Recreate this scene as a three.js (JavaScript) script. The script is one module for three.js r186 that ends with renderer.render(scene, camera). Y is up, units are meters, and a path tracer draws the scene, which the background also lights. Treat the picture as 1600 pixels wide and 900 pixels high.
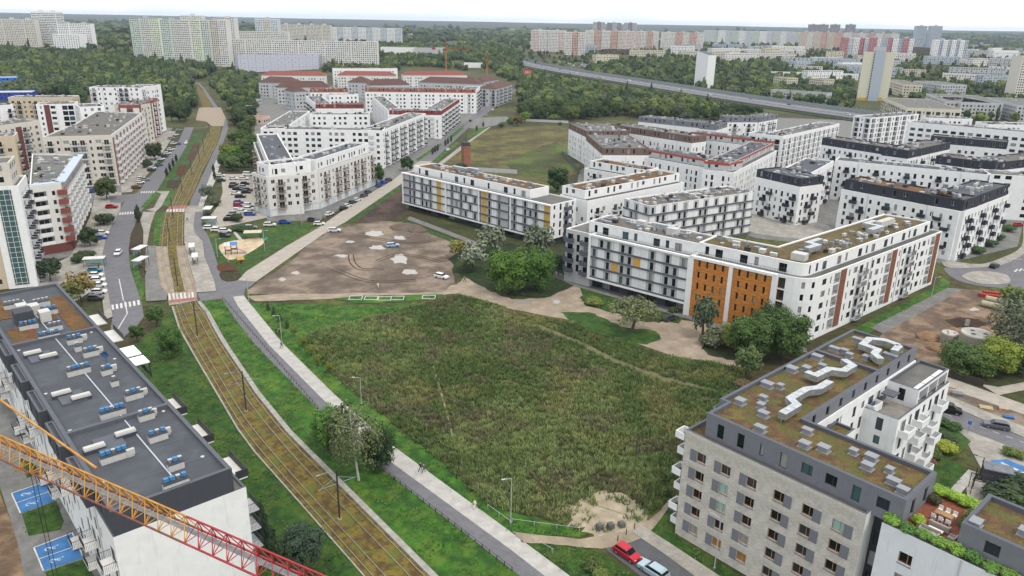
import * as THREE from 'three';
import { mergeGeometries } from 'three/addons/utils/BufferGeometryUtils.js';
import { MarchingCubes } from 'three/addons/objects/MarchingCubes.js';

// ---------- camera, sky, sun, exposure ----------
const rad = Math.PI / 180, FOCAL = 1180, EYE = 72;
const scene = new THREE.Scene();
const camera = new THREE.PerspectiveCamera(2 * Math.atan(450 / FOCAL) / rad, 16 / 9, 0.5, 60000);
camera.position.set(0, EYE, 0);
camera.rotation.order = 'YXZ';
camera.rotation.set(-19.3 * rad, 0, 1.05 * rad);
camera.updateMatrixWorld(true);
const renderer = new THREE.WebGLRenderer({ antialias: true });
renderer.toneMapping = THREE.LinearToneMapping;
renderer.toneMappingExposure = 1.55;
renderer.shadowMap.enabled = true;

// seeded noise
function rng(seed) { let s = seed >>> 0; return () => { s = (s + 0x6d2b79f5) | 0; let t = Math.imul(s ^ (s >>> 15), 1 | s); t = (t + Math.imul(t ^ (t >>> 7), 61 | t)) ^ t; return ((t ^ (t >>> 14)) >>> 0) / 4294967296; }; }
function hash(x, y, s) { let h = Math.imul(x, 374761393) + Math.imul(y, 668265263) + Math.imul(s, 2147483647 - 1013); h = Math.imul(h ^ (h >>> 13), 1274126177); return ((h ^ (h >>> 16)) >>> 0) / 4294967296; }
function vnoise(x, y, per, s) {
  const ix = Math.floor(x), iy = Math.floor(y), fx = x - ix, fy = y - iy, u = fx * fx * (3 - 2 * fx), v = fy * fy * (3 - 2 * fy);
  const m = (n) => per ? ((n % per) + per) % per : n;
  const a = hash(m(ix), m(iy), s), b = hash(m(ix + 1), m(iy), s), c = hash(m(ix), m(iy + 1), s), d = hash(m(ix + 1), m(iy + 1), s);
  return a + (b - a) * u + (c - a) * v + (a - b - c + d) * u * v;
}
function fbm(x, y, per, oct, s, gain = 0.5) { let a = 1, t = 0, n = 0, p = per; for (let i = 0; i < oct; i++) { t += a * vnoise(x, y, p, s + i * 17); n += a; a *= gain; x *= 2; y *= 2; if (p) p *= 2; } return t / n; }
const clamp = (x, a = 0, b = 1) => Math.min(b, Math.max(a, x));
const lerp = (a, b, t) => a + (b - a) * t;
const sstep = (a, b, x) => { const t = clamp((x - a) / (b - a)); return t * t * (3 - 2 * t); };

{ // overcast sky
  const w = 1024, h = 512, d = new Float32Array(w * h * 4);
  for (let r = 0; r < h; r++) for (let c = 0; c < w; c++) {
    const el = ((r + 0.5) / h - 0.5) * Math.PI, az = (c + 0.5) / w * 2 * Math.PI;
    const up = Math.max(0, Math.sin(el)), base = 0.86 + 0.16 * up;
    const k = 1.4 / (up + 0.35), n = fbm(Math.cos(az) * Math.cos(el) * k * 2 + 20, Math.sin(az) * Math.cos(el) * k * 2 + 20, 0, 4, 5);
    const cl = sstep(0.42, 0.68, n), i = (r * w + c) * 4;
    d[i] = base * (1 - 0.17 * cl); d[i + 1] = base * (1.004 - 0.12 * cl); d[i + 2] = base * (1.012 - 0.085 * cl); d[i + 3] = 1;
  }
  const t = new THREE.DataTexture(d, w, h, THREE.RGBAFormat, THREE.FloatType);
  t.mapping = THREE.EquirectangularReflectionMapping; t.magFilter = THREE.LinearFilter; t.needsUpdate = true;
  scene.background = t; scene.environment = t;
}
const sun = new THREE.DirectionalLight(0xfff4e6, 1.35);
sun.position.set(170, 420, 190); sun.castShadow = true; sun.shadow.radius = 20;
Object.assign(sun.shadow.camera, { left: -400, right: 400, top: 400, bottom: -400, near: 1, far: 1500 });
scene.add(sun); scene.add(sun.target);
scene.fog = new THREE.FogExp2(0xb9cae2, 0.000055);

// ---------- photo pixel -> place ----------
const camM = camera.matrixWorld;
function P(px, py, h = 0) {
  const v = new THREE.Vector3((px - 800) / FOCAL, -(py - 450) / FOCAL, -1).transformDirection(camM);
  const t = (h - EYE) / v.y; return new THREE.Vector3(v.x * t, h, v.z * t);
}
const XZ = (px, py, h = 0) => { const p = P(px, py, h); return [p.x, p.z]; };

// ---------- mesh builder ----------
class MB {
  constructor() { this.p = []; this.n = []; this.u = []; this.c = null; this.i = []; }
  get empty() { return this.p.length === 0; }
  v(x, y, z, nx, ny, nz, u, w) { this.p.push(x, y, z); this.n.push(nx, ny, nz); this.u.push(u, w); return this.p.length / 3 - 1; }
  quad(a, b, c, d, uv) { // counter-clockwise from the front
    const ux = b[0] - a[0], uy = b[1] - a[1], uz = b[2] - a[2], wx = d[0] - a[0], wy = d[1] - a[1], wz = d[2] - a[2];
    let nx = uy * wz - uz * wy, ny = uz * wx - ux * wz, nz = ux * wy - uy * wx; const l = Math.hypot(nx, ny, nz) || 1; nx /= l; ny /= l; nz /= l;
    const lu = Math.hypot(ux, uy, uz), lw = Math.hypot(wx, wy, wz), U = uv || [0, 0, lu, lw];
    const s = this.v(...a, nx, ny, nz, U[0], U[1]); this.v(...b, nx, ny, nz, U[2], U[1]); this.v(...c, nx, ny, nz, U[2], U[3]); this.v(...d, nx, ny, nz, U[0], U[3]);
    this.i.push(s, s + 1, s + 2, s, s + 2, s + 3);
  }
  // box with base centre at (x,y,z), turned about y
  box(x, y, z, sx, sy, sz, t = 0, skipBottom = false) {
    const c = Math.cos(t), s = Math.sin(t), X = sx / 2, Z = sz / 2;
    const q = (a, b, e) => [x + a * c + e * s, y + b, z - a * s + e * c];
    const A = q(-X, 0, Z), B = q(X, 0, Z), C = q(X, 0, -Z), D = q(-X, 0, -Z), E = q(-X, sy, Z), F = q(X, sy, Z), G = q(X, sy, -Z), H = q(-X, sy, -Z);
    this.quad(A, B, F, E); this.quad(B, C, G, F); this.quad(C, D, H, G); this.quad(D, A, E, H); this.quad(E, F, G, H); if (!skipBottom) this.quad(D, C, B, A);
  }
  bar(a, b, r, k = 4) { // straight rod between two points
    const d = new THREE.Vector3(b[0] - a[0], b[1] - a[1], b[2] - a[2]).normalize(), s = Math.abs(d.y) > 0.9 ? new THREE.Vector3(1, 0, 0) : new THREE.Vector3(0, 1, 0);
    const e = new THREE.Vector3().crossVectors(d, s).normalize(), f = new THREE.Vector3().crossVectors(d, e);
    const ring = (p) => Array.from({ length: k }, (_, j) => { const an = (j + 0.5) / k * 2 * Math.PI, c = Math.cos(an) * r, t = Math.sin(an) * r; return [p[0] + e.x * c + f.x * t, p[1] + e.y * c + f.y * t, p[2] + e.z * c + f.z * t]; });
    const R = ring(a), S = ring(b);
    for (let j = 0; j < k; j++) { const m = (j + 1) % k; this.quad(R[j], S[j], S[m], R[m]); }
  }
  poly(pts, y, uvs = 1, up = true) { // flat polygon of [x,z]
    const tri = THREE.ShapeUtils.triangulateShape(pts.map((p) => new THREE.Vector2(p[0], p[1])), []);
    const s = this.p.length / 3;
    for (const p of pts) this.v(p[0], y, p[1], 0, up ? 1 : -1, 0, p[0] * uvs, -p[1] * uvs);
    for (const t of tri) {
      const [a, b, c] = t, ar = (pts[b][0] - pts[a][0]) * (pts[c][1] - pts[a][1]) - (pts[b][1] - pts[a][1]) * (pts[c][0] - pts[a][0]);
      if ((ar < 0) === up) this.i.push(s + a, s + b, s + c); else this.i.push(s + a, s + c, s + b);
    }
  }
  skirt(pts, y0, y1) { // vertical walls round a polygon
    const o = area(pts) > 0 ? 1 : -1; let u = 0;
    for (let k = 0; k < pts.length; k++) { let a = pts[k], b = pts[(k + 1) % pts.length]; if (o > 0) [a, b] = [b, a]; const L = Math.hypot(b[0] - a[0], b[1] - a[1]); this.quad([a[0], y0, a[1]], [b[0], y0, b[1]], [b[0], y1, b[1]], [a[0], y1, a[1]], [u, y0, u + L, y1]); u += L; }
  }
  prism(pts, y0, y1) { this.skirt(pts, y0, y1); this.poly(pts, y1); }
  geo(o = [0, 0, 0]) {
    const g = new THREE.BufferGeometry(), p = new Float32Array(this.p);
    if (o[0] || o[1] || o[2]) for (let k = 0; k < p.length; k += 3) { p[k] -= o[0]; p[k + 1] -= o[1]; p[k + 2] -= o[2]; }
    g.setAttribute('position', new THREE.BufferAttribute(p, 3)); g.setAttribute('normal', new THREE.BufferAttribute(new Float32Array(this.n), 3)); g.setAttribute('uv', new THREE.BufferAttribute(new Float32Array(this.u), 2));
    g.setIndex(this.p.length / 3 > 65535 ? new THREE.BufferAttribute(new Uint32Array(this.i), 1) : new THREE.BufferAttribute(new Uint16Array(this.i), 1)); return g;
  }
  build(name, m, parent, o, kind) {
    const me = new THREE.Mesh(this.geo(o), m); me.name = parent && parent !== scene ? name : numbered(name); me.castShadow = me.receiveShadow = true; if (kind) me.userData.kind = kind; (parent || scene).add(me); return me;
  }
}
function area(p) { let a = 0; for (let i = 0; i < p.length; i++) { const q = p[(i + 1) % p.length]; a += p[i][0] * q[1] - q[0] * p[i][1]; } return a / 2; }
const taken = {};
function numbered(n) { if (taken[n] === undefined) { taken[n] = 0; return n; } taken[n]++; return n + '_' + String(taken[n]).padStart(3, '0'); }
function tag(o, label, category, group, kind) { o.userData.label = label; if (category) o.userData.category = category; if (group) o.userData.group = group; if (kind) o.userData.kind = kind; return o; }
function base(name, x, y, z, turn = 0) { const g = new THREE.Group(); g.name = numbered(name); g.position.set(x, y, z); g.rotation.y = turn; scene.add(g); return g; }
function part(name, geo, m, parent, x = 0, y = 0, z = 0, t = 0) { const me = new THREE.Mesh(geo, m); me.name = name; me.position.set(x, y, z); me.rotation.y = t; me.castShadow = me.receiveShadow = true; parent.add(me); return me; }
function smooth(pts, seg = 6, closed = true) { // rounded outline through points
  const c = new THREE.CatmullRomCurve3(pts.map((p) => new THREE.Vector3(p[0], 0, p[1])), closed, 'centripetal');
  return c.getPoints(pts.length * seg).slice(0, closed ? -1 : undefined).map((p) => [p.x, p.z]);
}

// ---------- materials ----------
function colorTex(n, fn) { // fn(u,v) -> sRGB 0..255
  const d = new Uint8Array(n * n * 4);
  for (let y = 0; y < n; y++) for (let x = 0; x < n; x++) { const c = fn(x / n, y / n), i = (y * n + x) * 4; d[i] = clamp(c[0], 0, 255); d[i + 1] = clamp(c[1], 0, 255); d[i + 2] = clamp(c[2], 0, 255); d[i + 3] = 255; }
  const t = new THREE.DataTexture(d, n, n); t.wrapS = t.wrapT = THREE.RepeatWrapping; t.magFilter = THREE.LinearFilter; t.colorSpace = THREE.SRGBColorSpace; t.needsUpdate = true; return t;
}
const rep = (t, m, turn = 0) => { const c = t.clone(); c.repeat.set(1 / m, 1 / m); c.rotation = turn; c.needsUpdate = true; return c; };
const mixc = (a, b, t) => [lerp(a[0], b[0], t), lerp(a[1], b[1], t), lerp(a[2], b[2], t)];
const T = {};
T.plaster = colorTex(512, (u, v) => { const k = 238 + 14 * fbm(u * 8, v * 8, 8, 5, 3) + 8 * (hash(u * 512 | 0, v * 512 | 0, 1) - 0.5); const st = 9 * sstep(0.62, 0.8, fbm(u * 24, v * 3, 0, 3, 9)); return [k - st, k - st, k - st]; });
T.mottle = colorTex(512, (u, v) => { const k = 170 + 75 * fbm(u * 6, v * 6, 6, 6, 21, 0.62) + 26 * (hash(u * 512 | 0, v * 512 | 0, 2) - 0.5); return [k, k, k]; });
T.asphalt = colorTex(512, (u, v) => { const n = fbm(u * 8, v * 8, 8, 5, 31, 0.6), k = 196 + 50 * n + 22 * (hash(u * 512 | 0, v * 512 | 0, 3) - 0.5), cr = sstep(0.03, 0.0, Math.abs(fbm(u * 5, v * 5, 5, 4, 77) - 0.5)) * 14; return [k - cr, k - cr, k - cr]; });
T.lawn = colorTex(512, (u, v) => { const n = fbm(u * 7, v * 7, 7, 5, 41, 0.6), f = hash(u * 512 | 0, v * 512 | 0, 4), g = vnoise(u * 128, v * 128, 128, 6); const c = mixc([40, 76, 20], [92, 130, 44], clamp(n * 1.9 - 0.5)); const k = 0.72 + 0.3 * g + 0.28 * (f - 0.5); return mixc([c[0] * k, c[1] * k, c[2] * k], [128, 122, 66], sstep(0.55, 0.74, fbm(u * 5, v * 5, 5, 4, 49)) * 0.5); });
T.moss = colorTex(512, (u, v) => { const n = fbm(u * 9, v * 9, 9, 5, 51, 0.62), m = fbm(u * 5, v * 5, 5, 3, 57), g = vnoise(u * 128, v * 128, 128, 8), f = hash(u * 512 | 0, v * 512 | 0, 5); const c = mixc(mixc([78, 60, 30], [112, 100, 36], sstep(0.3, 0.65, n)), [88, 96, 34], sstep(0.5, 0.75, m)); const k = 0.72 + 0.4 * g + 0.25 * (f - 0.5); return [c[0] * k, c[1] * k, c[2] * k]; });
T.sedum = colorTex(512, (u, v) => { const n = fbm(u * 9, v * 9, 9, 5, 61, 0.62), m = fbm(u * 4, v * 4, 4, 4, 67), g = vnoise(u * 100, v * 100, 100, 9), f = hash(u * 512 | 0, v * 512 | 0, 6); let c = mixc([96, 78, 56], [126, 112, 56], sstep(0.3, 0.62, n)); c = mixc(c, [104, 110, 46], sstep(0.5, 0.7, m) * 0.8); c = mixc(c, [118, 76, 62], sstep(0.55, 0.72, fbm(u * 6, v * 6, 6, 3, 71)) * 0.6); const k = 0.72 + 0.36 * g + 0.3 * (f - 0.5); return [c[0] * k, c[1] * k, c[2] * k]; });
T.dirt = colorTex(1024, (u, v) => { const n = fbm(u * 6, v * 6, 6, 7, 81, 0.6), m = fbm(u * 4, v * 4, 4, 4, 87), f = hash(u * 1024 | 0, v * 1024 | 0, 7), s = vnoise(u * 40 + 3 * m, v * 150, 0, 10); let c = mixc([116, 106, 98], [176, 166, 155], sstep(0.28, 0.72, n)); c = mixc(c, [132, 124, 117], sstep(0.5, 0.72, m) * 0.6); const k = 0.86 + 0.16 * s + 0.14 * (f - 0.5); return [c[0] * k, c[1] * k, c[2] * k]; });
T.meadow = colorTex(1024, (u, v) => { const n = fbm(u * 5, v * 5, 5, 6, 91, 0.6), m = fbm(u * 9, v * 9, 9, 4, 97), g = vnoise(u * 160, v * 160, 160, 11), f = hash(u * 1024 | 0, v * 1024 | 0, 8); let c = mixc([62, 68, 34], [104, 108, 58], sstep(0.3, 0.7, n)); c = mixc(c, [86, 72, 48], sstep(0.5, 0.68, m) * 0.75); const k = 0.7 + 0.4 * g + 0.3 * (f - 0.5); return [c[0] * k, c[1] * k, c[2] * k]; });
T.brick = colorTex(512, (u, v) => { const row = Math.floor(v * 64), x = u * 16 + (row % 2) * 0.5, bx = Math.floor(x), t = hash(((bx % 16) + 16) % 16, row, 12), j = (x - bx < 0.05 || v * 64 - row < 0.16) ? 18 : 0, n = fbm(u * 5, v * 5, 5, 4, 15); const k = 214 + 26 * (t - 0.5) + 44 * (n - 0.5) - j; return [k, k, k]; });
T.boards = colorTex(512, (u, v) => { const row = Math.floor(v * 24), x = u * 6 + hash(row, 1, 14), bx = Math.floor(x), t = hash(((bx % 6) + 6) % 6, row, 13), gr = fbm(u * 12, v * 260, 0, 3, 16), j = (v * 24 - row < 0.1 || x - bx < 0.015) ? 40 : 0; const k = 200 + 44 * (t - 0.5) + 40 * (gr - 0.5) - j; return [k, k, k]; });
T.felt = colorTex(512, (u, v) => { const n = fbm(u * 6, v * 6, 6, 6, 101, 0.58), f = hash(u * 512 | 0, v * 512 | 0, 9), st = sstep(0.52, 0.72, fbm(u * 7, v * 7, 7, 4, 107)) * 16, k = 196 + 52 * n + 14 * (f - 0.5) + st - 10; return [k, k, k + 2]; });
T.slabs = colorTex(512, (u, v) => { const a = Math.floor(u * 16), b = Math.floor(v * 16), t = hash(a, b, 18), j = (u * 16 - a < 0.06 || v * 16 - b < 0.06) ? 16 : 0, n = fbm(u * 5, v * 5, 5, 5, 111); const k = 208 + 18 * (t - 0.5) + 56 * (n - 0.5) - j; return [k, k, k - 2]; });
const mcache = new Map();
function M(color, tex, m = 4, rough = 0.9, extra) {
  const key = [color, tex, m, rough, extra && JSON.stringify(extra)].join('|');
  if (!mcache.has(key)) { const o = { color, roughness: rough, metalness: 0, ...extra }; if (tex) o.map = rep(T[tex], m); mcache.set(key, new THREE.MeshStandardMaterial(o)); }
  return mcache.get(key);
}
const white = M(0xe3e5e6, 'plaster', 9), offwhite = M(0xd3d3d0, 'plaster', 8), cream = M(0xcac5bb, 'plaster', 8), lgrey = M(0xb4b7ba, 'plaster', 7), grey = M(0x72757d, 'plaster', 6), slate = M(0x555962, 'plaster', 5), anthr = M(0x3e414a, 'plaster', 5), navy = M(0x2e313c, 'plaster', 5);
const redc = M(0x83493f, 'plaster', 6), brown = M(0x6d5a52, 'plaster', 6), maroon = M(0x6a3a36, 'plaster', 6), rust = M(0xa34b33, 'plaster', 6), tan = M(0xb9a488, 'plaster', 6);
const feltR = M(0x50555c, 'felt', 14), feltL = M(0x6e6e6a, 'felt', 12), gravelR = M(0x6f6a62, 'mottle', 3), sedumR = M(0xd2ccc0, 'sedum', 9), sedumB = M(0xe2b48c, 'sedum', 8);
const zinc = M(0xe2e8ec, 'mottle', 3, 0.3, { metalness: 0.7 }), vent = M(0x868a91, 'plaster', 3, 0.7), ventW = M(0xbcbcb9, 'plaster', 3, 0.7), dark = M(0x2a2c31, null, 1, 0.6), black = M(0x17181a, null, 1, 0.6), steel = M(0x8e9296, null, 1, 0.45, { metalness: 0.6 }), railM = M(0x3b3e44, null, 1, 0.5, { metalness: 0.3 }), blueV = M(0x4f93cc, 'mottle', 2, 0.5);
const glassD = M(0x12161b, null, 1, 0.06), glassM = M(0x2b333a, null, 1, 0.08), glassG = M(0x3f5a5c, null, 1, 0.08), curtain = M(0x8f918e, 'plaster', 2, 0.35), blind = M(0xb98e4f, 'boards', 3, 0.5);
const frameD = M(0x35383d, null, 1, 0.5), frameW = M(0xc9cac8, null, 1, 0.5), frameO = M(0xa9804f, null, 1, 0.6);
const balGlass = new THREE.MeshPhysicalMaterial({ color: 0xcfe6e6, roughness: 0.1, transmission: 0.7, thickness: 0 });
// ---------- ground ----------
const roadRings = [], lawnRings = [];
function sheet(name, px, y, m, { curve = 0, skirt = false, label, category, h = 0, kind = 'structure' } = {}) {
  let pts = px.map((p) => XZ(p[0], p[1], h)); if (curve) pts = smooth(pts, curve);
  if (name === 'lawn') lawnRings.push(pts); if (/road|path|sidewalk|tram|platform|plaza|car_park|crossing|lot|site|street|sand/.test(name)) roadRings.push(pts); const b = new MB(); b.poly(pts, y); if (skirt) b.skirt(pts, y - 0.14, y);
  const o = b.build(name, m, scene); o.userData.kind = kind; if (label) o.userData.label = label; if (category) o.userData.category = category; return o;
}
const ribbon = (l, r) => [...l, ...r.slice().reverse()];
function wob(px, amp = 2.5, n = 5, seed = 1) { // uneven outline between pixel points
  const r = rng(seed), out = [];
  px.forEach((p, i) => { const q = px[(i + 1) % px.length]; for (let k = 0; k < n; k++) { const t = k / n; out.push([lerp(p[0], q[0], t) + (k ? (r() - 0.5) * amp * 2 : 0), lerp(p[1], q[1], t) + (k ? (r() - 0.5) * amp : 0)]); } }); return out;
}
const mLawn = M(0xacc97e, 'lawn', 11, 1), mLawnB = M(0xc4ee8c, 'lawn', 13, 1), mLawnY = M(0xd6cf98, 'lawn', 12, 1), mDirt = M(0xc6bdb4, 'dirt', 40, 1), mDirtL = M(0xa99a88, 'mottle', 12, 1), mSand = M(0xd8c4a4, 'mottle', 9, 1), mField = M(0x74625a, 'dirt', 24, 1), mMoss = M(0xffffff, 'moss', 8, 1), mAsph = M(0x707076, 'asphalt', 9, 0.92), mAsphD = M(0x5a5c60, 'asphalt', 9, 0.92), mPave = M(0xaca8a1, 'slabs', 8, 0.92), mPaveG = M(0x838382, 'slabs', 8, 0.92), mPath = M(0xb8b6b2, 'asphalt', 7, 0.92), mConc = M(0xaea79d, 'asphalt', 8, 0.92), mKerb = M(0xaeaca6, 'mottle', 4), mTrackP = M(0xab9c8a, 'slabs', 5), mPaint = M(0xe4e4e0, 'mottle', 3, 0.8), mRedP = M(0xb26062, 'mottle', 4, 0.85), mRail = M(0xa9a49c, 'mottle', 2, 0.4, { metalness: 0.5 }), mBlueP = M(0x3f7fbe, 'mottle', 6, 0.8), mShrub = M(0x7a4b32, 'sedum', 4, 1), mLav = M(0x77737c, 'sedum', 4, 1), mMead = M(0xdfe6c0, 'meadow', 60, 1), mMeadD = M(0xf2e4c0, 'meadow', 50, 1);
// terrain: flat near, a low rise beyond 900 m, wooded hills on the skyline
function gy(x, z) {
  const d = -z; let h = 20 * sstep(900, 1500, d);
  if (d > 3000) h += sstep(3500, 9500, d) * (58 + 16 * fbm(x / 2600 + 40, z / 2600 + 40, 0, 3, 5)) + (d > 6000 ? 6 * fbm(x / 500 + 9, 3, 0, 2, 8) : 0);
  return h;
}
{
  const xs = [], zs = [600, 0, -300, -600, -900]; for (let d = 960; d < 1560; d += 60) zs.push(-d); for (let d = 1560; d < 14000; d *= 1.12) zs.push(-d); for (let k = -60; k <= 60; k++) xs.push(Math.sign(k) * 9000 * Math.pow(Math.abs(k) / 60, 1.3) * 1.3);
  const land = (name, label, m, rows) => {
    const g = new THREE.BufferGeometry(), p = [], uv = [], ix = [];
    rows.forEach((z) => xs.forEach((x) => { p.push(x, gy(x, z) - .06, z); uv.push(x, z); }));
    for (let j = 0; j + 1 < rows.length; j++) for (let i = 0; i + 1 < xs.length; i++) { const a = j * xs.length + i, b = a + 1, c = a + xs.length, d = c + 1; ix.push(a, b, c, b, d, c); }
    g.setAttribute('position', new THREE.Float32BufferAttribute(p, 3)); g.setAttribute('uv', new THREE.Float32BufferAttribute(uv, 2)); g.setIndex(ix); g.computeVertexNormals();
    const o = new THREE.Mesh(g, m); o.name = name; o.receiveShadow = true; o.userData = { kind: 'structure', label }; scene.add(o);
  };
  const cut = zs.findIndex((z) => z < -2500);
  land('ground', 'green and brown open ground under the whole district', M(0xc2c89c, 'meadow', 170, 1), zs.slice(0, cut + 1)); land('wooded_hills', 'dark wooded plain and hills along the skyline', M(0x3e4b3a, 'mottle', 260, 1), zs.slice(cut));
}
function PG(px, py) { // where a pixel's ray meets the terrain
  const v = new THREE.Vector3((px - 800) / FOCAL, -(py - 450) / FOCAL, -1).transformDirection(camM); let t = 50;
  for (let k = 0; k < 4000; k++) { const y = EYE + v.y * t; if (y < gy(v.x * t, v.z * t)) break; t *= 1.004; if (t > 14000) break; }
  return new THREE.Vector3(v.x * t, gy(v.x * t, v.z * t), v.z * t);
}
const camI = camM.clone().invert();
function pix(x, y, z) { const v = new THREE.Vector3(x, y, z).applyMatrix4(camI); return [800 + FOCAL * v.x / -v.z, 450 - FOCAL * v.y / -v.z]; }
function heightTo(p, ytop) { let a = 0, b = 150; for (let k = 0; k < 40; k++) { const m = (a + b) / 2; if (pix(p.x, p.y + m, p.z)[1] > ytop) a = m; else b = m; } return a; }
sheet('estate_paving', [[905, 268], [985, 205], [1000, 192], [1220, 184], [1640, 200], [1640, 330], [1600, 345], [1590, 385], [1480, 412], [1300, 385], [1180, 372], [1080, 335], [900, 300]], -.02, mPaveG, { label: 'paved ground between the white estate blocks' });
sheet('estate_paving', [[-60, 300], [-60, 190], [140, 190], [270, 200], [205, 300], [150, 305], [110, 400], [20, 420]], -.02, mPaveG, { label: 'paved ground between the tower blocks' });
sheet('estate_paving', [[396, 262], [418, 346], [500, 344], [640, 266], [720, 205], [800, 140], [760, 126], [560, 122], [400, 136]], -.02, mPaveG, { label: 'paved ground around the avenue blocks' });
// lawns along the tramway
const tL = [[271, 479], [282, 514], [304, 553], [330, 597], [374, 672], [400, 707], [485, 803], [570, 900], [650, 990]];
const tR = [[308, 472], [321, 489], [335, 516], [349, 540], [372, 574], [398, 614], [447, 675], [555, 784], [668, 898], [760, 992]];
const tS = [[314, 471], [328, 489], [343, 516], [357, 540], [380, 574], [407, 614], [457, 675], [567, 784], [682, 898], [774, 990]];
sheet('lawn', [[207, 540], [246, 511], ...tL, [560, 1010], [380, 1010], [300, 900], [150, 700], [100, 560]], 0.0, mLawn, { label: 'sloping lawn between the dark roofed block and the tram line' });
sheet('lawn', ribbon(tS, [[347, 467], [367, 499], [399, 539], [492, 635], [592, 729], [800, 891], [900, 972]]), 0.0, mLawnB, { label: 'bright mown lawn strip between tram line and cycle path' });
sheet('lawn', [[380, 463], [391, 473], [600, 478], [655, 474], [715, 461], [735, 475], [650, 500], [560, 540], [530, 592], [632, 675], [725, 750], [800, 800], [925, 832], [905, 839], [800, 832], [750, 797], [665, 742], [607, 693], [522, 617], [442, 537], [427, 522], [400, 491]], 0.0, mLawnB, { label: 'mown lawn strip beside the pale footpath and the meadow' });
sheet('lawn', [[822, 848], [870, 850], [928, 860], [1000, 905], [1060, 950], [960, 960], [895, 905]], 0.0, mLawn, { label: 'small lawn between the footpath and the car park road' });
sheet('lawn', [[1005, 825], [1045, 780], [1060, 840], [1165, 905], [1240, 960], [1160, 945], [1080, 875], [1040, 850]], 0.0, mLawn, { label: 'narrow lawn at the foot of the pale brick block' });
// meadow
const meadowPx = wob([[472, 525], [535, 597], [565, 621], [632, 677], [682, 714], [725, 752], [757, 782], [800, 800], [870, 815], [920, 835], [1000, 828], [1048, 775], [1080, 680], [1170, 590], [1150, 573], [1050, 559], [960, 530], [880, 503], [800, 487], [760, 472], [715, 461], [640, 481], [560, 503]], 3, 5, 4);
sheet('meadow', meadowPx, 0.035, mMead, { label: 'wild uneven meadow filling the middle of the district' });
// tram bed
sheet('tram_bed', ribbon(tL, tR), 0.05, mMoss, { label: 'brown moss tram bed running down from the level crossing' });
sheet('tram_kerb', ribbon(tR.map((p) => [p[0] + 0.3, p[1]]), tS), 0.16, mKerb, { skirt: true, label: 'concrete edge strip along the tram bed' });
sheet('tram_kerb', ribbon(tL.map((p) => [p[0] - 3, p[1]]), tL), 0.15, mKerb, { skirt: true, label: 'thin pale edging between lawn and tram bed' });
sheet('tram_bed', ribbon([[257, 332], [251, 357], [248, 384]], [[289, 331], [288, 357], [286, 384]]), 0.05, mMoss, { label: 'mossy tram bed between crossing and platforms' });
sheet('tram_bed', ribbon([[319, 219], [300, 255], [287, 277], [273, 303], [265, 323]], [[340, 224], [327, 249], [317, 267], [304, 300], [292, 321]]), 0.05, mMoss, { label: 'moss tram bed beyond the red and white crossing' });
sheet('tram_bed', ribbon([[331, 197], [327, 203], [319, 219]], [[346, 197], [344, 208], [340, 224]]), 0.05, mMoss, { label: 'mossy tram bed just below the far stop' });
sheet('tram_bed', ribbon([[305, 133], [308, 141], [312, 154], [316, 168]], [[309, 131], [316, 139], [325, 154], [332, 168]]), 0.05, mMoss, { label: 'far end of the mossy tram bed by the wood' });
sheet('tram_stop_paving', [[311, 168], [345, 168], [352, 183], [349, 197], [331, 197], [322, 190], [306, 188], [308, 178]], 0.06, mTrackP, { label: 'pale paving of the far tram stop' });
// near stop
sheet('tram_stop_paving', [[243, 385], [292, 384], [296, 413], [305, 442], [307, 458], [262, 461], [251, 447], [247, 423]], 0.06, mTrackP, { label: 'sandy paving of the tram tracks at the platforms' });
sheet('tram_bed', [[261, 384], [275, 384], [279, 413], [289, 456], [273, 457], [266, 420]], 0.08, mMoss, { label: 'green strip between the two paved tracks' });
sheet('platform', [[229, 385], [243, 385], [247, 423], [251, 447], [262, 461], [260, 470], [228, 472], [227, 440], [227, 400]], 0.3, mPaveG, { skirt: true, label: 'grey tram platform on the road side' });
sheet('platform', [[288, 378], [300, 376], [316, 376], [320, 403], [335, 440], [338, 456], [307, 458], [305, 442], [296, 413]], 0.3, mPave, { skirt: true, label: 'pale tram platform on the cycle path side' });
sheet('crossing', [[262, 458], [307, 456], [309, 470], [264, 478]], 0.085, mTrackP, { label: 'pedestrian crossing over the tram tracks' });
sheet('crossing_band', [[264.5, 470], [308, 465], [308.5, 468], [264.5, 473.5]], 0.1, mRedP, { label: 'red band painted across the tram crossing' });
sheet('crossing', [[265, 323], [293, 321], [291, 331], [258, 332]], 0.085, mTrackP, { label: 'pedestrian crossing beyond the platforms' });
sheet('crossing_band', [[264, 323.5], [293, 321.5], [292.5, 325], [262, 327]], 0.1, mRedP, { label: 'red band painted across the far crossing' });
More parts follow.
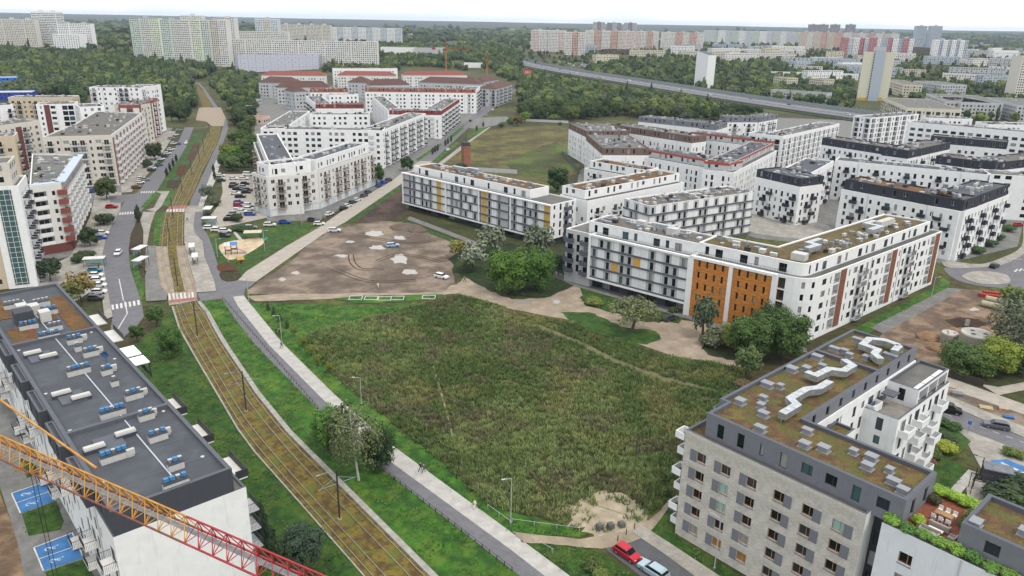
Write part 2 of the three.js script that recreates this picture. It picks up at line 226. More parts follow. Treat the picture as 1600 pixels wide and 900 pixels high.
{
  const bar = (a, b) => { const m = new MB(); m.poly([XZ(a[0], a[1]), XZ(a[2], a[3]), XZ(b[0], b[1]), XZ(b[2], b[3])], 0.1); tag(m.build('crossing_stripe', mPaint, scene), 'white stripe of a pedestrian crossing', null, 'white crossing stripes', 'structure'); };
  for (let k = 0; k < 7; k++) { const x = 263 + k * 6; bar([x, 459.3 - k * .35, x + 3, 459.1 - k * .35], [x + 4.2, 469 - k * .7, x + 1.2, 469.4 - k * .7]); }
  for (let k = 0; k < 6; k++) { const x = 261 + k * 4.9; bar([x, 327.5 - k * .2, x + 2.6, 327.4 - k * .2], [x + 2, 331.3, x - 0.7, 331.4]); }
  for (let k = 0; k < 7; k++) { const x = 174 + k * 6.7, y = 477 - k * 1.2; bar([x, y, x + 3.6, y - .6], [x + 4.6, y + 7, x + 1, y + 7.6]); }
  for (let k = 0; k < 8; k++) { const x = 186 + k * 4.1, y = 334.6 - k * .35; bar([x + 1.4, y - 2.2, x + 3.6, y - 2.4], [x + 2, y + 1.6, x - 0.4, y + 1.8]); }
  for (let k = 0; k < 6; k++) { const x = 220 + k * 3.8, y = 301 - k * .1; bar([x + 1, y - 1.6, x + 3, y - 1.6], [x + 1.8, y + .9, x - 0.2, y + .9]); }
  for (let k = 0; k < 4; k++) { const x = 1584 + k * 7, y = 425 - k * 1; bar([x + 4, y - 4, x + 7, y - 4.5], [x + 3.5, y, x - .5, y]); }
}
// rails
function rail(pts, label) {
  const c = new THREE.CatmullRomCurve3(pts.map((p) => P(p[0], p[1], 0)), false, 'centripetal'), pp = c.getPoints(pts.length * 6), b = new MB();
  for (let i = 0; i + 1 < pp.length; i++) { const d = new THREE.Vector3().subVectors(pp[i + 1], pp[i]).normalize(), e = [-d.z * 0.055, d.x * 0.055], q = (p, s, y) => [p.x + e[0] * s, y, p.z + e[1] * s]; b.quad(q(pp[i], -1, .2), q(pp[i], 1, .2), q(pp[i + 1], 1, .2), q(pp[i + 1], -1, .2)); b.quad(q(pp[i], 1, 0), q(pp[i + 1], 1, 0), q(pp[i + 1], 1, .2), q(pp[i], 1, .2)); b.quad(q(pp[i + 1], -1, 0), q(pp[i], -1, 0), q(pp[i], -1, .2), q(pp[i + 1], -1, .2)); }
  tag(b.build('tram_rail', mRail, scene), label, 'rail', 'tram rails');
}
function acrossRails(fr, names) { // rails at fractions of the bed's width
  const L = [[319, 219], [300, 255], [287, 277], [273, 303], [265, 323], [257, 332], [251, 357], [248, 384], [249, 423], [262, 461], ...tL], R = [[340, 224], [327, 249], [317, 267], [304, 300], [292, 321], [289, 331], [288, 357], [289, 384], [297, 413], [307, 457], ...tR];
  fr.forEach((f, k) => rail(L.map((p, i) => [lerp(p[0], R[i][0], f), lerp(p[1], R[i][1], f)]), names[k]));
}
acrossRails([0.13, 0.335, 0.71, 0.925], ['outer rail of the tram track beside the lawn', 'inner rail of the tram track beside the lawn', 'inner rail of the tram track beside the kerb', 'outer rail of the tram track beside the kerb']);
// cycle path + footpath
sheet('cycle_path', ribbon([[305, 331], [302, 354], [305, 365], [315, 374], [320, 403], [335, 442], [338, 455], [347, 467], [367, 499], [399, 539], [492, 635], [592, 729], [800, 891], [900, 970]], [[319, 330], [315, 343], [316, 355], [324, 366], [331, 383], [341, 416], [351, 439], [363, 450], [364, 464], [420, 539], [502, 622], [602, 716], [800, 861], [915, 950]].sort((a, b) => a[1] - b[1])), 0.05, mAsph, { label: 'grey asphalt cycle path following the tram line' });
sheet('footpath', ribbon([[364, 464], [372, 479], [420, 539], [502, 622], [602, 716], [800, 861], [915, 950]], [[381, 462], [391, 475], [441, 536], [522, 616], [607, 692], [800, 833], [930, 930]]), 0.075, mPath, { label: 'pale concrete footpath beside the cycle path' });
sheet('cycle_path', ribbon([[302, 127], [321, 147], [333, 167], [349, 185], [349, 197], [340, 225], [327, 251], [312, 284], [299, 311], [296, 322]], [[310, 128], [321, 140], [337, 163], [353, 184], [357, 201], [348, 225], [338, 250], [325, 284], [313, 311], [310, 322]]), 0.05, mAsph, { label: 'asphalt path on the far side of the crossing' });
sheet('footpath', ribbon([[338, 250], [325, 284], [313, 311], [310, 322]], [[346, 250], [336, 284], [322, 311], [318, 322]]), 0.075, mPath, { label: 'pale footpath next to the car park hedge' });
sheet('plaza', [[291, 322], [318, 322], [319, 331], [305, 331], [302, 354], [305, 365], [316, 376], [288, 380], [288, 357], [289, 331]], 0.055, mPave, { label: 'pale paved corner beside the platform' });
sheet('plaza', [[335, 440], [363, 438], [372, 438], [400, 440], [392, 448], [383, 452], [381, 463], [364, 465], [347, 467], [314, 471], [308, 458]], 0.052, mAsph, { label: 'asphalt meeting point of paths and slab road' });
// slab road
sheet('slab_road', ribbon([[371, 439], [385, 424], [447, 385], [496, 357], [560, 312], [612, 283], [634, 266], [656, 252]], [[385, 451], [400, 440], [505, 366], [540, 347], [632, 284], [650, 272], [668, 258], [676, 252]]), 0.05, mConc, { label: 'pale concrete slab road with parked cars' });
sheet('road', ribbon([[656, 252], [690, 222], [715, 200], [740, 180], [765, 165], [800, 140], [806, 132]], [[676, 252], [708, 222], [732, 200], [757, 180], [778, 165], [808, 140], [811, 132]]), 0.05, mAsph, { label: 'avenue leading away past the white blocks' });
sheet('verge', ribbon([[676, 251], [700, 232], [714, 222]], [[684, 251], [708, 232], [720, 222]]), 0.06, mLawnB, { label: 'grass strip between avenue and sidewalk' });
sheet('verge', ribbon([[728, 214], [745, 203], [762, 196]], [[732, 216], [750, 207], [765, 199]]), 0.06, mLawnB, { label: 'second grass strip beside the avenue' });
sheet('verge', ribbon([[700, 215], [715, 203], [724, 196]], [[708, 215], [722, 203], [729, 197]]), 0.06, mLawnB, { label: 'grass strip in front of the red topped block' });
sheet('verge', [[650, 249], [688, 224], [691, 226], [653, 252]], 0.06, mLawnB, { label: 'long narrow verge below the white block' });
sheet('sidewalk', ribbon([[690, 258], [720, 235], [735, 222], [765, 200], [768, 199]], [[684, 256], [714, 233], [729, 222], [760, 201], [764, 199]]), 0.07, mPave, { label: 'pale sidewalk along the fallow field' });
sheet('crossroads', [[722, 200], [748, 184], [790, 182], [800, 186], [775, 196], [745, 201]], 0.062, mPaveG, { label: 'paved crossroads beyond the white blocks' });
// left road
sheet('road', ribbon([[289, 199], [275, 229], [255, 253], [233, 277], [216, 300], [196, 312], [184, 335], [167, 367], [160, 397], [163, 423], [171, 469], [176, 495], [172, 520], [150, 540]], [[303, 199], [291, 229], [277, 253], [261, 272], [245, 299], [231, 316], [219, 333], [204, 367], [201, 390], [204, 421], [221, 471], [225, 495], [214, 510], [190, 530]]), 0.05, mAsph, { label: 'curving asphalt street between tower blocks and tram stop' });
sheet('sidewalk', ribbon([[180, 335], [162, 367], [153, 397], [156, 423], [160, 469], [164, 500]], [[184, 335], [167, 367], [160, 397], [163, 423], [171, 469], [176, 495]]), 0.16, mPave, { skirt: true, label: 'sidewalk along the parked cars by the towers' });
sheet('sidewalk', [[224, 331], [243, 331], [236, 350], [229, 385], [224, 385], [224, 360], [219, 345]], 0.07, mPave, { label: 'pale walkway curving to the platform' });
sheet('flower_bed', [[219, 333], [236, 333], [229, 360], [226, 384], [202, 392], [204, 367]], 0.06, M(0x8a8580, 'sedum', 4, 1), { label: 'dull planted bed between street and walkway', kind: 'stuff' });
sheet('flower_bed', [[202, 384], [222, 378], [223, 392], [213, 398], [202, 396]], 0.09, mShrub, { label: 'rusty red ground cover at the platform corner', kind: 'stuff' });
sheet('lawn', [[203, 398], [216, 397], [217, 420], [228, 470], [221, 470], [205, 421]], 0.06, mLawnB, { label: 'narrow lawn between street and tram shelters' });
sheet('lawn', [[245, 332], [257, 332], [251, 357], [248, 384], [239, 384], [241, 357]], 0.07, mLawnB, { label: 'green strip beside the mossy track' });
sheet('lawn', [[219, 325], [228, 324], [252, 301], [240, 301]], 0.06, mLawnB, { label: 'grass island by the zebra crossing' });
sheet('lawn', [[260, 301], [274, 300], [264, 322], [252, 322]], 0.06, mLawnB, { label: 'grass beside the tram line near the crossing' });
sheet('sidewalk', [[243, 299], [265, 299], [252, 323], [243, 331], [228, 328], [240, 325], [252, 303]], 0.065, mPave, { label: 'angled footway on the grass island' });
sheet('lawn', ribbon([[303, 206], [291, 229], [277, 253], [261, 272], [247, 297]], [[318, 210], [309, 229], [298, 253], [285, 275], [272, 297]]), 0.03, mLawn, { label: 'green median between street and tram' });
sheet('flower_bed', [[278, 260], [291, 257], [288, 273], [275, 275]], 0.06, M(0xb85a34, 'sedum', 5, 1), { label: 'orange flower bed in the median', kind: 'stuff' });
sheet('flower_bed', [[262, 282], [283, 279], [277, 295], [260, 294]], 0.06, mLav, { label: 'grey lavender bed in the median', kind: 'stuff' });
sheet('flower_bed', [[301, 226], [314, 222], [304, 248], [291, 250]], 0.06, M(0xa5806e, 'sedum', 5, 1), { label: 'pinkish planted bed in the median', kind: 'stuff' });
sheet('car_park', [[150, 300], [190, 300], [188, 330], [175, 345], [155, 400], [150, 450], [120, 470], [60, 470], [50, 430], [110, 400], [140, 340]], 0.02, mPave, { label: 'paved forecourt in front of the tower blocks' });
sheet('sidewalk', [[196, 238], [225, 225], [262, 205], [275, 205], [240, 262], [205, 300], [190, 300], [188, 285]], 0.02, mPave, { label: 'pavement with parked cars by the red brick towers' });
sheet('side_street', [[170, 306], [213, 303], [197, 312], [190, 318], [172, 316]], 0.055, mAsph, { label: 'short side street into the towers' });
// car park + playground
sheet('car_park', [[345, 272], [398, 272], [400, 290], [418, 340], [372, 350], [330, 358], [322, 350], [330, 335], [342, 320], [348, 300]], 0.03, mConc, { label: 'concrete car park beside the balcony block' });
sheet('lawn', [[328, 371], [365, 365], [382, 362], [466, 347], [480, 350], [495, 352], [447, 383], [385, 422], [372, 437], [352, 438], [341, 416], [333, 392]], 0.02, mLawn, { label: 'green of the playground' });
sheet('sand_pit', smooth([[342, 385], [355, 378], [375, 375], [408, 372], [413, 378], [398, 390], [375, 402], [358, 406], [350, 400]], 4), 0.05, mSand, { label: 'sandy play area with climbing frame' });
sheet('flower_bed', [[341, 413], [353, 411], [366, 415], [370, 423], [345, 425]], 0.07, M(0xb8763c, 'sedum', 4, 1), { curve: 4, label: 'orange brown planting below the playground', kind: 'stuff' });
sheet('flower_bed', [[345, 425], [370, 423], [376, 432], [368, 439], [352, 440]], 0.07, mLav, { curve: 4, label: 'grey lavender planting by the path junction', kind: 'stuff' });
sheet('footpath', [[364, 363], [368, 362], [379, 374], [374, 376]], 0.05, mPath, { label: 'short path into the playground' });
// dirt lot, field, dirt tracks
sheet('fallow_field', [[690, 258], [735, 222], [765, 202], [800, 198], [886, 197], [900, 235], [905, 270], [830, 290], [700, 268]], 0.0, mMeadD, { label: 'brownish fallow field behind the brick chimney' });
sheet('lawn', wob([[790, 258], [830, 235], [870, 220], [890, 235], [905, 262], [870, 282], [820, 275]], 4, 4, 9), 0.02, M(0xc8e08c, 'meadow', 70, 1), { label: 'lighter green patch of the fallow field' });
sheet('plowed_field', [[545, 347], [632, 290], [634, 328], [620, 342], [580, 348]], 0.02, mField, { label: 'bare brown soil in front of the slatted block' });
sheet('verge', [[540, 348], [632, 284], [632, 291], [556, 345]], 0.03, mLawn, { label: 'weedy verge along the slab road' });
sheet('dirt_lot', wob([[386, 459], [388, 453], [400, 444], [432, 424], [500, 370], [522, 356], [560, 349], [610, 346], [640, 348], [690, 368], [722, 382], [722, 400], [706, 420], [712, 452], [690, 458], [480, 462]], 3, 5, 11), 0.03, mDirt, { label: 'muddy unpaved lot with puddles and tyre tracks' });
sheet('lawn', [[636, 346], [720, 378], [722, 386], [640, 352]], 0.04, mLawn, { label: 'grass strip in front of the slatted block' });
sheet('sidewalk', [[640, 338], [730, 372], [760, 385], [757, 389], [724, 376], [636, 343]], 0.05, mPaveG, { label: 'walk along the foot of the slatted block' });
sheet('dirt_road', wob([[386, 463], [480, 459], [600, 458], [690, 457], [720, 440], [728, 432], [760, 452], [800, 468], [850, 466], [900, 445], [930, 455], [905, 465], [915, 478], [965, 490], [985, 500], [1030, 505], [1060, 498], [1100, 505], [1112, 520], [1095, 545], [1110, 556], [1155, 566], [1160, 575], [1050, 556], [960, 527], [905, 505], [880, 498], [800, 484], [760, 470], [716, 459], [640, 469], [560, 467], [400, 471]], 2.5, 5, 13), 0.05, mDirtL, { label: 'sandy dirt track winding past the trees' });
sheet('lawn', wob([[875, 488], [920, 488], [950, 500], [980, 512], [1025, 518], [1033, 530], [1010, 539], [970, 536], [930, 518], [890, 500]], 3, 4, 15), 0.065, mLawn, { label: 'grass island round the spreading tree' });
sheet('lawn', [[905, 446], [960, 458], [1000, 472], [1070, 495], [1060, 506], [1030, 500], [985, 490], [945, 486], [912, 468]], 0.06, mLawn, { label: 'grass strip along the orange fronted block' });
sheet('sidewalk', [[868, 424], [905, 440], [1075, 488], [1150, 510], [1260, 545], [1262, 552], [1140, 520], [1060, 494], [900, 448], [862, 432]], 0.075, mPaveG, { label: 'sidewalk at the foot of the orange fronted block' });
sheet('lawn', wob([[700, 405], [730, 385], [800, 380], [870, 405], [900, 440], [860, 464], [810, 462], [760, 450], [722, 432]], 2, 4, 17), 0.06, M(0x6f8244, 'lawn', 9, 1), { label: 'grass under the clump of willows' });
sheet('grass_strip', wob([[520, 467], [560, 462], [690, 460], [700, 463], [640, 472], [560, 474]], 1, 4, 19), 0.07, mLawnB, { label: 'thin grass strip with white timber frames' });
sheet('bare_soil', wob([[880, 800], [905, 782], [935, 768], [970, 770], [1000, 790], [1010, 812], [1018, 822], [990, 842], [930, 840], [895, 822]], 8, 6, 23), 0.06, M(0xb4a890, 'mottle', 7, 1), { label: 'trampled pale soil at the end of the road' });
sheet('footpath', wob([[800, 831], [905, 843], [940, 838], [1000, 826], [1048, 778], [1053, 783], [1010, 838], [985, 848], [940, 858], [870, 852], [815, 848]], 2, 4, 25), 0.075, M(0xa89b86, 'mottle', 8, 1), { label: 'sandy trail linking footpath and car road' });
sheet('footpath', ribbon([[670, 556], [678, 580], [688, 615], [698, 650], [706, 685]], [[672, 556], [681, 580], [691, 615], [701, 650], [709, 685]]), 0.06, M(0x9d9a78, 'mottle', 6, 1), { label: 'faint narrow trail through the meadow' });
sheet('dirt_road', wob([[835, 505], [900, 530], [960, 560], [1040, 590], [1120, 610], [1122, 614], [1035, 596], [955, 566], [900, 536], [832, 509]], 2, 3, 27), 0.055, M(0x747052, 'mottle', 8, 1), { label: 'overgrown wheel track crossing the meadow' });
// near road by the pale brick block
sheet('road', [[945, 858], [987, 832], [1040, 868], [1100, 912], [1160, 960], [1060, 975], [1000, 900]], 0.05, mAsphD, { label: 'dark asphalt dead end with the red car' });
sheet('sidewalk', [[987, 832], [1003, 822], [1050, 852], [1130, 905], [1200, 955], [1160, 960], [1100, 912], [1040, 868]], 0.16, mPave, { skirt: true, label: 'sidewalk beside the dead end road' });
sheet('lane_line', [[984, 860], [985.6, 859], [1019, 880], [1017, 881.5]], 0.07, mPaint, { label: 'white centre line of the dead end road' });
// right side
sheet('sidewalk', [[1440, 655], [1455, 630], [1600, 690], [1700, 735], [1700, 800], [1600, 770], [1540, 745], [1510, 690]], 0.03, mPave, { label: 'paved edge of the garden court' });
sheet('road', [[1430, 632], [1447, 618], [1600, 684], [1720, 738], [1720, 768], [1600, 706], [1510, 672], [1438, 646]], 0.05, mAsph, { label: 'asphalt street with the black van' });
sheet('sidewalk', [[1440, 612], [1450, 606], [1600, 668], [1720, 722], [1720, 738], [1600, 684], [1447, 618]], 0.16, mPave, { skirt: true, label: 'sidewalk behind the black van' });
sheet('bare_soil', wob([[1445, 590], [1480, 600], [1600, 640], [1600, 668], [1450, 606]], 2, 4, 29), 0.06, mDirt, { label: 'rubble strip between sidewalk and site track' });
sheet('site_track', [[1435, 575], [1460, 582], [1600, 632], [1720, 680], [1720, 690], [1600, 648], [1450, 597]], 0.08, mConc, { label: 'concrete slab track of the building site' });
sheet('site_track', [[1530, 600], [1560, 605], [1640, 590], [1640, 602], [1560, 618]], 0.07, mConc, { label: 'slab track branching into the site' });
sheet('construction_site', wob([[1360, 540], [1395, 505], [1500, 452], [1545, 456], [1600, 480], [1600, 570], [1460, 580], [1430, 560]], 3, 4, 31), 0.02, M(0xcdbbaa, 'dirt', 22, 1), { label: 'excavated brown soil of the building site' });
sheet('lawn', [[1285, 537], [1360, 501], [1412, 474], [1464, 446], [1472, 434], [1485, 441], [1482, 449], [1372, 513], [1300, 550]], 0.05, mLawnB, { label: 'mown strip along the white block' });
sheet('sidewalk', [[1360, 512], [1480, 450], [1505, 452], [1380, 522]], 0.06, mPaveG, { label: 'kerbed walk beside the building site' });
sheet('road', smooth([[1475, 420], [1490, 416], [1530, 417], [1560, 415], [1600, 395], [1640, 380], [1640, 450], [1600, 455], [1560, 450], [1520, 445], [1490, 435]], 5), 0.04, mAsph, { label: 'roundabout carriageway by the white block' });
sheet('roundabout_island', smooth([[1503, 432], [1515, 426], [1545, 425], [1575, 432], [1578, 441], [1550, 445], [1520, 441]], 5), 0.18, mPave, { skirt: true, label: 'pale paved island of the roundabout' });
sheet('sidewalk', smooth([[1472, 408], [1530, 413], [1560, 405], [1596, 385], [1600, 350], [1606, 350], [1606, 390], [1565, 414], [1530, 418], [1476, 416]], 4), 0.07, mPave, { label: 'sidewalk curving round the roundabout' });
sheet('courtyard', [[1075, 300], [1180, 330], [1290, 350], [1310, 365], [1300, 380], [1180, 365], [1090, 330]], 0.02, mPave, { label: 'paved courtyard between the white blocks' });
// garden court on the right
sheet('lawn', [[1390, 720], [1425, 668], [1440, 652], [1500, 676], [1517, 690], [1487, 722], [1512, 733], [1482, 772], [1440, 765]], 0.07, mLawn, { label: 'garden lawn beside the white stepped wing' });
sheet('footpath', [[1513, 734], [1528, 739], [1496, 778], [1480, 770]], 0.09, mPath, { label: 'straight pale path in the garden' });
sheet('plaza', smooth([[1515, 752], [1540, 753], [1556, 768], [1545, 785], [1520, 786], [1510, 768]], 4), 0.08, mPave, { label: 'round paved seating place in the garden' });
sheet('parking_bay', [[1548, 720], [1572, 718], [1640, 745], [1640, 765], [1590, 757], [1570, 750]], 0.09, mBlueP, { label: 'blue painted parking bay by the grey shed' });
sheet('lane_line', [[1563, 724], [1565, 722.5], [1620, 748], [1618, 750]], 0.1, mPaint, { label: 'white line on the blue parking bay' });
// yard beside the dark roofed block
sheet('construction_site', [[-60, 700], [0, 770], [30, 850], [60, 960], [-80, 960]], 0.02, M(0xc9b398, 'dirt', 18, 1), { label: 'bare building ground by the crane' });
sheet('driveway', [[-90, 560], [20, 590], [150, 720], [330, 960], [50, 960], [28, 850], [0, 760], [-90, 680]], 0.03, mPaveG, { label: 'grey paved drive beside the disabled parking' });
for (const [q, l] of [[[[18, 771], [72, 753], [87, 782], [32, 802]], 'blue disabled parking bays beside the hedge garden'], [[[53, 856], [113, 833], [131, 872], [68, 892]], 'blue disabled parking bays beside the orange hook']]) {
  sheet('parking_bay', q, 0.05, mBlueP, { label: l });
  const e = (a, b, w) => { const A = XZ(...a), B = XZ(...b), d = [B[0] - A[0], B[1] - A[1]], L = Math.hypot(...d), n = [-d[1] / L * w, d[0] / L * w], m = new MB(); m.poly([[A[0] - n[0], A[1] - n[1]], [B[0] - n[0], B[1] - n[1]], [B[0] + n[0], B[1] + n[1]], [A[0] + n[0], A[1] + n[1]]], 0.065); tag(m.build('bay_line', mPaint, scene), 'white boundary line of the blue disabled bays', null, 'white bay lines', 'structure'); };
  e(q[0], q[1], .09); e(q[1], q[2], .09); e(q[0], q[3], .09); e([(q[0][0] + q[3][0]) / 2, (q[0][1] + q[3][1]) / 2], [(q[1][0] + q[2][0]) / 2, (q[1][1] + q[2][1]) / 2], .07);
  for (const s of [.25, .75]) { // wheelchair mark: ring, back, head
    const A = XZ(lerp(lerp(q[0][0], q[3][0], s), lerp(q[1][0], q[2][0], s), .3), lerp(lerp(q[0][1], q[3][1], s), lerp(q[1][1], q[2][1], s), .3)), m = new MB();
    const ring = []; for (let k = 0; k <= 16; k++) ring.push([Math.cos(k / 16 * 5 + 1), Math.sin(k / 16 * 5 + 1)]);
    for (let k = 0; k < 16; k++) { const a = ring[k], b = ring[k + 1]; m.poly([[A[0] + a[0] * .42, A[1] + a[1] * .42], [A[0] + b[0] * .42, A[1] + b[1] * .42], [A[0] + b[0] * .28, A[1] + b[1] * .28], [A[0] + a[0] * .28, A[1] + a[1] * .28]], 0.066); }
    const st = (x0, z0, x1, z1, w) => { const d = [x1 - x0, z1 - z0], L = Math.hypot(...d), n = [-d[1] / L * w, d[0] / L * w]; m.poly([[A[0] + x0 - n[0], A[1] + z0 - n[1]], [A[0] + x1 - n[0], A[1] + z1 - n[1]], [A[0] + x1 + n[0], A[1] + z1 + n[1]], [A[0] + x0 + n[0], A[1] + z0 + n[1]]], 0.067); };
    st(.1, -.1, .7, -.65, .08); st(.35, -.35, .7, -.1, .07); st(.7, -.1, 1, -.25, .07); st(.8, -.78, .95, -.9, .12);
    tag(m.build('wheelchair_mark', mPaint, scene), 'white wheelchair symbol painted on a blue bay', 'road marking', 'wheelchair symbols');
  }
}
sheet('lawn', [[34, 803], [88, 783], [100, 815], [95, 828], [45, 838]], 0.06, mLawn, { label: 'small lawn between the two blue bays' });
sheet('lawn', [[70, 894], [131, 874], [150, 905], [150, 930], [88, 935]], 0.06, mLawn, { label: 'small lawn below the second blue bay' });
sheet('lawn', [[30, 712], [48, 705], [60, 742], [42, 747]], 0.06, mLawn, { label: 'small lawn under the crane jib' });
// lane marks on the left street
for (const [a, b, l] of [[[186, 436], [193, 470], 'white centre line before the crossing'], [[195, 471], [199, 490], 'white centre line after the crossing'], [[199, 490], [184, 515], 'white centre line in the bend']]) { const A = XZ(...a), B = XZ(...b), d = [B[0] - A[0], B[1] - A[1]], L = Math.hypot(...d), n = [-d[1] / L * .12, d[0] / L * .12], m = new MB(); m.poly([[A[0] - n[0], A[1] - n[1]], [B[0] - n[0], B[1] - n[1]], [B[0] + n[0], B[1] + n[1]], [A[0] + n[0], A[1] + n[1]]], 0.068); tag(m.build('lane_line', mPaint, scene), l, null, null, 'structure'); }
{ const A = P(1438, 633), B = P(1490, 652); for (let k = 0; k < 8; k++) { const t = k ? 1.02 + k * 0.36 : 0, u = k ? t + 0.17 : 0.95, a = [lerp(A.x, B.x, t), lerp(A.z, B.z, t)], b = [lerp(A.x, B.x, u), lerp(A.z, B.z, u)], d = [b[0] - a[0], b[1] - a[1]], L = Math.hypot(...d), n = [-d[1] / L * .07, d[0] / L * .07], m = new MB(); m.poly([[a[0] - n[0], a[1] - n[1]], [b[0] - n[0], b[1] - n[1]], [b[0] + n[0], b[1] + n[1]], [a[0] + n[0], a[1] + n[1]]], 0.07); tag(m.build('lane_line', mPaint, scene), k ? 'short white dash of the street with the black van' : 'long white line beside the black van', null, k ? 'white lane dashes' : null, 'structure'); } }
// puddles
{ const r = rng(8), mP = M(0x8f8a84, null, 1, 0.12); for (const [x, y, w, h] of [[585, 365, 17, 5], [625, 372, 10, 4], [548, 378, 8, 2], [590, 387, 12, 4], [535, 400, 12, 2.5], [463, 427, 7, 3], [441, 437, 6, 3], [625, 405, 14, 9], [640, 425, 14, 5], [820, 473, 14, 4], [870, 472, 8, 3], [1566, 470, 8, 4], [1522, 484, 8, 3]]) { const px = []; for (let k = 0; k < 14; k++) { const a = k / 14 * 6.283, q = 0.65 + 0.5 * r(); px.push([x + Math.cos(a) * w * q, y + Math.sin(a) * h * q]); } tag(sheet('puddle', px, 0.075, mP, { curve: 3 }), 'shallow muddy puddle lying on bare ground', null, 'puddles on bare ground'); } }
// tyre tracks on the lot
{ const m = M(0x8a7562, 'dirt', 8, 1); for (const [q, l] of [[[[548, 398], [552, 412], [566, 421], [600, 420]], 'curved'], [[[560, 366], [600, 375], [650, 380], [690, 372]], 'long'], [[[590, 408], [620, 398], [660, 402], [690, 410]], 'short'], [[[520, 420], [580, 440], [650, 438]], 'low']]) for (const s of [-.8, .8]) { const c = new THREE.CatmullRomCurve3(q.map((p) => P(...p))).getPoints(30), b = new MB(); for (let i = 0; i < 30; i++) { const d = new THREE.Vector3().subVectors(c[i + 1], c[i]).normalize(), f = (p, o) => [p.x - d.z * o, 0.085, p.z + d.x * o]; b.quad(f(c[i], s - .2), f(c[i], s + .2), f(c[i + 1], s + .2), f(c[i + 1], s - .2)); } tag(b.build('tyre_track', m, scene), 'tyre track pressed into the muddy lot', null, 'tyre tracks in the mud', 'structure'); } }
// ---------- building kit ----------
const WT = { W: [1.5, 1.5, .9], w: [.95, 1.45, .9], N: [.6, 1.75, .6], T: [1.05, 2.15, .3], D: [2, 2.2, .1], B: [1.9, 2.2, .12], b: [1.5, 2.15, .12], G: [2.3, 1.5, .9], V: [1.9, 1.55, .85], K: [.8, .8, 1.5], O: [2.6, 1.6, .8] };
const kitCache = new Map();
function winGeo(w, h, style) {
  const key = [w, h, style].join(); if (kitCache.has(key)) return kitCache.get(key);
  const f = new MB(), t = .075, d = .09; f.box(0, 0, d / 2, w, t, d); f.box(0, h - t, d / 2, w, t, d); f.box(-w / 2 + t / 2, t, d / 2, t, h - 2 * t, d); f.box(w / 2 - t / 2, t, d / 2, t, h - 2 * t, d);
  if (w > 1.2) f.box(style === 'a' ? w * .14 : 0, t, d / 2, t * .9, h - 2 * t, d * .9); if (w > 2.2) f.box(-w * .25, t, d / 2, t * .8, h - 2 * t, d * .8);
  const p = new MB(); p.quad([-w / 2 + t, t, .03], [w / 2 - t, t, .03], [w / 2 - t, h - t, .03], [-w / 2 + t, h - t, .03]);
  const o = { f: f.geo(), p: p.geo() }; kitCache.set(key, o); return o;
}
function balGeo(w, d, style) {
  const key = ['bal', w, d, style].join(); if (kitCache.has(key)) return kitCache.get(key);
  const s = new MB(), r = new MB(); s.box(0, -.2, d / 2, w, .2, d);
  if (style === 'solid') { r.box(0, 0, d - .05, w, 1.05, .1); r.box(-w / 2 + .05, 0, d / 2 - .05, .1, 1.05, d - .1); r.box(w / 2 - .05, 0, d / 2 - .05, .1, 1.05, d - .1); }
  else { const nb = Math.round(w / .16); for (let k = 0; k <= nb; k++) r.box(-w / 2 + .03 + (w - .06) * k / nb, 0, d - .03, .03, 1.05, .03, 0, true); const nd = Math.round(d / .2); for (const sx of [-1, 1]) for (let k = 0; k < nd; k++) r.box(sx * (w / 2 - .03), 0, .05 + (d - .1) * k / nd, .03, 1.05, .03, 0, true); r.box(0, 1.05, d - .03, w, .05, .06); r.box(-w / 2 + .03, 1.05, d / 2 - .03, .06, .05, d - .06); r.box(w / 2 - .03, 1.05, d / 2 - .03, .06, .05, d - .06); }
  const o = { s: s.geo(), r: r.geo() }; kitCache.set(key, o); return o;
}
const blocked = [];
function block2(r) { const xs = r.map((p) => p[0]), zs = r.map((p) => p[1]); blocked.push([r, Math.min(...xs), Math.max(...xs), Math.min(...zs), Math.max(...zs)]); }
const isBlocked = (x, z, m = 0) => blocked.some(([r, a, b, c, d]) => x > a - m && x < b + m && z > c - m && z < d + m && inside([x, z], m ? inset(r, -m) : r));
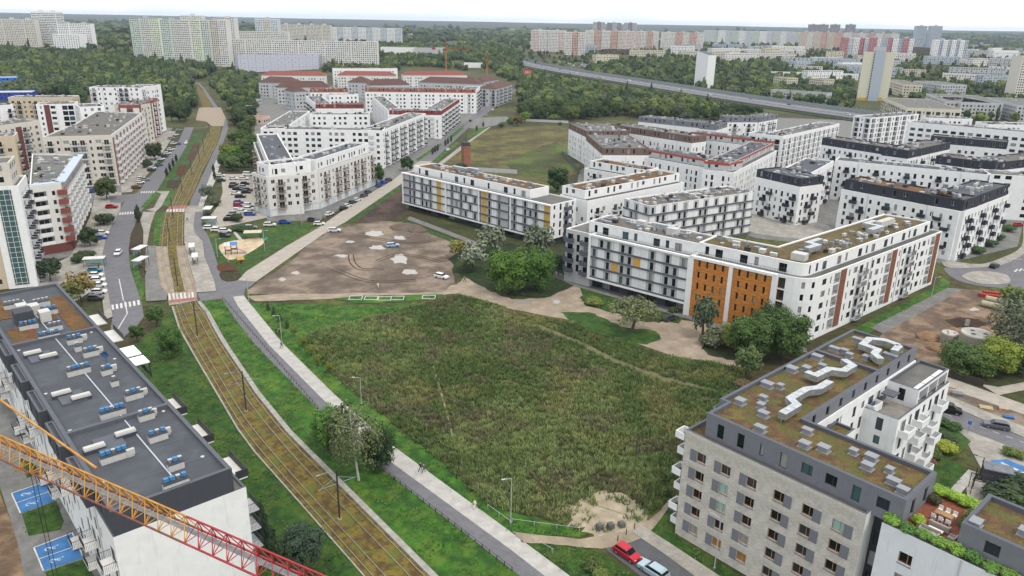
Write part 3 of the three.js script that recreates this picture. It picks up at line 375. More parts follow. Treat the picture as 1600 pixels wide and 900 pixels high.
class Bld {
  constructor(name, label, o = {}) { this.name = name; this.o = o; this.label = label; this.m = new Map(); this.wins = []; this.r = rng(hash(label.length, label.charCodeAt(3), label.charCodeAt(label.length - 4)) * 1e9); this.items = []; }
  mb(p, mat, kind) { const k = p + mat.uuid + (kind ? '' : '|' + (this.bi || 0) + '|' + (this.fi || 0) * (p === 'panel' || p === 'ledge')); if (!this.m.has(k)) this.m.set(k, { p, mat, kind, b: new MB() }); return this.m.get(k).b; }
  pane() { const q = this.r(), o = this.o; return q < .55 ? glassD : q < .76 ? glassM : q < .92 ? curtain : (o.blind || glassG); }
  facade(a, b, sg, y0, y1, sp, wall, detail) {
    const dx = b[0] - a[0], dz = b[1] - a[1], L = Math.hypot(dx, dz); if (L < .05) return;
    let nx = dz / L, nz = -dx / L; if (sg < 0) { nx = -nx; nz = -nz; }
    const rx = nz, rz = -nx, st = (rx * dx + rz * dz) > 0 ? a : b, H = y1 - y0;
    const pt = (u, v, d) => [st[0] + rx * u + nx * d, y0 + v, st[1] + rz * u + nz * d];
    const wb = this.mb('wall', wall), holes = [], ang = Math.atan2(nx, nz), depth = sp?.rev ?? .16;
    const box = (mbb, u0, u1, v0, v1, d0, d1) => { const c = pt((u0 + u1) / 2, v0, (d0 + d1) / 2); mbb.box(c[0], c[1], c[2], u1 - u0, v1 - v0, d1 - d0, ang); };
    if (sp && detail >= 0) {
      const fh = sp.fh ?? 3, g0 = sp.g0 ?? .5, m = sp.m ?? .8, nb = Math.max(1, Math.round((L - 2 * m) / (sp.p ?? 3.2))), pitch = (L - 2 * m) / nb, nf = sp.n ?? Math.max(1, Math.floor((H - g0 + .3) / fh));
      for (let f = 0; f < nf; f++) {
        const row = sp.pat[f % sp.pat.length], v0 = g0 + f * fh;
        for (let i = 0; i < nb; i++) {
          const ch = row[i % row.length]; if (ch === '.') continue; const uc = m + (i + .5) * pitch;
          if (ch === 'S') { if (pitch > 1) holes.push({ u0: uc - pitch / 2 + .15, u1: uc + pitch / 2 - .15, v0: v0 + .1, v1: v0 + fh - .55, ch, f }); continue; }
          if (ch === 'P' || ch === 'Q') { this.fi = (this.fi || 0) + 1; box(this.mb('panel', sp[ch] || tan, detail === 2 ? undefined : 'stuff'), uc - pitch / 2 + .05, uc + pitch / 2 - .05, v0, v0 + fh - .02, 0, .05); continue; }
          if (ch === 'L' || ch === 'l') { holes.push({ u0: uc - Math.min(pitch / 2 - .15, 1.9), u1: uc + Math.min(pitch / 2 - .15, 1.9), v0: v0 + .02, v1: v0 + fh - .35, ch, f, deep: 1.3 }); continue; }
          const t = WT[ch]; if (!t || t[0] > pitch - .1) { if (t) { const w = pitch - .3; if (w > .4) holes.push({ u0: uc - w / 2, u1: uc + w / 2, v0: v0 + t[2], v1: Math.min(H - .1, v0 + t[2] + t[1]), ch, f }); } continue; }
          holes.push({ u0: uc - t[0] / 2, u1: uc + t[0] / 2, v0: v0 + t[2], v1: Math.min(H - .1, v0 + t[2] + t[1]), ch, f });
        }
        if (sp.slab && (this.fi = (this.fi || 0) + 1)) box(this.mb('ledge', sp.slab.mat), -(sp.slab.x ?? 0), L + (sp.slab.x ?? 0), v0 - .12, v0 + (sp.slab.h ?? .12), .003, sp.slab.d ?? .5);
      }
    }
    const good = holes.filter((h) => h.v1 - h.v0 > .3 && h.u0 > .02 && h.u1 < L - .02 && h.v1 < H - .02 && h.v0 > .005);
    // wall with openings
    if (detail === 0 || !good.length) wb.quad(pt(0, 0, 0), pt(L, 0, 0), pt(L, H, 0), pt(0, H, 0), [0, y0, L, y1]);
    else {
      const vs = [...new Set([0, H, ...good.flatMap((h) => [h.v0, h.v1])].map((x) => +x.toFixed(4)))].sort((p, q) => p - q);
      for (let k = 0; k + 1 < vs.length; k++) {
        const lo = vs[k], hi = vs[k + 1], mid = (lo + hi) / 2, cut = good.filter((h) => h.v0 < mid && h.v1 > mid).sort((p, q) => p.u0 - q.u0); let u = 0;
        for (const h of [...cut, { u0: L, u1: L }]) { if (h.u0 - u > .001) wb.quad(pt(u, lo, 0), pt(h.u0, lo, 0), pt(h.u0, hi, 0), pt(u, hi, 0), [u, y0 + lo, h.u0, y0 + hi]); u = Math.max(u, h.u1); }
      }
    }
    for (const h of good) {
      const w = h.u1 - h.u0, hh = h.v1 - h.v0, D = h.deep || depth, uc = (h.u0 + h.u1) / 2;
      if (detail === 0) { const pn = this.mb('window', this.pane(), 'stuff'); pn.quad(pt(h.u0, h.v0, .03), pt(h.u1, h.v0, .03), pt(h.u1, h.v1, .03), pt(h.u0, h.v1, .03)); if ('Bb'.includes(h.ch)) box(this.mb('balcony', sp.bal || lgrey, 'stuff'), h.u0 - .5, h.u1 + .5, h.v0 - .2, h.v0 + .9, 0, 1.1); continue; }
      const rb = this.mb('wall', sp.reveal || wall);
      rb.quad(pt(h.u0, h.v0, 0), pt(h.u0, h.v0, -D), pt(h.u0, h.v1, -D), pt(h.u0, h.v1, 0)); rb.quad(pt(h.u1, h.v0, -D), pt(h.u1, h.v0, 0), pt(h.u1, h.v1, 0), pt(h.u1, h.v1, -D));
      rb.quad(pt(h.u0, h.v0, 0), pt(h.u1, h.v0, 0), pt(h.u1, h.v0, -D), pt(h.u0, h.v0, -D)); rb.quad(pt(h.u0, h.v1, -D), pt(h.u1, h.v1, -D), pt(h.u1, h.v1, 0), pt(h.u0, h.v1, 0));
      if (h.deep) rb.quad(pt(h.u0, h.v0, -D), pt(h.u1, h.v0, -D), pt(h.u1, h.v1, -D), pt(h.u0, h.v1, -D));
      const fr = sp.frame || frameD;
      let wu0 = h.u0, wu1 = h.u1, wv0 = h.v0, wv1 = h.v1, wd = -D;
      if (h.deep) { wu0 += .25; wu1 -= .25; wv1 = h.v0 + 2.15; wd = -D + .01; }
      const W = +(wu1 - wu0).toFixed(3), HH = +(wv1 - wv0).toFixed(3);
      if (detail === 2) { const c = pt((wu0 + wu1) / 2, wv0, wd + .004); this.items.push({ k: 'win', c, ang, W, H: HH, fr, pn: sp.pn ? sp.pn(this.r, h.f) : this.pane(), st: sp.style || 'a', sill: sp.sill && !h.deep ? sp.sill : null, shut: sp.shutter && 'W'.includes(h.ch) ? { m: sp.shutter, s: uc < L * .52 ? -1 : 1 } : null, D }); }
      else {
        const pn = this.mb('window', sp.pn ? sp.pn(this.r) : this.pane(), 'stuff'); pn.quad(pt(wu0 + .06, wv0 + .06, wd + .02), pt(wu1 - .06, wv0 + .06, wd + .02), pt(wu1 - .06, wv1 - .06, wd + .02), pt(wu0 + .06, wv1 - .06, wd + .02));
        const fb = this.mb('window_frame', fr, 'stuff'); fb.quad(pt(wu0, wv0, wd + .008), pt(wu1, wv0, wd + .008), pt(wu1, wv1, wd + .008), pt(wu0, wv1, wd + .008)); if (W > 1.2) fb.quad(pt(uc - .04, wv0, wd + .03), pt(uc + .04, wv0, wd + .03), pt(uc + .04, wv1, wd + .03), pt(uc - .04, wv1, wd + .03));
      }
      if (h.deep) { // parapet or rail in the loggia
        const rl = sp.rail || railM; if (h.ch === 'l') box(this.mb('loggia_parapet', sp.bal || lgrey, 'stuff'), h.u0 + .003, h.u1 - .003, h.v0, h.v0 + 1, -.1, -.005);
        else { const rb2 = this.mb('loggia_rail', rl, 'stuff'), nb = Math.max(4, Math.round(w / .22)); for (let k = 1; k < nb; k++) box(rb2, h.u0 + w * k / nb - .015, h.u0 + w * k / nb + .015, h.v0 + .05, h.v0 + 1, -.06, -.03); box(rb2, h.u0, h.u1, h.v0 + 1, h.v0 + 1.06, -.08, -.01); }
      }
      if ('Bb'.includes(h.ch)) {
        const bw = sp.bw ?? (h.ch === 'B' ? 3 : 2.2), bd = sp.bd ?? 1.35, c = pt(uc + (sp.bo ?? 0), h.v0 + .02, .004), st = sp.bst || 'rail';
        if (detail === 2) this.items.push({ k: 'bal', c, ang, W: +Math.min(bw, 3.2).toFixed(2), d: bd, st, m: sp.bal || lgrey, rm: sp.rail || (st === 'solid' ? sp.bal || lgrey : railM) });
        else { const sb = this.mb('balcony', sp.bal || lgrey, 'stuff'), u0 = uc - bw / 2 + (sp.bo ?? 0), u1 = u0 + bw; box(sb, u0, u1, h.v0 - .18, h.v0 + .02, .004, bd); const rr = st === 'solid' ? sb : this.mb('balcony_rail', sp.rail || railM, 'stuff'); if (st === 'solid') { box(rr, u0, u1, h.v0 + .02, h.v0 + 1.05, bd - .09, bd); box(rr, u0, u0 + .09, h.v0 + .02, h.v0 + 1.05, .01, bd - .09); box(rr, u1 - .09, u1, h.v0 + .02, h.v0 + 1.05, .01, bd - .09); } else { box(rr, u0, u1, h.v0 + 1, h.v0 + 1.06, bd - .06, bd); const nb = Math.round(bw / .3); for (let k = 0; k <= nb; k++) box(rr, u0 + (bw - .03) * k / nb, u0 + (bw - .03) * k / nb + .03, h.v0 + .02, h.v0 + 1, bd - .05, bd - .02); box(rr, u0, u0 + .05, h.v0 + .5, h.v0 + 1.06, .01, bd - .06); box(rr, u1 - .05, u1, h.v0 + .5, h.v0 + 1.06, .01, bd - .06); } }
      }
    }
    if (detail > 0 && L > 16 && H > 6 && sp) { const n = Math.round(L / 17); for (let k = 0; k < n; k++) { const u = (k + .5) * L / n + .05; if (!good.some((h) => u > h.u0 - .1 && u < h.u1 + .1)) box(this.mb('downpipe', lgrey, 'stuff'), u - .06, u + .06, .1, H - .1, .02, .14); } }
    return { pt, ang, L, box, H };
  }
  block(ring, y0, y1, o = {}) {
    if (!this.c) { let x = 0, z = 0; for (const p of ring) { x += p[0]; z += p[1]; } this.c = [x / ring.length, o.gy ?? 0, z / ring.length]; }
    this.bi = (this.bi || 0) + 1; if (y0 < 25 && y0 < 1 + gy(ring[0][0], ring[0][1])) block2(ring); const sg = area(ring) > 0 ? 1 : -1, par = o.par ?? .5, wall = o.wall || this.o.wall || white, detail = o.detail ?? this.o.detail ?? 1;
    for (let k = 0; k < ring.length; k++) { const sp = Array.isArray(o.fac) ? o.fac[k % o.fac.length] : o.fac; if (sp === 'skip') continue; this.facade(ring[k], ring[(k + 1) % ring.length], sg, y0, y1, sp, sp?.wall || wall, detail); }
    const th = o.th ?? .35, inn = inset(ring, th), pm = o.parM || wall, rt = y1 - par;
    this.mb('roof', o.roof || feltL).poly(inn.length === ring.length ? inn : ring, rt, 1);
    if (par > 0) { const pb = this.mb('parapet', pm); for (let k = 0; k < ring.length; k++) { const k2 = (k + 1) % ring.length, a = ring[k], b = ring[k2], ia = inn[k], ib = inn[k2]; const q = sg > 0 ? [[a, b, ib, ia]] : [[b, a, ia, ib]]; for (const [A, B2, C, D] of q) { pb.quad([B2[0], y1, B2[1]], [A[0], y1, A[1]], [D[0], y1, D[1]], [C[0], y1, C[1]]); pb.quad([D[0], rt, D[1]], [C[0], rt, C[1]], [C[0], y1, C[1]], [D[0], y1, D[1]]); } } }
    return this;
  }
  vents(ring, y, n, seed, o = {}) { // boxes and short ducts on a flat roof
    const r = rng(seed), inn = inset(ring, o.in ?? 1.6), sg = area(ring) > 0 ? 1 : -1; let ang = 0, L = 0; for (let k = 0; k < ring.length; k++) { const q = ring[(k + 1) % ring.length], d = Math.hypot(q[0] - ring[k][0], q[1] - ring[k][1]); if (d > L) { L = d; ang = -Math.atan2(q[1] - ring[k][1], q[0] - ring[k][0]); } }
    let xs = inn.map((p) => p[0]), zs = inn.map((p) => p[1]), put = 0, t = 0; const x0 = Math.min(...xs), x1 = Math.max(...xs), z0 = Math.min(...zs), z1 = Math.max(...zs);
    while (put < n && t++ < n * 30) {
      const x = lerp(x0, x1, r()), z = lerp(z0, z1, r()); if (!inside([x, z], inn)) continue; put++;
      const q = r(), m = q < .5 ? vent : q < .8 ? ventW : q < .9 ? zinc : dark, sx = .6 + 1.4 * r(), sz = .6 + .8 * r(), h = .4 + .7 * r(), tt = ang + (r() < .3 ? Math.PI / 2 : 0);
      const b = o.solo ? new MB() : this.mb('roof_vent', m, 'stuff'); b.box(x, y, z, sx, h, sz, tt, true); b.box(x, y + h, z, sx + .16, .07, sz + .16, tt); if (r() < .4) b.bar([x, y + h, z], [x, y + h + .5, z], .12, 6);
      if (o.solo) this.items.push({ k: 'mesh', name: 'roof_vent', b, m });
    }
    return this;
  }
  duct(pts, y, w, h, m = zinc, name = 'air_duct') { // large rectangular ventilation duct with mitred bends
    const b = new MB(), side = (o) => pts.map((p, k) => { const d = (i, j) => { const l = Math.hypot(pts[j][0] - pts[i][0], pts[j][1] - pts[i][1]) || 1; return [(pts[j][0] - pts[i][0]) / l, (pts[j][1] - pts[i][1]) / l]; }, u = d(Math.max(0, k - 1), Math.max(1, k)), v = d(Math.min(k, pts.length - 2), Math.min(k + 1, pts.length - 1)), nx = -(u[1] + v[1]), nz = u[0] + v[0], L = Math.hypot(nx, nz), c = Math.max(.5, (u[0] * v[0] + u[1] * v[1] + 1) / L); return [p[0] + nx / L * o / c, p[1] + nz / L * o / c]; });
    const L = side(w / 2), R = side(-w / 2), V = (p, yy) => [p[0], yy, p[1]], q = (a, c, d, e) => b.quad(a, c, d, e);
    for (let k = 0; k + 1 < pts.length; k++) { q(V(R[k], y + h), V(R[k + 1], y + h), V(L[k + 1], y + h), V(L[k], y + h)); q(V(L[k], y), V(L[k + 1], y), V(R[k + 1], y), V(R[k], y)); q(V(L[k + 1], y), V(L[k], y), V(L[k], y + h), V(L[k + 1], y + h)); q(V(R[k], y), V(R[k + 1], y), V(R[k + 1], y + h), V(R[k], y + h)); }
    const n = pts.length - 1; q(V(L[0], y), V(R[0], y), V(R[0], y + h), V(L[0], y + h)); q(V(R[n], y), V(L[n], y), V(L[n], y + h), V(R[n], y + h));
    this.items.push({ k: 'mesh', name, b, m }); for (const p of pts) this.solo('duct_leg', m, (e) => e.box(p[0], y - .9, p[1], .1, .9, .1));
    for (let k = 0; k + 1 < pts.length; k++) { const A = pts[k], B = pts[k + 1], len = Math.hypot(B[0] - A[0], B[1] - A[1]), m2 = Math.floor(len / 1.3); for (let j = 1; j < m2; j++) this.solo('duct_flange', m, (e) => e.box(lerp(A[0], B[0], j / m2), y - .04, lerp(A[1], B[1], j / m2), .07, h + .08, w + .08, -Math.atan2(B[1] - A[1], B[0] - A[0]))); }
  }
  solo(name, m, fn) { const b = new MB(); fn(b); this.items.push({ k: 'mesh', name, b, m }); return this; }
  done() {
    const g = base(this.name, this.c[0], 0, this.c[2]), o = [this.c[0], 0, this.c[2]]; tag(g, this.label, this.o.cat || 'building', this.o.group); g.castShadow = true;
    for (const { p, mat, kind, b } of this.m.values()) if (!b.empty) { const me = b.build(p, mat, g, o); if (kind) me.userData.kind = kind; }
    for (const it of this.items) {
      if (it.k === 'mesh') { it.b.build(it.name, it.m, g, o); continue; }
      if (it.k === 'win') {
        const q = winGeo(it.W, it.H, it.st), f = part('window', q.f, it.fr, g, it.c[0] - o[0], it.c[1], it.c[2] - o[2], it.ang); part('pane', q.p, it.pn, f);
        if (it.sill) { const key = 'sill' + it.W + it.D; if (!kitCache.has(key)) { const b = new MB(); b.box(0, -.09, it.D / 2 + .05, it.W + .06, .085, it.D + .16); kitCache.set(key, b.geo()); } part('sill', kitCache.get(key), it.sill, f); }
        if (it.shut) { const key = 'shut' + it.H; if (!kitCache.has(key)) { const b = new MB(); b.box(0, -.25, 0, 1.05, it.H + .3, .06); kitCache.set(key, b.geo()); } part('shutter', kitCache.get(key), it.shut.m, f, it.shut.s * (it.W / 2 + .54), 0, it.D + .034); }
      }
      if (it.k === 'bal') { const q = balGeo(it.W, it.d, it.st), s = part('balcony', q.s, it.m, g, it.c[0] - o[0], it.c[1], it.c[2] - o[2], it.ang); part('railing', q.r, it.rm, s); }
    }
    return g;
  }
}
function inset(ring, d) { // d: metres, one number or one for each edge
  const n = ring.length, s = area(ring) > 0 ? -1 : 1, L = ring.map((a, k) => { const b = ring[(k + 1) % n], dx = b[0] - a[0], dz = b[1] - a[1], l = Math.hypot(dx, dz) || 1, dd = Array.isArray(d) ? d[k % d.length] : d; return { a: [a[0] + s * dz / l * dd, a[1] - s * dx / l * dd], d: [dx / l, dz / l] }; });
  return ring.map((p, k) => { const A = L[(k + n - 1) % n], B = L[k], cr = A.d[0] * B.d[1] - A.d[1] * B.d[0]; if (Math.abs(cr) < .05) return B.a; const t = ((B.a[0] - A.a[0]) * B.d[1] - (B.a[1] - A.a[1]) * B.d[0]) / cr; return [A.a[0] + A.d[0] * t, A.a[1] + A.d[1] * t]; });
}
function inside(p, ring) { let c = false; for (let i = 0, j = ring.length - 1; i < ring.length; j = i++) { const a = ring[i], b = ring[j]; if ((a[1] > p[1]) !== (b[1] > p[1]) && p[0] < (b[0] - a[0]) * (p[1] - a[1]) / (b[1] - a[1]) + a[0]) c = !c; } return c; }
// outlines from roof-edge pixels at height h; rectangles: corner a, along to b, then depth away from the viewer (+) or towards (-)
const ringPx = (h, ...px) => px.map((p) => XZ(p[0], p[1], h));
function rectPx(h, a, b, depth) { const A = XZ(...a, h), B = XZ(...b, h), dx = B[0] - A[0], dz = B[1] - A[1], L = Math.hypot(dx, dz); let n = [dz / L, -dx / L]; const mx = (A[0] + B[0]) / 2, mz = (A[1] + B[1]) / 2; if (n[0] * mx + n[1] * mz < 0) n = [-n[0], -n[1]]; return [A, B, [B[0] + n[0] * depth, B[1] + n[1] * depth], [A[0] + n[0] * depth, A[1] + n[1] * depth]]; }
// corner pixel, then along angle (degrees, x right / y away) for d1 and d2 at +90
function rectAng(h, a, ang, d1, d2) { const A = XZ(...a, h), c = Math.cos(ang * rad), s = Math.sin(ang * rad), e = [c, -s], f = [-s, -c]; return [A, [A[0] + e[0] * d1, A[1] + e[1] * d1], [A[0] + e[0] * d1 + f[0] * d2, A[1] + e[1] * d1 + f[1] * d2], [A[0] + f[0] * d2, A[1] + f[1] * d2]]; }
const shift = (p, ang, d) => [p[0] + Math.cos(ang * rad) * d, p[1] - Math.sin(ang * rad) * d];
// ---------- near buildings ----------
const fr2 = (O, ang) => (s, t) => [O[0] + Math.cos(ang * rad) * s + Math.cos((ang + 90) * rad) * t, O[1] - Math.sin(ang * rad) * s - Math.sin((ang + 90) * rad) * t];
const rectL = (f, s0, s1, t0, t1) => [f(s0, t0), f(s1, t0), f(s1, t1), f(s0, t1)];
const beigeBrick = M(0xdcd8cf, 'brick', 4.4), stoneW = M(0xd9dee3, 'plaster', 9), shutterM = M(0x70747c, 'plaster', 3), orangeW = M(0xe39440, 'boards', 5), tealBlind = M(0x8fb5b0, 'plaster', 3), deck = M(0x9a5a40, 'boards', 4);
const pnBeige = (r, f) => { const q = r(); return f === 0 && q < .7 ? blind : q < .62 ? glassD : q < .7 ? glassM : q < .8 ? glassM : q < .92 ? tealBlind : curtain; };
{ // pale brick and white courtyard block with grey attic
  const f = fr2([25.2, -95.3], -48), B = new Bld('apartment_block', 'pale brick block with grey attic, green roofs and large silver ducts', { detail: 2, wall: white });
  const bw = { fh: 3, g0: .75, m: 1.0, p: 4, n: 5, pat: ['WWWWWW'], wall: beigeBrick, frame: frameO, sill: shutterM, shutter: shutterM, pn: pnBeige, rev: .28 };
  const ww = { fh: 3, g0: .75, m: 1.2, p: 4.2, n: 5, pat: ['W.WwW', 'W.wWW'], wall: stoneW, frame: frameO, sill: shutterM, rev: .3 };
  const wing = { fh: 3, g0: 3.2, m: 1, p: 2.8, n: 5, pat: ['TwT.TwBT', 'wT.TwTBw'], frame: frameD, bst: 'solid', bal: white };
  const wend = { fh: 3, g0: .6, m: 1, p: 3.4, n: 5, pat: ['BTB'], frame: frameD, bst: 'solid', bal: white };
  const edgeB = { fh: 3, g0: .75, m: .6, p: 4.2, n: 5, pat: ['BwB'], frame: frameO, wall: beigeBrick, bst: 'solid', bal: white, bd: 1.5, bw: 2.6 };
  B.block([f(0, 0), f(26, 0), f(26, 12.8), f(12.3, 12.8), f(12.3, 48.5), f(0, 48.5)], 0, 17.7, { fac: [bw, null, wing, wing, wend, edgeB], roof: sedumR, par: .45, parM: slate });
  B.block([f(26.02, 2.6), f(27.8, 2.6), f(27.8, 12), f(26.02, 12)], 0, 17.2, { fac: [{ fh: 3, g0: .3, m: .05, p: 1.7, n: 5, pat: ['D'], wall: dark, frame: frameD, rev: .05 }, null, null, null], wall: dark, par: .1, roof: feltR });
  B.block([f(27.82, 0), f(62, 0), f(62, 12.8), f(27.82, 12.8)], 0, 17.7, { fac: [ww, null, null, null], roof: deck, par: .3, parM: anthr });
  // attic
  const at = { fh: 3.4, g0: .35, m: .8, p: 3.4, n: 1, pat: ['TTNTWWTW'], wall: grey, frame: frameD, rev: .22 }, at2 = { fh: 3.4, g0: .3, m: .8, p: 4, n: 1, pat: ['T'], wall: grey, frame: frameD, rev: .22 };
  const A1 = [f(2.4, 1.2), f(29.5, 1.2), f(29.5, 10.2), f(12.2, 10.2), f(12.2, 48.2), f(1.1, 48.2), f(1.1, 6.2), f(2.4, 6.2)];
  B.block(A1, 17.25, 21, { fac: [at, { ...at2, pat: ['T'] }, null, { ...at2, g0: .95, pat: ['w'] }, null, null, null, null], wall: grey, par: .55, th: .5, parM: slate, roof: sedumR });
  B.solo('raised_parapet', white, (b) => { const a = f(12.34, 30.6); b.box(a[0], 17.5, a[1], .2, 1.25, 35.4, -48 * rad); });
  for (const t of [34]) B.solo('fire_wall', slate, (b) => { const a = f(1.2, t), c = f(12, t); b.box((a[0] + c[0]) / 2, 20.44, (a[1] + c[1]) / 2, 10.8, .62, .6, -48 * rad); });
  const A2 = [f(35.2, 1.7), f(62, 1.7), f(62, 10.2), f(35.2, 10.2)];
  B.block(A2, 17.4, 21, { fac: [{ ...at, p: 5.2, pat: ['W.W'] }, null, null, null], wall: grey, par: .55, th: .5, parM: slate, roof: sedumR });
  // roof boxes with lids
  const vb = (s, t, sx, sz, h = .75) => B.solo('roof_vent', vent, (b) => { const p = f(s, t); b.box(p[0], 20.45, p[1], sx + .35, .1, sz + .35, -48 * rad); b.box(p[0], 20.55, p[1], sx, h, sz, -48 * rad); b.box(p[0], 20.55 + h, p[1], sx + .22, .12, sz + .22, -48 * rad); });
  for (const [s, t, a, c] of [[3.4, 8, 1.5, 1.3], [5, 11.5, 1.2, .9], [6, 9.2, 1.1, 1], [7.6, 7.2, 1.6, 1.1], [3, 16, 2, 1.3], [4.6, 17, .9, .9], [8, 15.4, 1.7, .9], [15.5, 4, 1.5, 1.2], [17.6, 5, 1.6, 1.2], [20.5, 7.2, 1, .9], [22.6, 7.6, 1.6, 1.3], [23.2, 5.2, 1.5, 1.1], [25.4, 6.4, .9, .9], [26.8, 4.2, 1.7, 1], [28.3, 3.2, 1.4, 1], [14, 7.5, 1.5, .9], [9.5, 3.2, 1.7, 1], [2.6, 24, 1.8, 1.5], [4, 26, 1.3, 1.3], [5.2, 28.8, 1.2, 1], [2.9, 31.6, 1.9, 1.2], [7, 26.3, 1.5, .8], [3.2, 37, 2, 1], [4.7, 37.5, 1.2, .9], [6, 36.5, 1.1, 1], [8.2, 37.8, 1.1, 1.1], [10.6, 41.5, 2.6, .9], [4, 44, 2.2, .9], [10, 45.4, 2, 1], [40.6, 5.4, 2, 1.3], [44, 4, 1.4, 1], [36.2, 3, 1.2, 1.6]]) vb(s, t, a * .8, c * .8, .6);
  for (const p of [[[5.6, 22.6], [7.2, 22.6], [7.4, 26.4], [9.2, 27.6], [9.2, 30.6], [7.2, 31.6]].reverse(), [[10.2, 7.4], [10.2, 11.4], [8.6, 12.4], [8.6, 17], [9.6, 19], [9.6, 22.3]], [[11, 36.5], [9.4, 37.8], [9, 40], [6.4, 40.2], [6, 43.6], [8, 45], [10.6, 44.6]], [[10.6, 44.6], [11, 41.6]]]) B.duct(p.map((q) => f(...q)), 21.1, 1.15, .95);
  // balconies wrapping the outer corner
  for (let k = 0; k < 6; k++) { const o = k % 2 ? 0 : .9, y = .9 + k * 3; B.solo('corner_balcony', white, (b) => { const a = f(-1.55, .9 + o), c = f(-.8, -.05 + o), e = f(-.8, 1.9 + o); b.box(a[0], y, a[1], .12, 1.05, 2, -48 * rad); b.box(c[0], y, c[1], 1.4, 1.05, .12, -48 * rad); b.box(e[0], y, e[1], 1.4, 1.05, .12, -48 * rad); }); B.solo('balcony_slab', slate, (b) => { const a = f(-.8, .92 + o); b.box(a[0], y - .2, a[1], 1.58, .2, 2.05, -48 * rad); }); }
  // terrace glass screens, corner planter wall
  for (const [s, t] of [[.4, 6.9], [.4, 9.1]]) B.solo('glass_screen', balGlass, (b) => { const p = f(s + .1, t); b.box(p[0], 17.5, p[1], .05, 2.1, 2.1, -48 * rad); });
  B.solo('terrace_wall', white, (b) => { const p = f(1.6, 4.4); b.box(p[0], 17.4, p[1], .25, 1.5, 3.2, -48 * rad); });
  // stepped white terrace volume on the court side
  const S = [f(12.32, 30), f(17.6, 30), f(17.6, 50.5), f(12.32, 50.5)]; B.block(S, 0, 16, { fac: [{ ...wing, g0: .8, p: 2.4, pat: ['Tw', 'wT'] }, { ...wing, g0: .8, p: 2.6, pat: ['BTBwT', 'TwBTB'], bd: 1.5 }, wend, null], roof: M(0x9a9690, 'slabs', 5), par: .9, th: .25, parM: slate });
  B.block([f(12.34, 37.5), f(17.2, 37.5), f(17.2, 50), f(12.34, 50)], 15.1, 18.4, { fac: [{ ...at2, wall: white }, { fh: 3, g0: .2, m: .4, p: 3.4, n: 1, pat: ['L'], wall: white }, null, null], wall: white, roof: feltL, par: .5, parM: slate });
  B.solo('canopy', slate, (b) => { const p = f(14, 35); b.box(p[0], 17.4, p[1], 2, .2, 2.4, -48 * rad); });
  B.block([f(12.32, 14), f(15.4, 14), f(15.4, 20), f(12.32, 20)], 0, 17.2, { fac: [null, { ...wing, p: 3 }, null, null], wall: white, roof: sedumR, par: .4, parM: slate });
  B.done();
}
{ // terrace furniture and planting on that block are added with the props
}
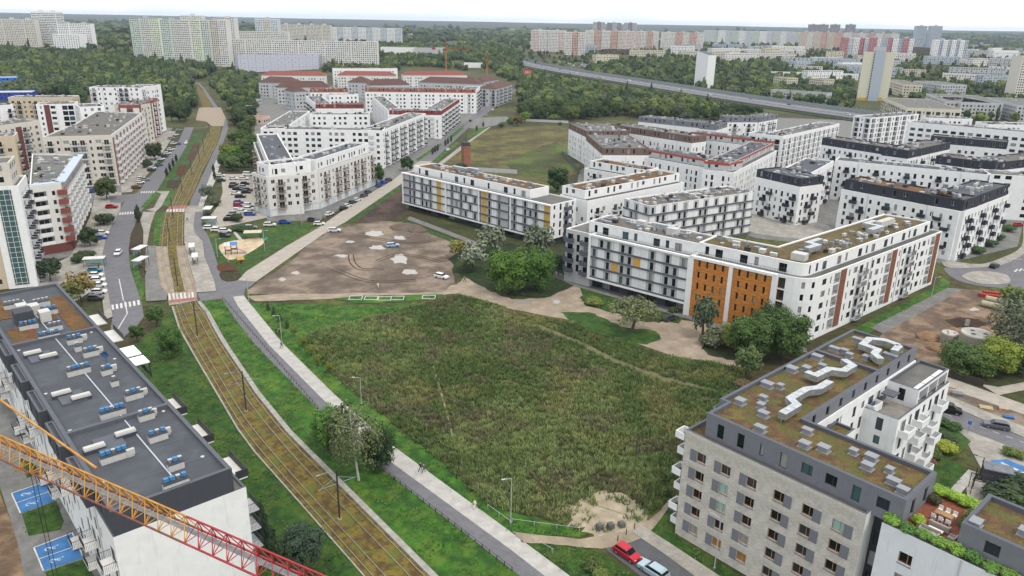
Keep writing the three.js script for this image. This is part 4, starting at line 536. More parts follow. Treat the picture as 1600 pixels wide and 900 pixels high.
{ // orange fronted white block
  const f = fr2([15.2, -213.2], -40.2), B = new Bld('apartment_block', 'white corner block with two orange panelled bays and rounded corner', { detail: 2, wall: white });
  const sl = { fh: 3, g0: 3.4, m: .3, p: 2.35, n: 4, pat: ['TQTQTTQQTQT', 'TQTPTTQQTQT', 'TQTQTTPQTQT', 'QTTQTTQQTQT'], wall: lgrey, Q: white, P: M(0xd0a04c, 'plaster', 3), slab: { mat: slate, d: .45, h: .3 }, frame: frameD, rev: .2 };
  const shop = (p) => ({ fh: 3.4, g0: .1, m: .3, p, n: 1, pat: ['SSS.'], wall: anthr, frame: frameD, rev: .4 });
  const og = { fh: 3.05, g0: 1.0, m: .5, p: 2.4, n: 5, pat: ['NNNN'], wall: orangeW, frame: frameD, rev: .22 };
  const wt = { fh: 3.05, g0: .9, m: .8, p: 3.1, n: 5, pat: ['VNLPNVBTT', 'VNLPNTBVT'], frame: frameD, rail: railM, bal: lgrey, P: M(0x9a6448, 'boards', 4) };
  // left slatted wing
  B.block(rectL(f, 0, 9, .4, 14), 0, 15.9, { fac: [{ fh: 3, g0: 3.4, m: .3, p: 2.8, n: 4, pat: ['BTb'], frame: frameD, bal: slate, bst: 'solid', wall: lgrey, bw: 2.7 }, null, null, { fh: 3, g0: 3.4, m: .4, p: 3, n: 4, pat: ['BwwB'], bal: slate, bst: 'solid', frame: frameD }], roof: feltL, par: .3 });
  B.block(rectL(f, 9.02, 40, 0, 14), 3.3, 15.9, { fac: [{ ...sl, g0: .2 }, null, null, null], roof: feltL, par: .3 });
  B.block(rectL(f, 9.3, 39.5, 1.6, 13.8), 0, 3.3, { fac: [shop(3), null, null, null], wall: anthr, par: 0, roof: feltL });
  for (const [s, w, y, h] of [[24.5, 31.6, 15.6, .5], [24.5, 31.6, 2.9, .5]]) B.solo('frame_beam', white, (b) => { const p = f(s, -.25); b.box(p[0], y, p[1], w, h, .9, -40.2 * rad); });
  for (const s of [9.2, 40.4]) B.solo('frame_fin', white, (b) => { const p = f(s, -.35); b.box(p[0], s > 30 ? 0 : 3.4, p[1], .7, s > 30 ? 15.55 : 12.2, .75, -40.2 * rad); });
  // orange front, rounded corner, long white side as one outline
  const c0 = f(40.9, 0), c1 = f(71, 0), side = 40.6, R = 5, pts = [];
  const eS = [Math.cos(side * rad), -Math.sin(side * rad)], eF = [Math.cos(-40.2 * rad), -Math.sin(-40.2 * rad)];
  for (let k = 0; k <= 6; k++) { const a = k / 6; const q = [c1[0] - eF[0] * R * (1 - a) ** 2 + eS[0] * R * a * a, c1[1] - eF[1] * R * (1 - a) ** 2 + eS[1] * R * a * a]; pts.push(q); }
  const e1 = [c1[0] + eS[0] * 75, c1[1] + eS[1] * 75], e2 = [e1[0] - eF[0] * 14, e1[1] - eF[1] * 14], i1 = f(57, 14), i0 = f(40.9, 14), e2b = [i1[0] + eS[0] * 61, i1[1] + eS[1] * 61];
  const main = [c0, ...pts, e1, e2b, i1, i0];
  const fac = [{ fh: 3.05, g0: .9, m: .4, p: 2.1, n: 5, pat: ['...........LN'], frame: frameD, reveal: M(0xb87a44, 'boards', 3) }]; const wc = { ...wt, pat: ['V'], p: 3, m: .1 };
  fac.push(...pts.slice(1).map((_, k) => k === 2 || k === 4 ? wc : null), { ...wt, n: 5 }, { ...wt, pat: ['LwL'] }, null, null, null);
  B.block(main, 0, 16.5, { fac, roof: feltL, par: .25 });
  for (const [s0, s1] of [[41.6, 51.2], [52.4, 62.2]]) { // orange bays stand a little proud of the white wall
    const a = f(s0, -.34), b = f(s1, -.34), c = f(s1, -.01), d = f(s0, -.01); B.block([a, b, c, d], .1, 15.7, { fac: [og, null, 'skip', null], wall: orangeW, par: 0, th: .02, roof: orangeW });
  }
  for (const s of [41.05, 51.8, 62.9]) B.solo("frame_fin", white, (b) => { const p = f(s, -.3); b.box(p[0], .0, p[1], 1.08, 16.45, .58, -40.2 * rad); });
  B.solo('frame_beam', white, (b) => { const p = f(52, -.3); b.box(p[0], 15.75, p[1], 22.9, .65, .62, -40.2 * rad); });
  // attics
  const as = { fh: 3, g0: .1, m: .8, p: 3.2, n: 1, pat: ['TD.DT.D'], frame: frameD, rev: .2 };
  B.block(rectL(f, 6.5, 41, 2.6, 13), 15.6, 19, { fac: [as, null, null, as], par: .35, roof: gravelR });
  const inM = inset(main, [0, ...pts.slice(1).map(() => 2.6), 2.6, 2.5, .6, .6, .6].map((x, k) => k === 0 ? 2.6 : x)); inM[0] = f(41.02, 2.6); inM[inM.length - 1] = f(41.02, 13);
  B.block(inM, 16.2, 19.4, { fac: [as, ...pts.slice(1).map((_, k) => k % 2 ? { ...as, pat: ['T'], m: .1, p: 2 } : null), { ...as, p: 3.6 }, as, null, null, null], par: .35, th: .4, roof: sedumR });
  // terrace rails
  for (const [q, l] of [[[f(9, .25), f(41, .25)], 15.9], [[f(41, .3), f(65.5, .3)], 16.5], [[[c1[0] + eS[0] * 5.6 - eF[0] * .3, c1[1] + eS[1] * 5.6 - eF[1] * .3], [e1[0] - eF[0] * .3, e1[1] - eF[1] * .3]], 16.5]]) B.solo('terrace_railing', railM, (b) => { const [a, c] = q, L = Math.hypot(c[0] - a[0], c[1] - a[1]), n = Math.round(L / .6), an = -Math.atan2(c[1] - a[1], c[0] - a[0]); for (let k = 0; k <= n; k++) b.box(lerp(a[0], c[0], k / n), l, lerp(a[1], c[1], k / n), .04, 1, .04, an, true); b.box((a[0] + c[0]) / 2, l + 1, (a[1] + c[1]) / 2, L, .05, .06, an); b.box((a[0] + c[0]) / 2, l + .5, (a[1] + c[1]) / 2, L, .03, .03, an); });
  B.vents(rectL(f, 7, 40, 3, 12.6), 18.65, 30, 3, { solo: true, in: .8 }); B.vents(rectL(f, 42, 62, 3.4, 12), 19.05, 14, 4, { solo: true, in: .6 });
  const gs = fr2(c1, side); B.vents(rectL(gs, 8, 71, 3.4, 12), 19.05, 46, 5, { solo: true, in: 1 });
  B.duct([gs(10, 7), gs(15, 7), gs(15, 9.5), gs(21, 9.5)], 19.9, 1.5, 1.3); B.duct([gs(41, 6), gs(47, 6), gs(47, 10), gs(52, 10)], 19.9, 1.6, 1.3); B.duct([gs(50, 8), gs(58, 8)], 19.9, 1.8, 1.6, ventW); B.duct([f(24, 8), f(30, 8), f(30, 10)], 19.5, 1.3, 1.2);
  for (const [q, sx, h, sz] of [[f(31, 7), 3, 1.9, 2.4], [gs(6, 6.5), 3.4, 2, 2.6], [f(20, 9), 2.6, 1.6, 2]]) B.solo('plant_room', ventW, (b) => b.box(q[0], 18.7, q[1], sx, h, sz, -40.2 * rad));
  B.done();
}
{ // long slatted white block behind the willows
  const f = fr2([-44.6, -301.5], -43), B = new Bld('apartment_block', 'long white block with slatted grey galleries beside the bare soil', { detail: 1, wall: white });
  const sl = { fh: 3, g0: .25, m: .3, p: 2.5, n: 4, pat: ['.TTQTTTQPQQTQTTQTTPTQT', '.TTQTQTQPQQTTTQTQTPTQT'], wall: lgrey, Q: white, P: M(0xc7a24e, 'plaster', 3), slab: { mat: slate, d: .5, h: .3 }, frame: frameD, rev: .25 };
  const ed = { fh: 3, g0: .3, m: .5, p: 3, n: 4, pat: ['wTBw'], frame: frameD, bal: slate, bst: 'solid' };
  B.block(rectL(f, 0, 78, 0, 14), 2.6, 14.7, { fac: [sl, ed, null, { fh: 3, g0: .4, m: .5, p: 3.4, n: 4, pat: ['N.N'], frame: frameD }], roof: feltL, par: .3 });
  B.block(rectL(f, .8, 77, 1.8, 13.6), 0, 2.6, { fac: [{ fh: 2.6, g0: .05, m: .3, p: 3.4, n: 1, pat: ['SSSS.'], wall: anthr }, null, null, null], wall: anthr, par: 0 });
  for (const y of [14.45, 2.3]) B.solo('frame_beam', white, (b) => { const p = f(39, -.3); b.box(p[0], y, p[1], 78.8, .45, 1, -43 * rad); });
  for (const s of [.2, 26, 44, 60]) B.solo('frame_fin', white, (b) => { const p = f(s, -.35); b.box(p[0], 2.8, p[1], .6, 11.6, .7, -43 * rad); });
  B.block(rectL(f, 3.5, 66, 3, 13), 14.4, 17.6, { fac: [{ fh: 3, g0: .1, m: 1, p: 4.4, n: 1, pat: ['TD.T.D'], frame: frameD }, null, null, null], roof: sedumB, par: .35 });
  B.vents(rectL(f, 5, 65, 4, 12), 17.25, 40, 12, { in: .5 }); B.duct([f(20, 9), f(27, 9), f(27, 11), f(32, 11)], 18, 1.4, 1.2);
  B.solo('terrace_railing', railM, (b) => { const a = f(.5, .25), c = f(77.5, .25), L = 77, n = 110; for (let k = 0; k <= n; k++) b.box(lerp(a[0], c[0], k / n), 14.7, lerp(a[1], c[1], k / n), .05, 1, .05, -43 * rad, true); b.box((a[0] + c[0]) / 2, 15.7, (a[1] + c[1]) / 2, L, .06, .06, 43 * rad * -1); });
  B.done();
}
{ // dark roofed block by the crane
  const f = fr2([-35.5, -83.6], 131.8), B = new Bld('apartment_block', 'dark flat roofed block with blue topped vents beside the tram line', { detail: 2, wall: white });
  const ll = { fh: 2.95, g0: .4, m: .6, p: 2.6, n: 4, pat: ['TN.BTN.T', 'NTN.T.NB', 'T.NTN.TB'], frame: frameD, bst: 'rail', bal: offwhite, bd: 1.6 };
  const lr = { fh: 2.95, g0: .4, m: .8, p: 3.6, n: 4, pat: ['BTwT', 'BTTw'], frame: frameD, bst: 'rail', bal: lgrey, bd: 1.8, bw: 3.2 };
  const att = { fh: 3.3, g0: .3, m: .6, p: 2.7, n: 1, pat: ['T.TT..TT'], wall: anthr, frame: frameD };
  B.block(rectL(f, 0, 94, -1.5, 14.6), 0, 14.1, { fac: [lr, null, ll, null], par: .25, parM: slate, roof: feltL });
  B.block(rectL(f, .1, 94, 0, 14.4), 13.9, 17.5, { fac: [{ ...att, pat: ['..T.'] }, null, att, null], wall: anthr, par: .55, th: .55, parM: slate, roof: feltR });
  // attic bays that step out over the outer side
  for (const s of [8, 20, 32.5, 45, 58]) B.block(rectL(f, s, s + 8.5, 14.4, 15.5), 14.15, 17.3, { fac: [null, null, att, null], wall: anthr, par: .35, th: .3, parM: slate, roof: feltR });
  for (const [s0, w] of [[23, .7], [62, .7]]) B.solo('fire_wall', slate, (b) => { const a = f(s0, 7.2); b.box(a[0], 16.95, a[1], w, .62, 13.4, 131.8 * rad); });
  for (const s of [6, 12.5, 18, 29, 35.5, 42, 49, 55]) B.solo('roof_seam', slate, (b) => { const a = f(s, 7.2); b.box(a[0], 16.952, a[1], .16, .03, 13, 131.8 * rad); });
  B.solo('gutter_pipe', M(0xb9bec4, null, 1, .5), (b) => { const a = f(1.5, 6.2), c = f(88, 7.6); b.bar([a[0], 17.03, a[1]], [c[0], 17.03, c[1]], .09, 6); });
  for (const q of [rectL(f, 62.8, 71.5, 9, 13.2), rectL(f, 64, 86, .9, 4), rectL(f, 72, 78, 4.6, 7), rectL(f, 78, 92, 11, 13.4)]) B.solo('green_roof', sedumB, (b) => b.poly(q, 17.03, 1));
  // ventilation blocks: pale box, dark lid, blue and silver cowls
  const cowl = M(0xb5babd, null, 1, .3, { metalness: .7 });
  const vn = (s, t, L, blue, across = true) => {
    const a = f(s, t), tt = (131.8 + (across ? 90 : 0)) * rad, h = .95, o = (k) => across ? f(s, t + k) : f(s + k, t);
    B.solo('vent_block', ventW, (b) => b.box(a[0], 16.95, a[1], L, h, 1, tt, true)); B.solo('vent_lid', anthr, (b) => b.box(a[0], 16.95 + h, a[1], L + .12, .1, 1.12, tt));
    const n = Math.max(1, Math.round(L / .75)); for (let k = 0; k < n; k++) { const p = o((k - (n - 1) / 2) * L / n * .95), bl = blue[k % blue.length] === 'b'; B.solo('vent_cowl', bl ? blueV : cowl, (b) => { b.bar([p[0], 18, p[1]], [p[0], 18.25, p[1]], .12, 8); if (bl) b.box(p[0], 18.22, p[1], .55, .42, .5, tt); else { b.bar([p[0], 18.25, p[1]], [p[0], 18.55, p[1]], .2, 8); b.box(p[0], 18.55, p[1], .5, .05, .5, tt); } }); }
  };
  for (const v of [[1.2, 6.6, 3, 'bsb'], [5.4, 5.2, 1.9, 'sb'], [12.6, 10.6, 3.4, 'bbsb'], [14.2, 4.6, 2.4, 'bsb'], [21.2, 4, 2.1, 'sb'], [25.2, 7.4, 3.4, 'bbsb'], [29, 3.4, 2.5, 'sb'], [35.5, 4.4, 1.1, 's'], [40.6, 4.2, 1.6, 'bs'], [43.6, 7.6, 3.4, 'bsb'], [50, 4.2, 2.4, 'sb'], [53.6, 5.4, 1, 's'], [57.6, 5, 2.4, 'bs'], [62.4, 8, 3.4, 'bsbs'], [66.4, 6.2, 2.3, 's'], [70, 9.8, 3, 'bbs'], [76, 5, 2.4, 'b'], [82, 5.4, 3, 's'], [84, 10, 3, 's']]) vn(...v);
  for (const [s, t] of [[16.5, 12], [18, 7.7], [33.5, 9.6], [36.6, 11.6], [53, 10], [56, 11.8]]) { const a = f(s, t), tt = 221.8 * rad; B.solo('smoke_hatch', ventW, (b) => { b.box(a[0], 17.5, a[1], 2.6, .28, 1, tt); b.box(a[0], 17.78, a[1], 2.5, .14, .7, tt); }); B.solo('hatch_curb', anthr, (b) => b.box(a[0], 16.95, a[1], 2.7, .54, 1.1, tt, true)); }
  for (const [s, t] of [[17.3, 10], [35, 10.6], [54.4, 11]]) B.solo('roof_platform', slate, (b) => { const a = f(s, t); b.box(a[0], 16.95, a[1], 4.2, .3, 3.4, 131.8 * rad); });
  for (const [s, t] of [[14.8, 3.2], [21.6, 2.9], [29.2, 1.9], [41.2, 3], [50.4, 2.7], [58, 3.4], [12.2, 8.7]]) B.solo('air_conditioner', ventW, (b) => { const a = f(s, t); b.box(a[0], 17.25, a[1], .45, .8, 1, 131.8 * rad); b.box(a[0], 16.95, a[1], .3, .3, .8, 131.8 * rad); });
  for (const [s, t] of [[6, 1.6], [22, 1.4], [46, 1.6], [61, 1.5], [8, 13], [24.5, 13.2], [39, 13.3], [60, 13.2]]) B.solo('roof_drain', ventW, (b) => { const a = f(s, t); b.bar([a[0], 16.96, a[1]], [a[0], 17.06, a[1]], .25, 10); b.poly(Array.from({ length: 10 }, (_, k) => [a[0] + .25 * Math.cos(k * .628), a[1] + .25 * Math.sin(k * .628)]), 17.06); });
  B.solo('stair_hut', anthr, (b) => { const a = f(74, 9.8); b.box(a[0], 16.95, a[1], 3.4, 2.6, 3, 131.8 * rad); }); for (const [s, t, h] of [[72.5, 6.6, 2], [78, 7.4, 1.8], [80.5, 9, 1.5]]) B.solo('air_handler', ventW, (b) => { const a = f(s, t); b.box(a[0], 17.1, a[1], 2.2, h, 1.8, 131.8 * rad); });
  B.solo('satellite_dish', M(0x2f4a78, null, 1, .4), (b) => { const a = f(45.5, 3); b.bar([a[0], 16.95, a[1]], [a[0], 18.2, a[1]], .05, 6); for (let k = 0; k < 12; k++) { const p = (j, r) => [a[0] + Math.cos(j * .5236) * r, 18.4 + Math.sin(j * .5236) * r, a[1] + (r < .3 ? 0 : .12)]; b.quad(p(k, .02), p(k + 1, .02), p(k + 1, .6), p(k, .6)); } });
  // projecting white canopies and black framed terraces on the lawn side
  for (const s of [4, 16, 27]) { B.solo('terrace_floor', offwhite, (b) => { const a = f(s + 3, -2.4); b.box(a[0], 12.9, a[1], 6.4, .2, 1.7, 131.8 * rad); }); B.solo('terrace_screen', dark, (b) => { const a = f(s + 3, -3.3), c = f(s - .15, -2.45); b.box(a[0], 13.1, a[1], 6.4, 1.2, .1, 131.8 * rad); b.box(c[0], 13.1, c[1], .1, 1.2, 1.6, 131.8 * rad); }); }
  for (const [s, w] of [[44, 3.6], [48.5, 4.6]]) { B.solo('terrace_canopy', M(0xe9eaea, null, 1, .6), (b) => { const a = f(s + w / 2, -1.9); b.box(a[0], 15.6, a[1], w, .18, 2.8, 131.8 * rad); }); B.solo('terrace_frame', dark, (b) => { for (const q of [[s + .1, -3.2], [s + w - .1, -3.2]]) { const a = f(...q); b.box(a[0], 12.9, a[1], .16, 2.7, .16); } const c = f(s + w / 2, -3.3); b.box(c[0], 15.4, c[1], w, .22, .1, 131.8 * rad); b.box(c[0], 12.8, c[1], w, .9, .12, 131.8 * rad); }); }
  for (const s of [63, 74]) { B.solo('terrace_floor', offwhite, (b) => { const a = f(s + 3, -2.8); b.box(a[0], 13.3, a[1], 6.4, .2, 2.4, 131.8 * rad); }); B.solo('terrace_screen', dark, (b) => { const a = f(s + 3, -4); b.box(a[0], 13.5, a[1], 6.4, 1.2, .1, 131.8 * rad); }); }
  B.done();
}
// ---------- middle distance ----------
Bld.prototype.hip = function (r, y, rise, m, ov = .5) { // hipped roof over four corners, r[0]-r[1] a long side
  const o = inset(r, -ov), mid = (a, b, t) => [lerp(a[0], b[0], t), lerp(a[1], b[1], t)], L = Math.hypot(o[1][0] - o[0][0], o[1][1] - o[0][1]), w = Math.hypot(o[2][0] - o[1][0], o[2][1] - o[1][1]), k = Math.min(.45, w / 2 / L), c0 = mid(o[0], o[3], .5), c1 = mid(o[1], o[2], .5), A = mid(c0, c1, k), B = mid(c1, c0, k), b = this.mb('roof', m), q = (p, h) => [p[0], h, p[1]];
  const f = (a, b2, c, d) => area(r) > 0 ? b.quad(q(b2, y), q(a, y), q(d, y + rise), q(c, y + rise)) : b.quad(q(a, y), q(b2, y), q(c, y + rise), q(d, y + rise));
  f(o[0], o[1], B, A); f(o[1], o[2], B, B); f(o[2], o[3], A, B); f(o[3], o[0], A, A); return this;
};
const F = {
  w: { fh: 3, g0: .6, m: .8, p: 3, pat: ['WwW.', 'wWW.'], frame: frameD }, v: { fh: 3, g0: .6, m: .8, p: 2.6, pat: ['TT.N', 'NT.T'], frame: frameD },
  b: { fh: 2.95, g0: .6, m: .8, p: 3.2, pat: ['WB.wB', 'wBW.B'], frame: frameD, bal: lgrey, bd: 1.3 }, bd: { fh: 3, g0: .6, m: .8, p: 3, pat: ['wBTw', 'TwBw'], frame: frameD, bal: navy, bst: 'solid', bd: 1.3, bw: 2.4 },
  l: { fh: 3, g0: .6, m: .8, p: 3.4, pat: ['LwLT', 'LTLw'], frame: frameD, bal: lgrey }, g: { fh: 3, g0: .3, m: .5, p: 3, pat: ['GG.G'], frame: frameD }, a: { fh: 3.2, g0: .35, m: .8, p: 3.2, n: 1, pat: ['TW.T'], frame: frameW },
  s: { fh: 3, g0: .6, m: .4, p: 2.4, pat: ['TQTQ', 'QTTQ'], wall: lgrey, Q: white, slab: { mat: slate, d: .5, h: .28 }, frame: frameD }, strip: { fh: 2.9, g0: .5, m: 1.4, p: 2.4, pat: ['G'], frame: frameD },
};
function simple(label, spec) { // spec: bars [[h, a, b, depth, opts]...]
  const B = new Bld(spec.name || 'apartment_block', label, { detail: spec.detail ?? 1, wall: spec.wall || white, group: spec.group, cat: spec.cat });
  spec.bars.forEach((q, k) => {
    const [h0, a, b, d, o = {}] = q; let gg = 0; for (let j = 0; j < 6 && !o.ring; j++) { const t = P(...a, h0 + gg); gg = gy(t.x, t.z); } const h = h0 + gg, yb = gg > .3 ? gg - 1 : 0, r = o.ring ? ringPx(h, ...o.ring) : rectPx(h, a, b, d), ah = o.attic ?? spec.attic ?? 0, top = h - ah, fac = o.fac ?? spec.fac ?? F.w, roof = o.roof || spec.roof || feltL, wall = o.wall || spec.wall || white;
    const pr = o.par ?? .45;
    if (ah) {
      const si = o.si ?? spec.si ?? 0, ar = si ? inset(r, Array.isArray(si) ? si : -Math.abs(si)) : r; // h outlines the attic; the body reaches si further out
      B.block(ar, yb, top, { fac, wall, roof: feltL, par: si ? .2 : 0, detail: spec.detail ?? 1 });
      B.block(r, top + .002, h, { fac: o.afac ?? spec.afac ?? F.a, wall: o.aw || spec.aw || anthr, roof, par: pr, parM: o.pm || spec.pm || o.aw || spec.aw || anthr, detail: spec.detail ?? 1 });
      if (o.band || spec.band) B.solo('roof_band', o.band || spec.band, (b) => b.skirt(inset(r, -.08), h - .9, h + .06));
    } else B.block(r, yb, h, { fac, wall, roof, par: pr, parM: o.pm || spec.pm, detail: spec.detail ?? 1 });
    const n = o.v ?? Math.round(Math.abs(area(r)) / 22); if (n) B.vents(r, h - pr, n, 100 + k * 7 + label.length, { in: 1.2 });
    if (o.extra) o.extra(B, r, h);
  });
  return spec.keep ? B : B.done();
}
// white estates on the right
simple('brown topped white block around a small court beside the fallow field', { attic: 3.4, aw: brown, fac: F.v, afac: { ...F.a, pat: ['TT.N'], p: 2.6 }, roof: feltL, bars: [[18.2, [889, 192], [917, 205], 24], [18.2, [916, 209], [942, 231], 22], [18.2, [955, 194], [1082, 213], 12, { attic: 3.6 }]] });
simple('grey block trimmed with red bands above a white base', { attic: 3.3, aw: lgrey, band: rust, si: [-1.6, 0, 0, -1.6], fac: F.v, afac: { ...F.a, frame: frameD }, roof: feltR, bars: [[17.4, [1002, 232], [1138, 255], 11], [17.4, [1140, 256], [1207, 224], 11, { si: [-2.6, 0, 0, -1] }], [17.4, [1080, 206], [1205, 221], 10]] });
simple('white block with black attic and scattered dark box balconies', { attic: 3.6, aw: navy, si: [-.9, 0, 0, -.4], fac: F.bd, afac: { ...F.a, p: 4 }, roof: sedumB, bars: [[20.4, [1321, 280], [1505, 313], 11.5], [20.4, [1507, 313], [1577, 288], 11.5, { roof: feltR }]] });
simple('white block with dark balconies behind the paved court', { attic: 0, fac: F.bd, roof: feltR, bars: [[18.4, [1183, 264], [1252, 279], 13, { attic: 3.2, aw: navy }], [17.6, [1254, 278], [1303, 251], 12], [17.6, [1305, 250], [1545, 273], 12]] });
simple('white block with navy attic and cream roof edges', { attic: 3.6, aw: navy, fac: F.bd, roof: gravelR, bars: [[20, [1285, 215], [1418, 235], 12], [20, [1420, 236], [1486, 222], 12]] });
simple('white block with navy attic by the street behind the roundabout', { attic: 3.6, aw: navy, fac: F.w, roof: gravelR, bars: [[20, [1463, 243], [1556, 255], 12], [20, [1558, 254], [1660, 243], 12]] });
simple('white block with large square panes facing the red car street', { fac: { ...F.g, p: 4 }, roof: feltL, bars: [[18, [1548, 272], [1680, 280], 12, { par: .4 }]] });
simple('navy topped white block tucked behind the gravel roofs', { attic: 3.6, aw: navy, fac: F.w, roof: gravelR, bars: [[21, [1455, 212], [1575, 222], 10]] });
simple('white framed block with long dark ribbon windows', { fac: { ...F.strip, p: 4.4, pat: ['O'], fh: 3.2 }, roof: feltL, bars: [[22, [1362, 184], [1436, 178], 12, { fac: { ...F.l, p: 4 } }], [22, [1418, 190], [1660, 212], 12]] });
simple('low white row with rooftop skylights by the trees', { fac: F.w, roof: feltL, bars: [[14, [1452, 184], [1520, 186], 14], [14, [1545, 194], [1640, 196], 16]] });
simple('white block with orange balcony panels and grey roof boxes', { fac: { ...F.l, bal: tan }, roof: feltL, bars: [[20, [1170, 207], [1222, 213], 12], [20, [1224, 213], [1312, 193], 12]] });
simple('grey topped white block near the motorway wall', { attic: 3.3, aw: grey, fac: F.b, roof: feltL, bars: [[18, [998, 182], [1118, 194], 12], [18, [1120, 195], [1137, 190], 10]] });
simple('grey topped white block with roof plant by the motorway', { attic: 3.3, aw: grey, fac: F.b, roof: feltL, bars: [[19, [1137, 183], [1185, 183], 12], [19, [1187, 183], [1216, 178], 10]] });
simple('white terraced block between the slatted block and the red trimmed one', { fac: F.b, roof: sedumB, attic: 3.1, aw: white, si: [-2.4, 0, 0, -1], pm: white, bars: [[18, [914, 298], [1062, 271], 11, {}], [16.5, [922, 251], [1010, 266], 9]] });
simple('dark slatted wing behind the orange fronted block', { fac: F.s, roof: gravelR, bars: [[15.8, [1015, 322], [1178, 300], 13, { v: 50 }]] });
// avenue blocks
const rustB = M(0x96563f, 'plaster', 5), redB = M(0x7d2f2f, 'plaster', 5);
{ const B = new Bld('apartment_block', 'beige and white balcony block behind the car park', { wall: offwhite });
  const fc = { fh: 2.95, g0: 2.9, m: .6, p: 3.3, n: 4, pat: ['wBWwB', 'WBwWB'], frame: frameW, bal: M(0x9c9288, 'plaster', 4), rail: brown, wall: offwhite }, gr = { fh: 2.9, g0: .1, m: .4, p: 3, n: 1, pat: ['SSS.'], wall: M(0xb9c6cf, 'plaster', 5) };
  const r1 = rectPx(15.4, [417, 277], [496, 267], 13), r2 = rectPx(15.4, [497, 267], [584, 237], 13), r3 = rectPx(15.4, [416, 276], [396, 222], 13), at = { ...F.a, p: 2.4, frame: frameD };
  for (const r of [r1, r2, r3]) { B.block(r, 0, 15.4, { fac: fc, roof: feltL, par: .3, wall: offwhite }); B.block(inset(r, 1.7), 15.1, 19.6, { fac: at, roof: feltR, par: .8, wall: white }); B.vents(inset(r, 1.7), 18.8, 16, 40 + r.length); }
  for (const r of [r1, r2]) B.block(inset(r, -.12), .02, 2.85, { fac: gr, wall: M(0xb9c6cf, 'plaster', 5), par: 0, roof: feltL }); B.done(); }
simple('white U shaped block with skylight studded roof behind the balcony block', { fac: F.w, roof: feltL, bars: [[19.4, [407, 201], [597, 204], 12, { v: 40, fac: { ...F.w, pat: ['VV.W'] } }], [19.4, [597, 204], [665, 177], 12, { fac: F.b }], [19.4, [407, 200], [453, 173], -12, { v: 30 }], [19.4, [484, 179], [577, 179], 11, { v: 20 }]] });
simple('white block with red roof bands at the avenue crossroads', { fac: F.v, attic: 2.8, aw: redB, afac: null, pm: white, roof: feltL, bars: [[18, [608, 172], [688, 173], 12], [18, [689, 173], [718, 154], 12, { fac: F.b }], [18, [606, 172], [581, 150], 9, { attic: 0 }]] });
simple('white block with red roof band behind the skylight roof', { fac: F.w, attic: 2.8, aw: redB, afac: null, roof: feltL, bars: [[18, [493, 163], [568, 163], 12], [18, [492, 162], [478, 150], 11, { attic: 0, fac: F.b }], [17, [514, 148], [560, 147], 10, { attic: 0 }]] });
simple('long white block with rust coloured roof bands', { fac: F.w, attic: 2.8, aw: rustB, afac: null, roof: feltL, bars: [[19.6, [570, 138], [743, 140], 12], [19.6, [744, 140], [750, 135], 12, { attic: 0, fac: F.b }], [19, [484, 139], [543, 139], 11]] });
const tileB = M(0x6b4a42, 'boards', 3), tileR = M(0x9c5548, 'boards', 3);
function hipRow(label, h, rise, m, wall, list, o = {}) { const B = new Bld('apartment_row', label, { detail: 1, wall }); list.forEach(([a, b, d], k) => { const r = rectPx(h, a, b, d); B.block(r, 0, h, { fac: o.fac || F.w, par: 0, wall }); B.hip(r, h, rise, m); const c = XZ((a[0] + b[0]) / 2, (a[1] + b[1]) / 2, h); }); B.done(); }
hipRow('pale row under brown hipped roofs beside the garden trees', 15, 5, tileB, lgrey, [[[404, 128], [462, 130], 16], [[432, 136], [515, 136], 14], [[460, 143], [478, 142], 16]]);
hipRow('pale row under brown hipped roofs behind the rust banded block', 15, 5, tileB, lgrey, [[[543, 128], [575, 129], 18], [[578, 133], [640, 132], 14], [[655, 128], [750, 131], 18]]);
hipRow('grey rendered row at the avenue bend', 16, 4, tileB, lgrey, [[[748, 138], [775, 131], -16], [[757, 128], [779, 124], 14]], { fac: F.b });
hipRow('white row under a red tiled roof by the lilac office', 15, 4, tileR, offwhite, [[[408, 117], [508, 118], 16]]);
hipRow('white row under a red tiled roof framed by a white portal', 15, 4, tileR, offwhite, [[[527, 117], [618, 118], 16]]);
hipRow('long white row under a red tiled roof below the crane', 15, 4, tileR, offwhite, [[[630, 117], [730, 117], 16]]);
simple('white portal slab behind the red tiled row', { fac: null, roof: feltL, bars: [[21, [520, 107], [621, 107], 8]] });
simple('lilac grey office slab with small square windows', { wall: M(0xb9bccb, 'plaster', 9), fac: { ...F.w, p: 5, pat: ['K', 'K.'] }, detail: 0, roof: feltL, bars: [[24, [371, 86], [497, 85], 14], [24, [498, 85], [503, 84], 12, { fac: F.b }]] });
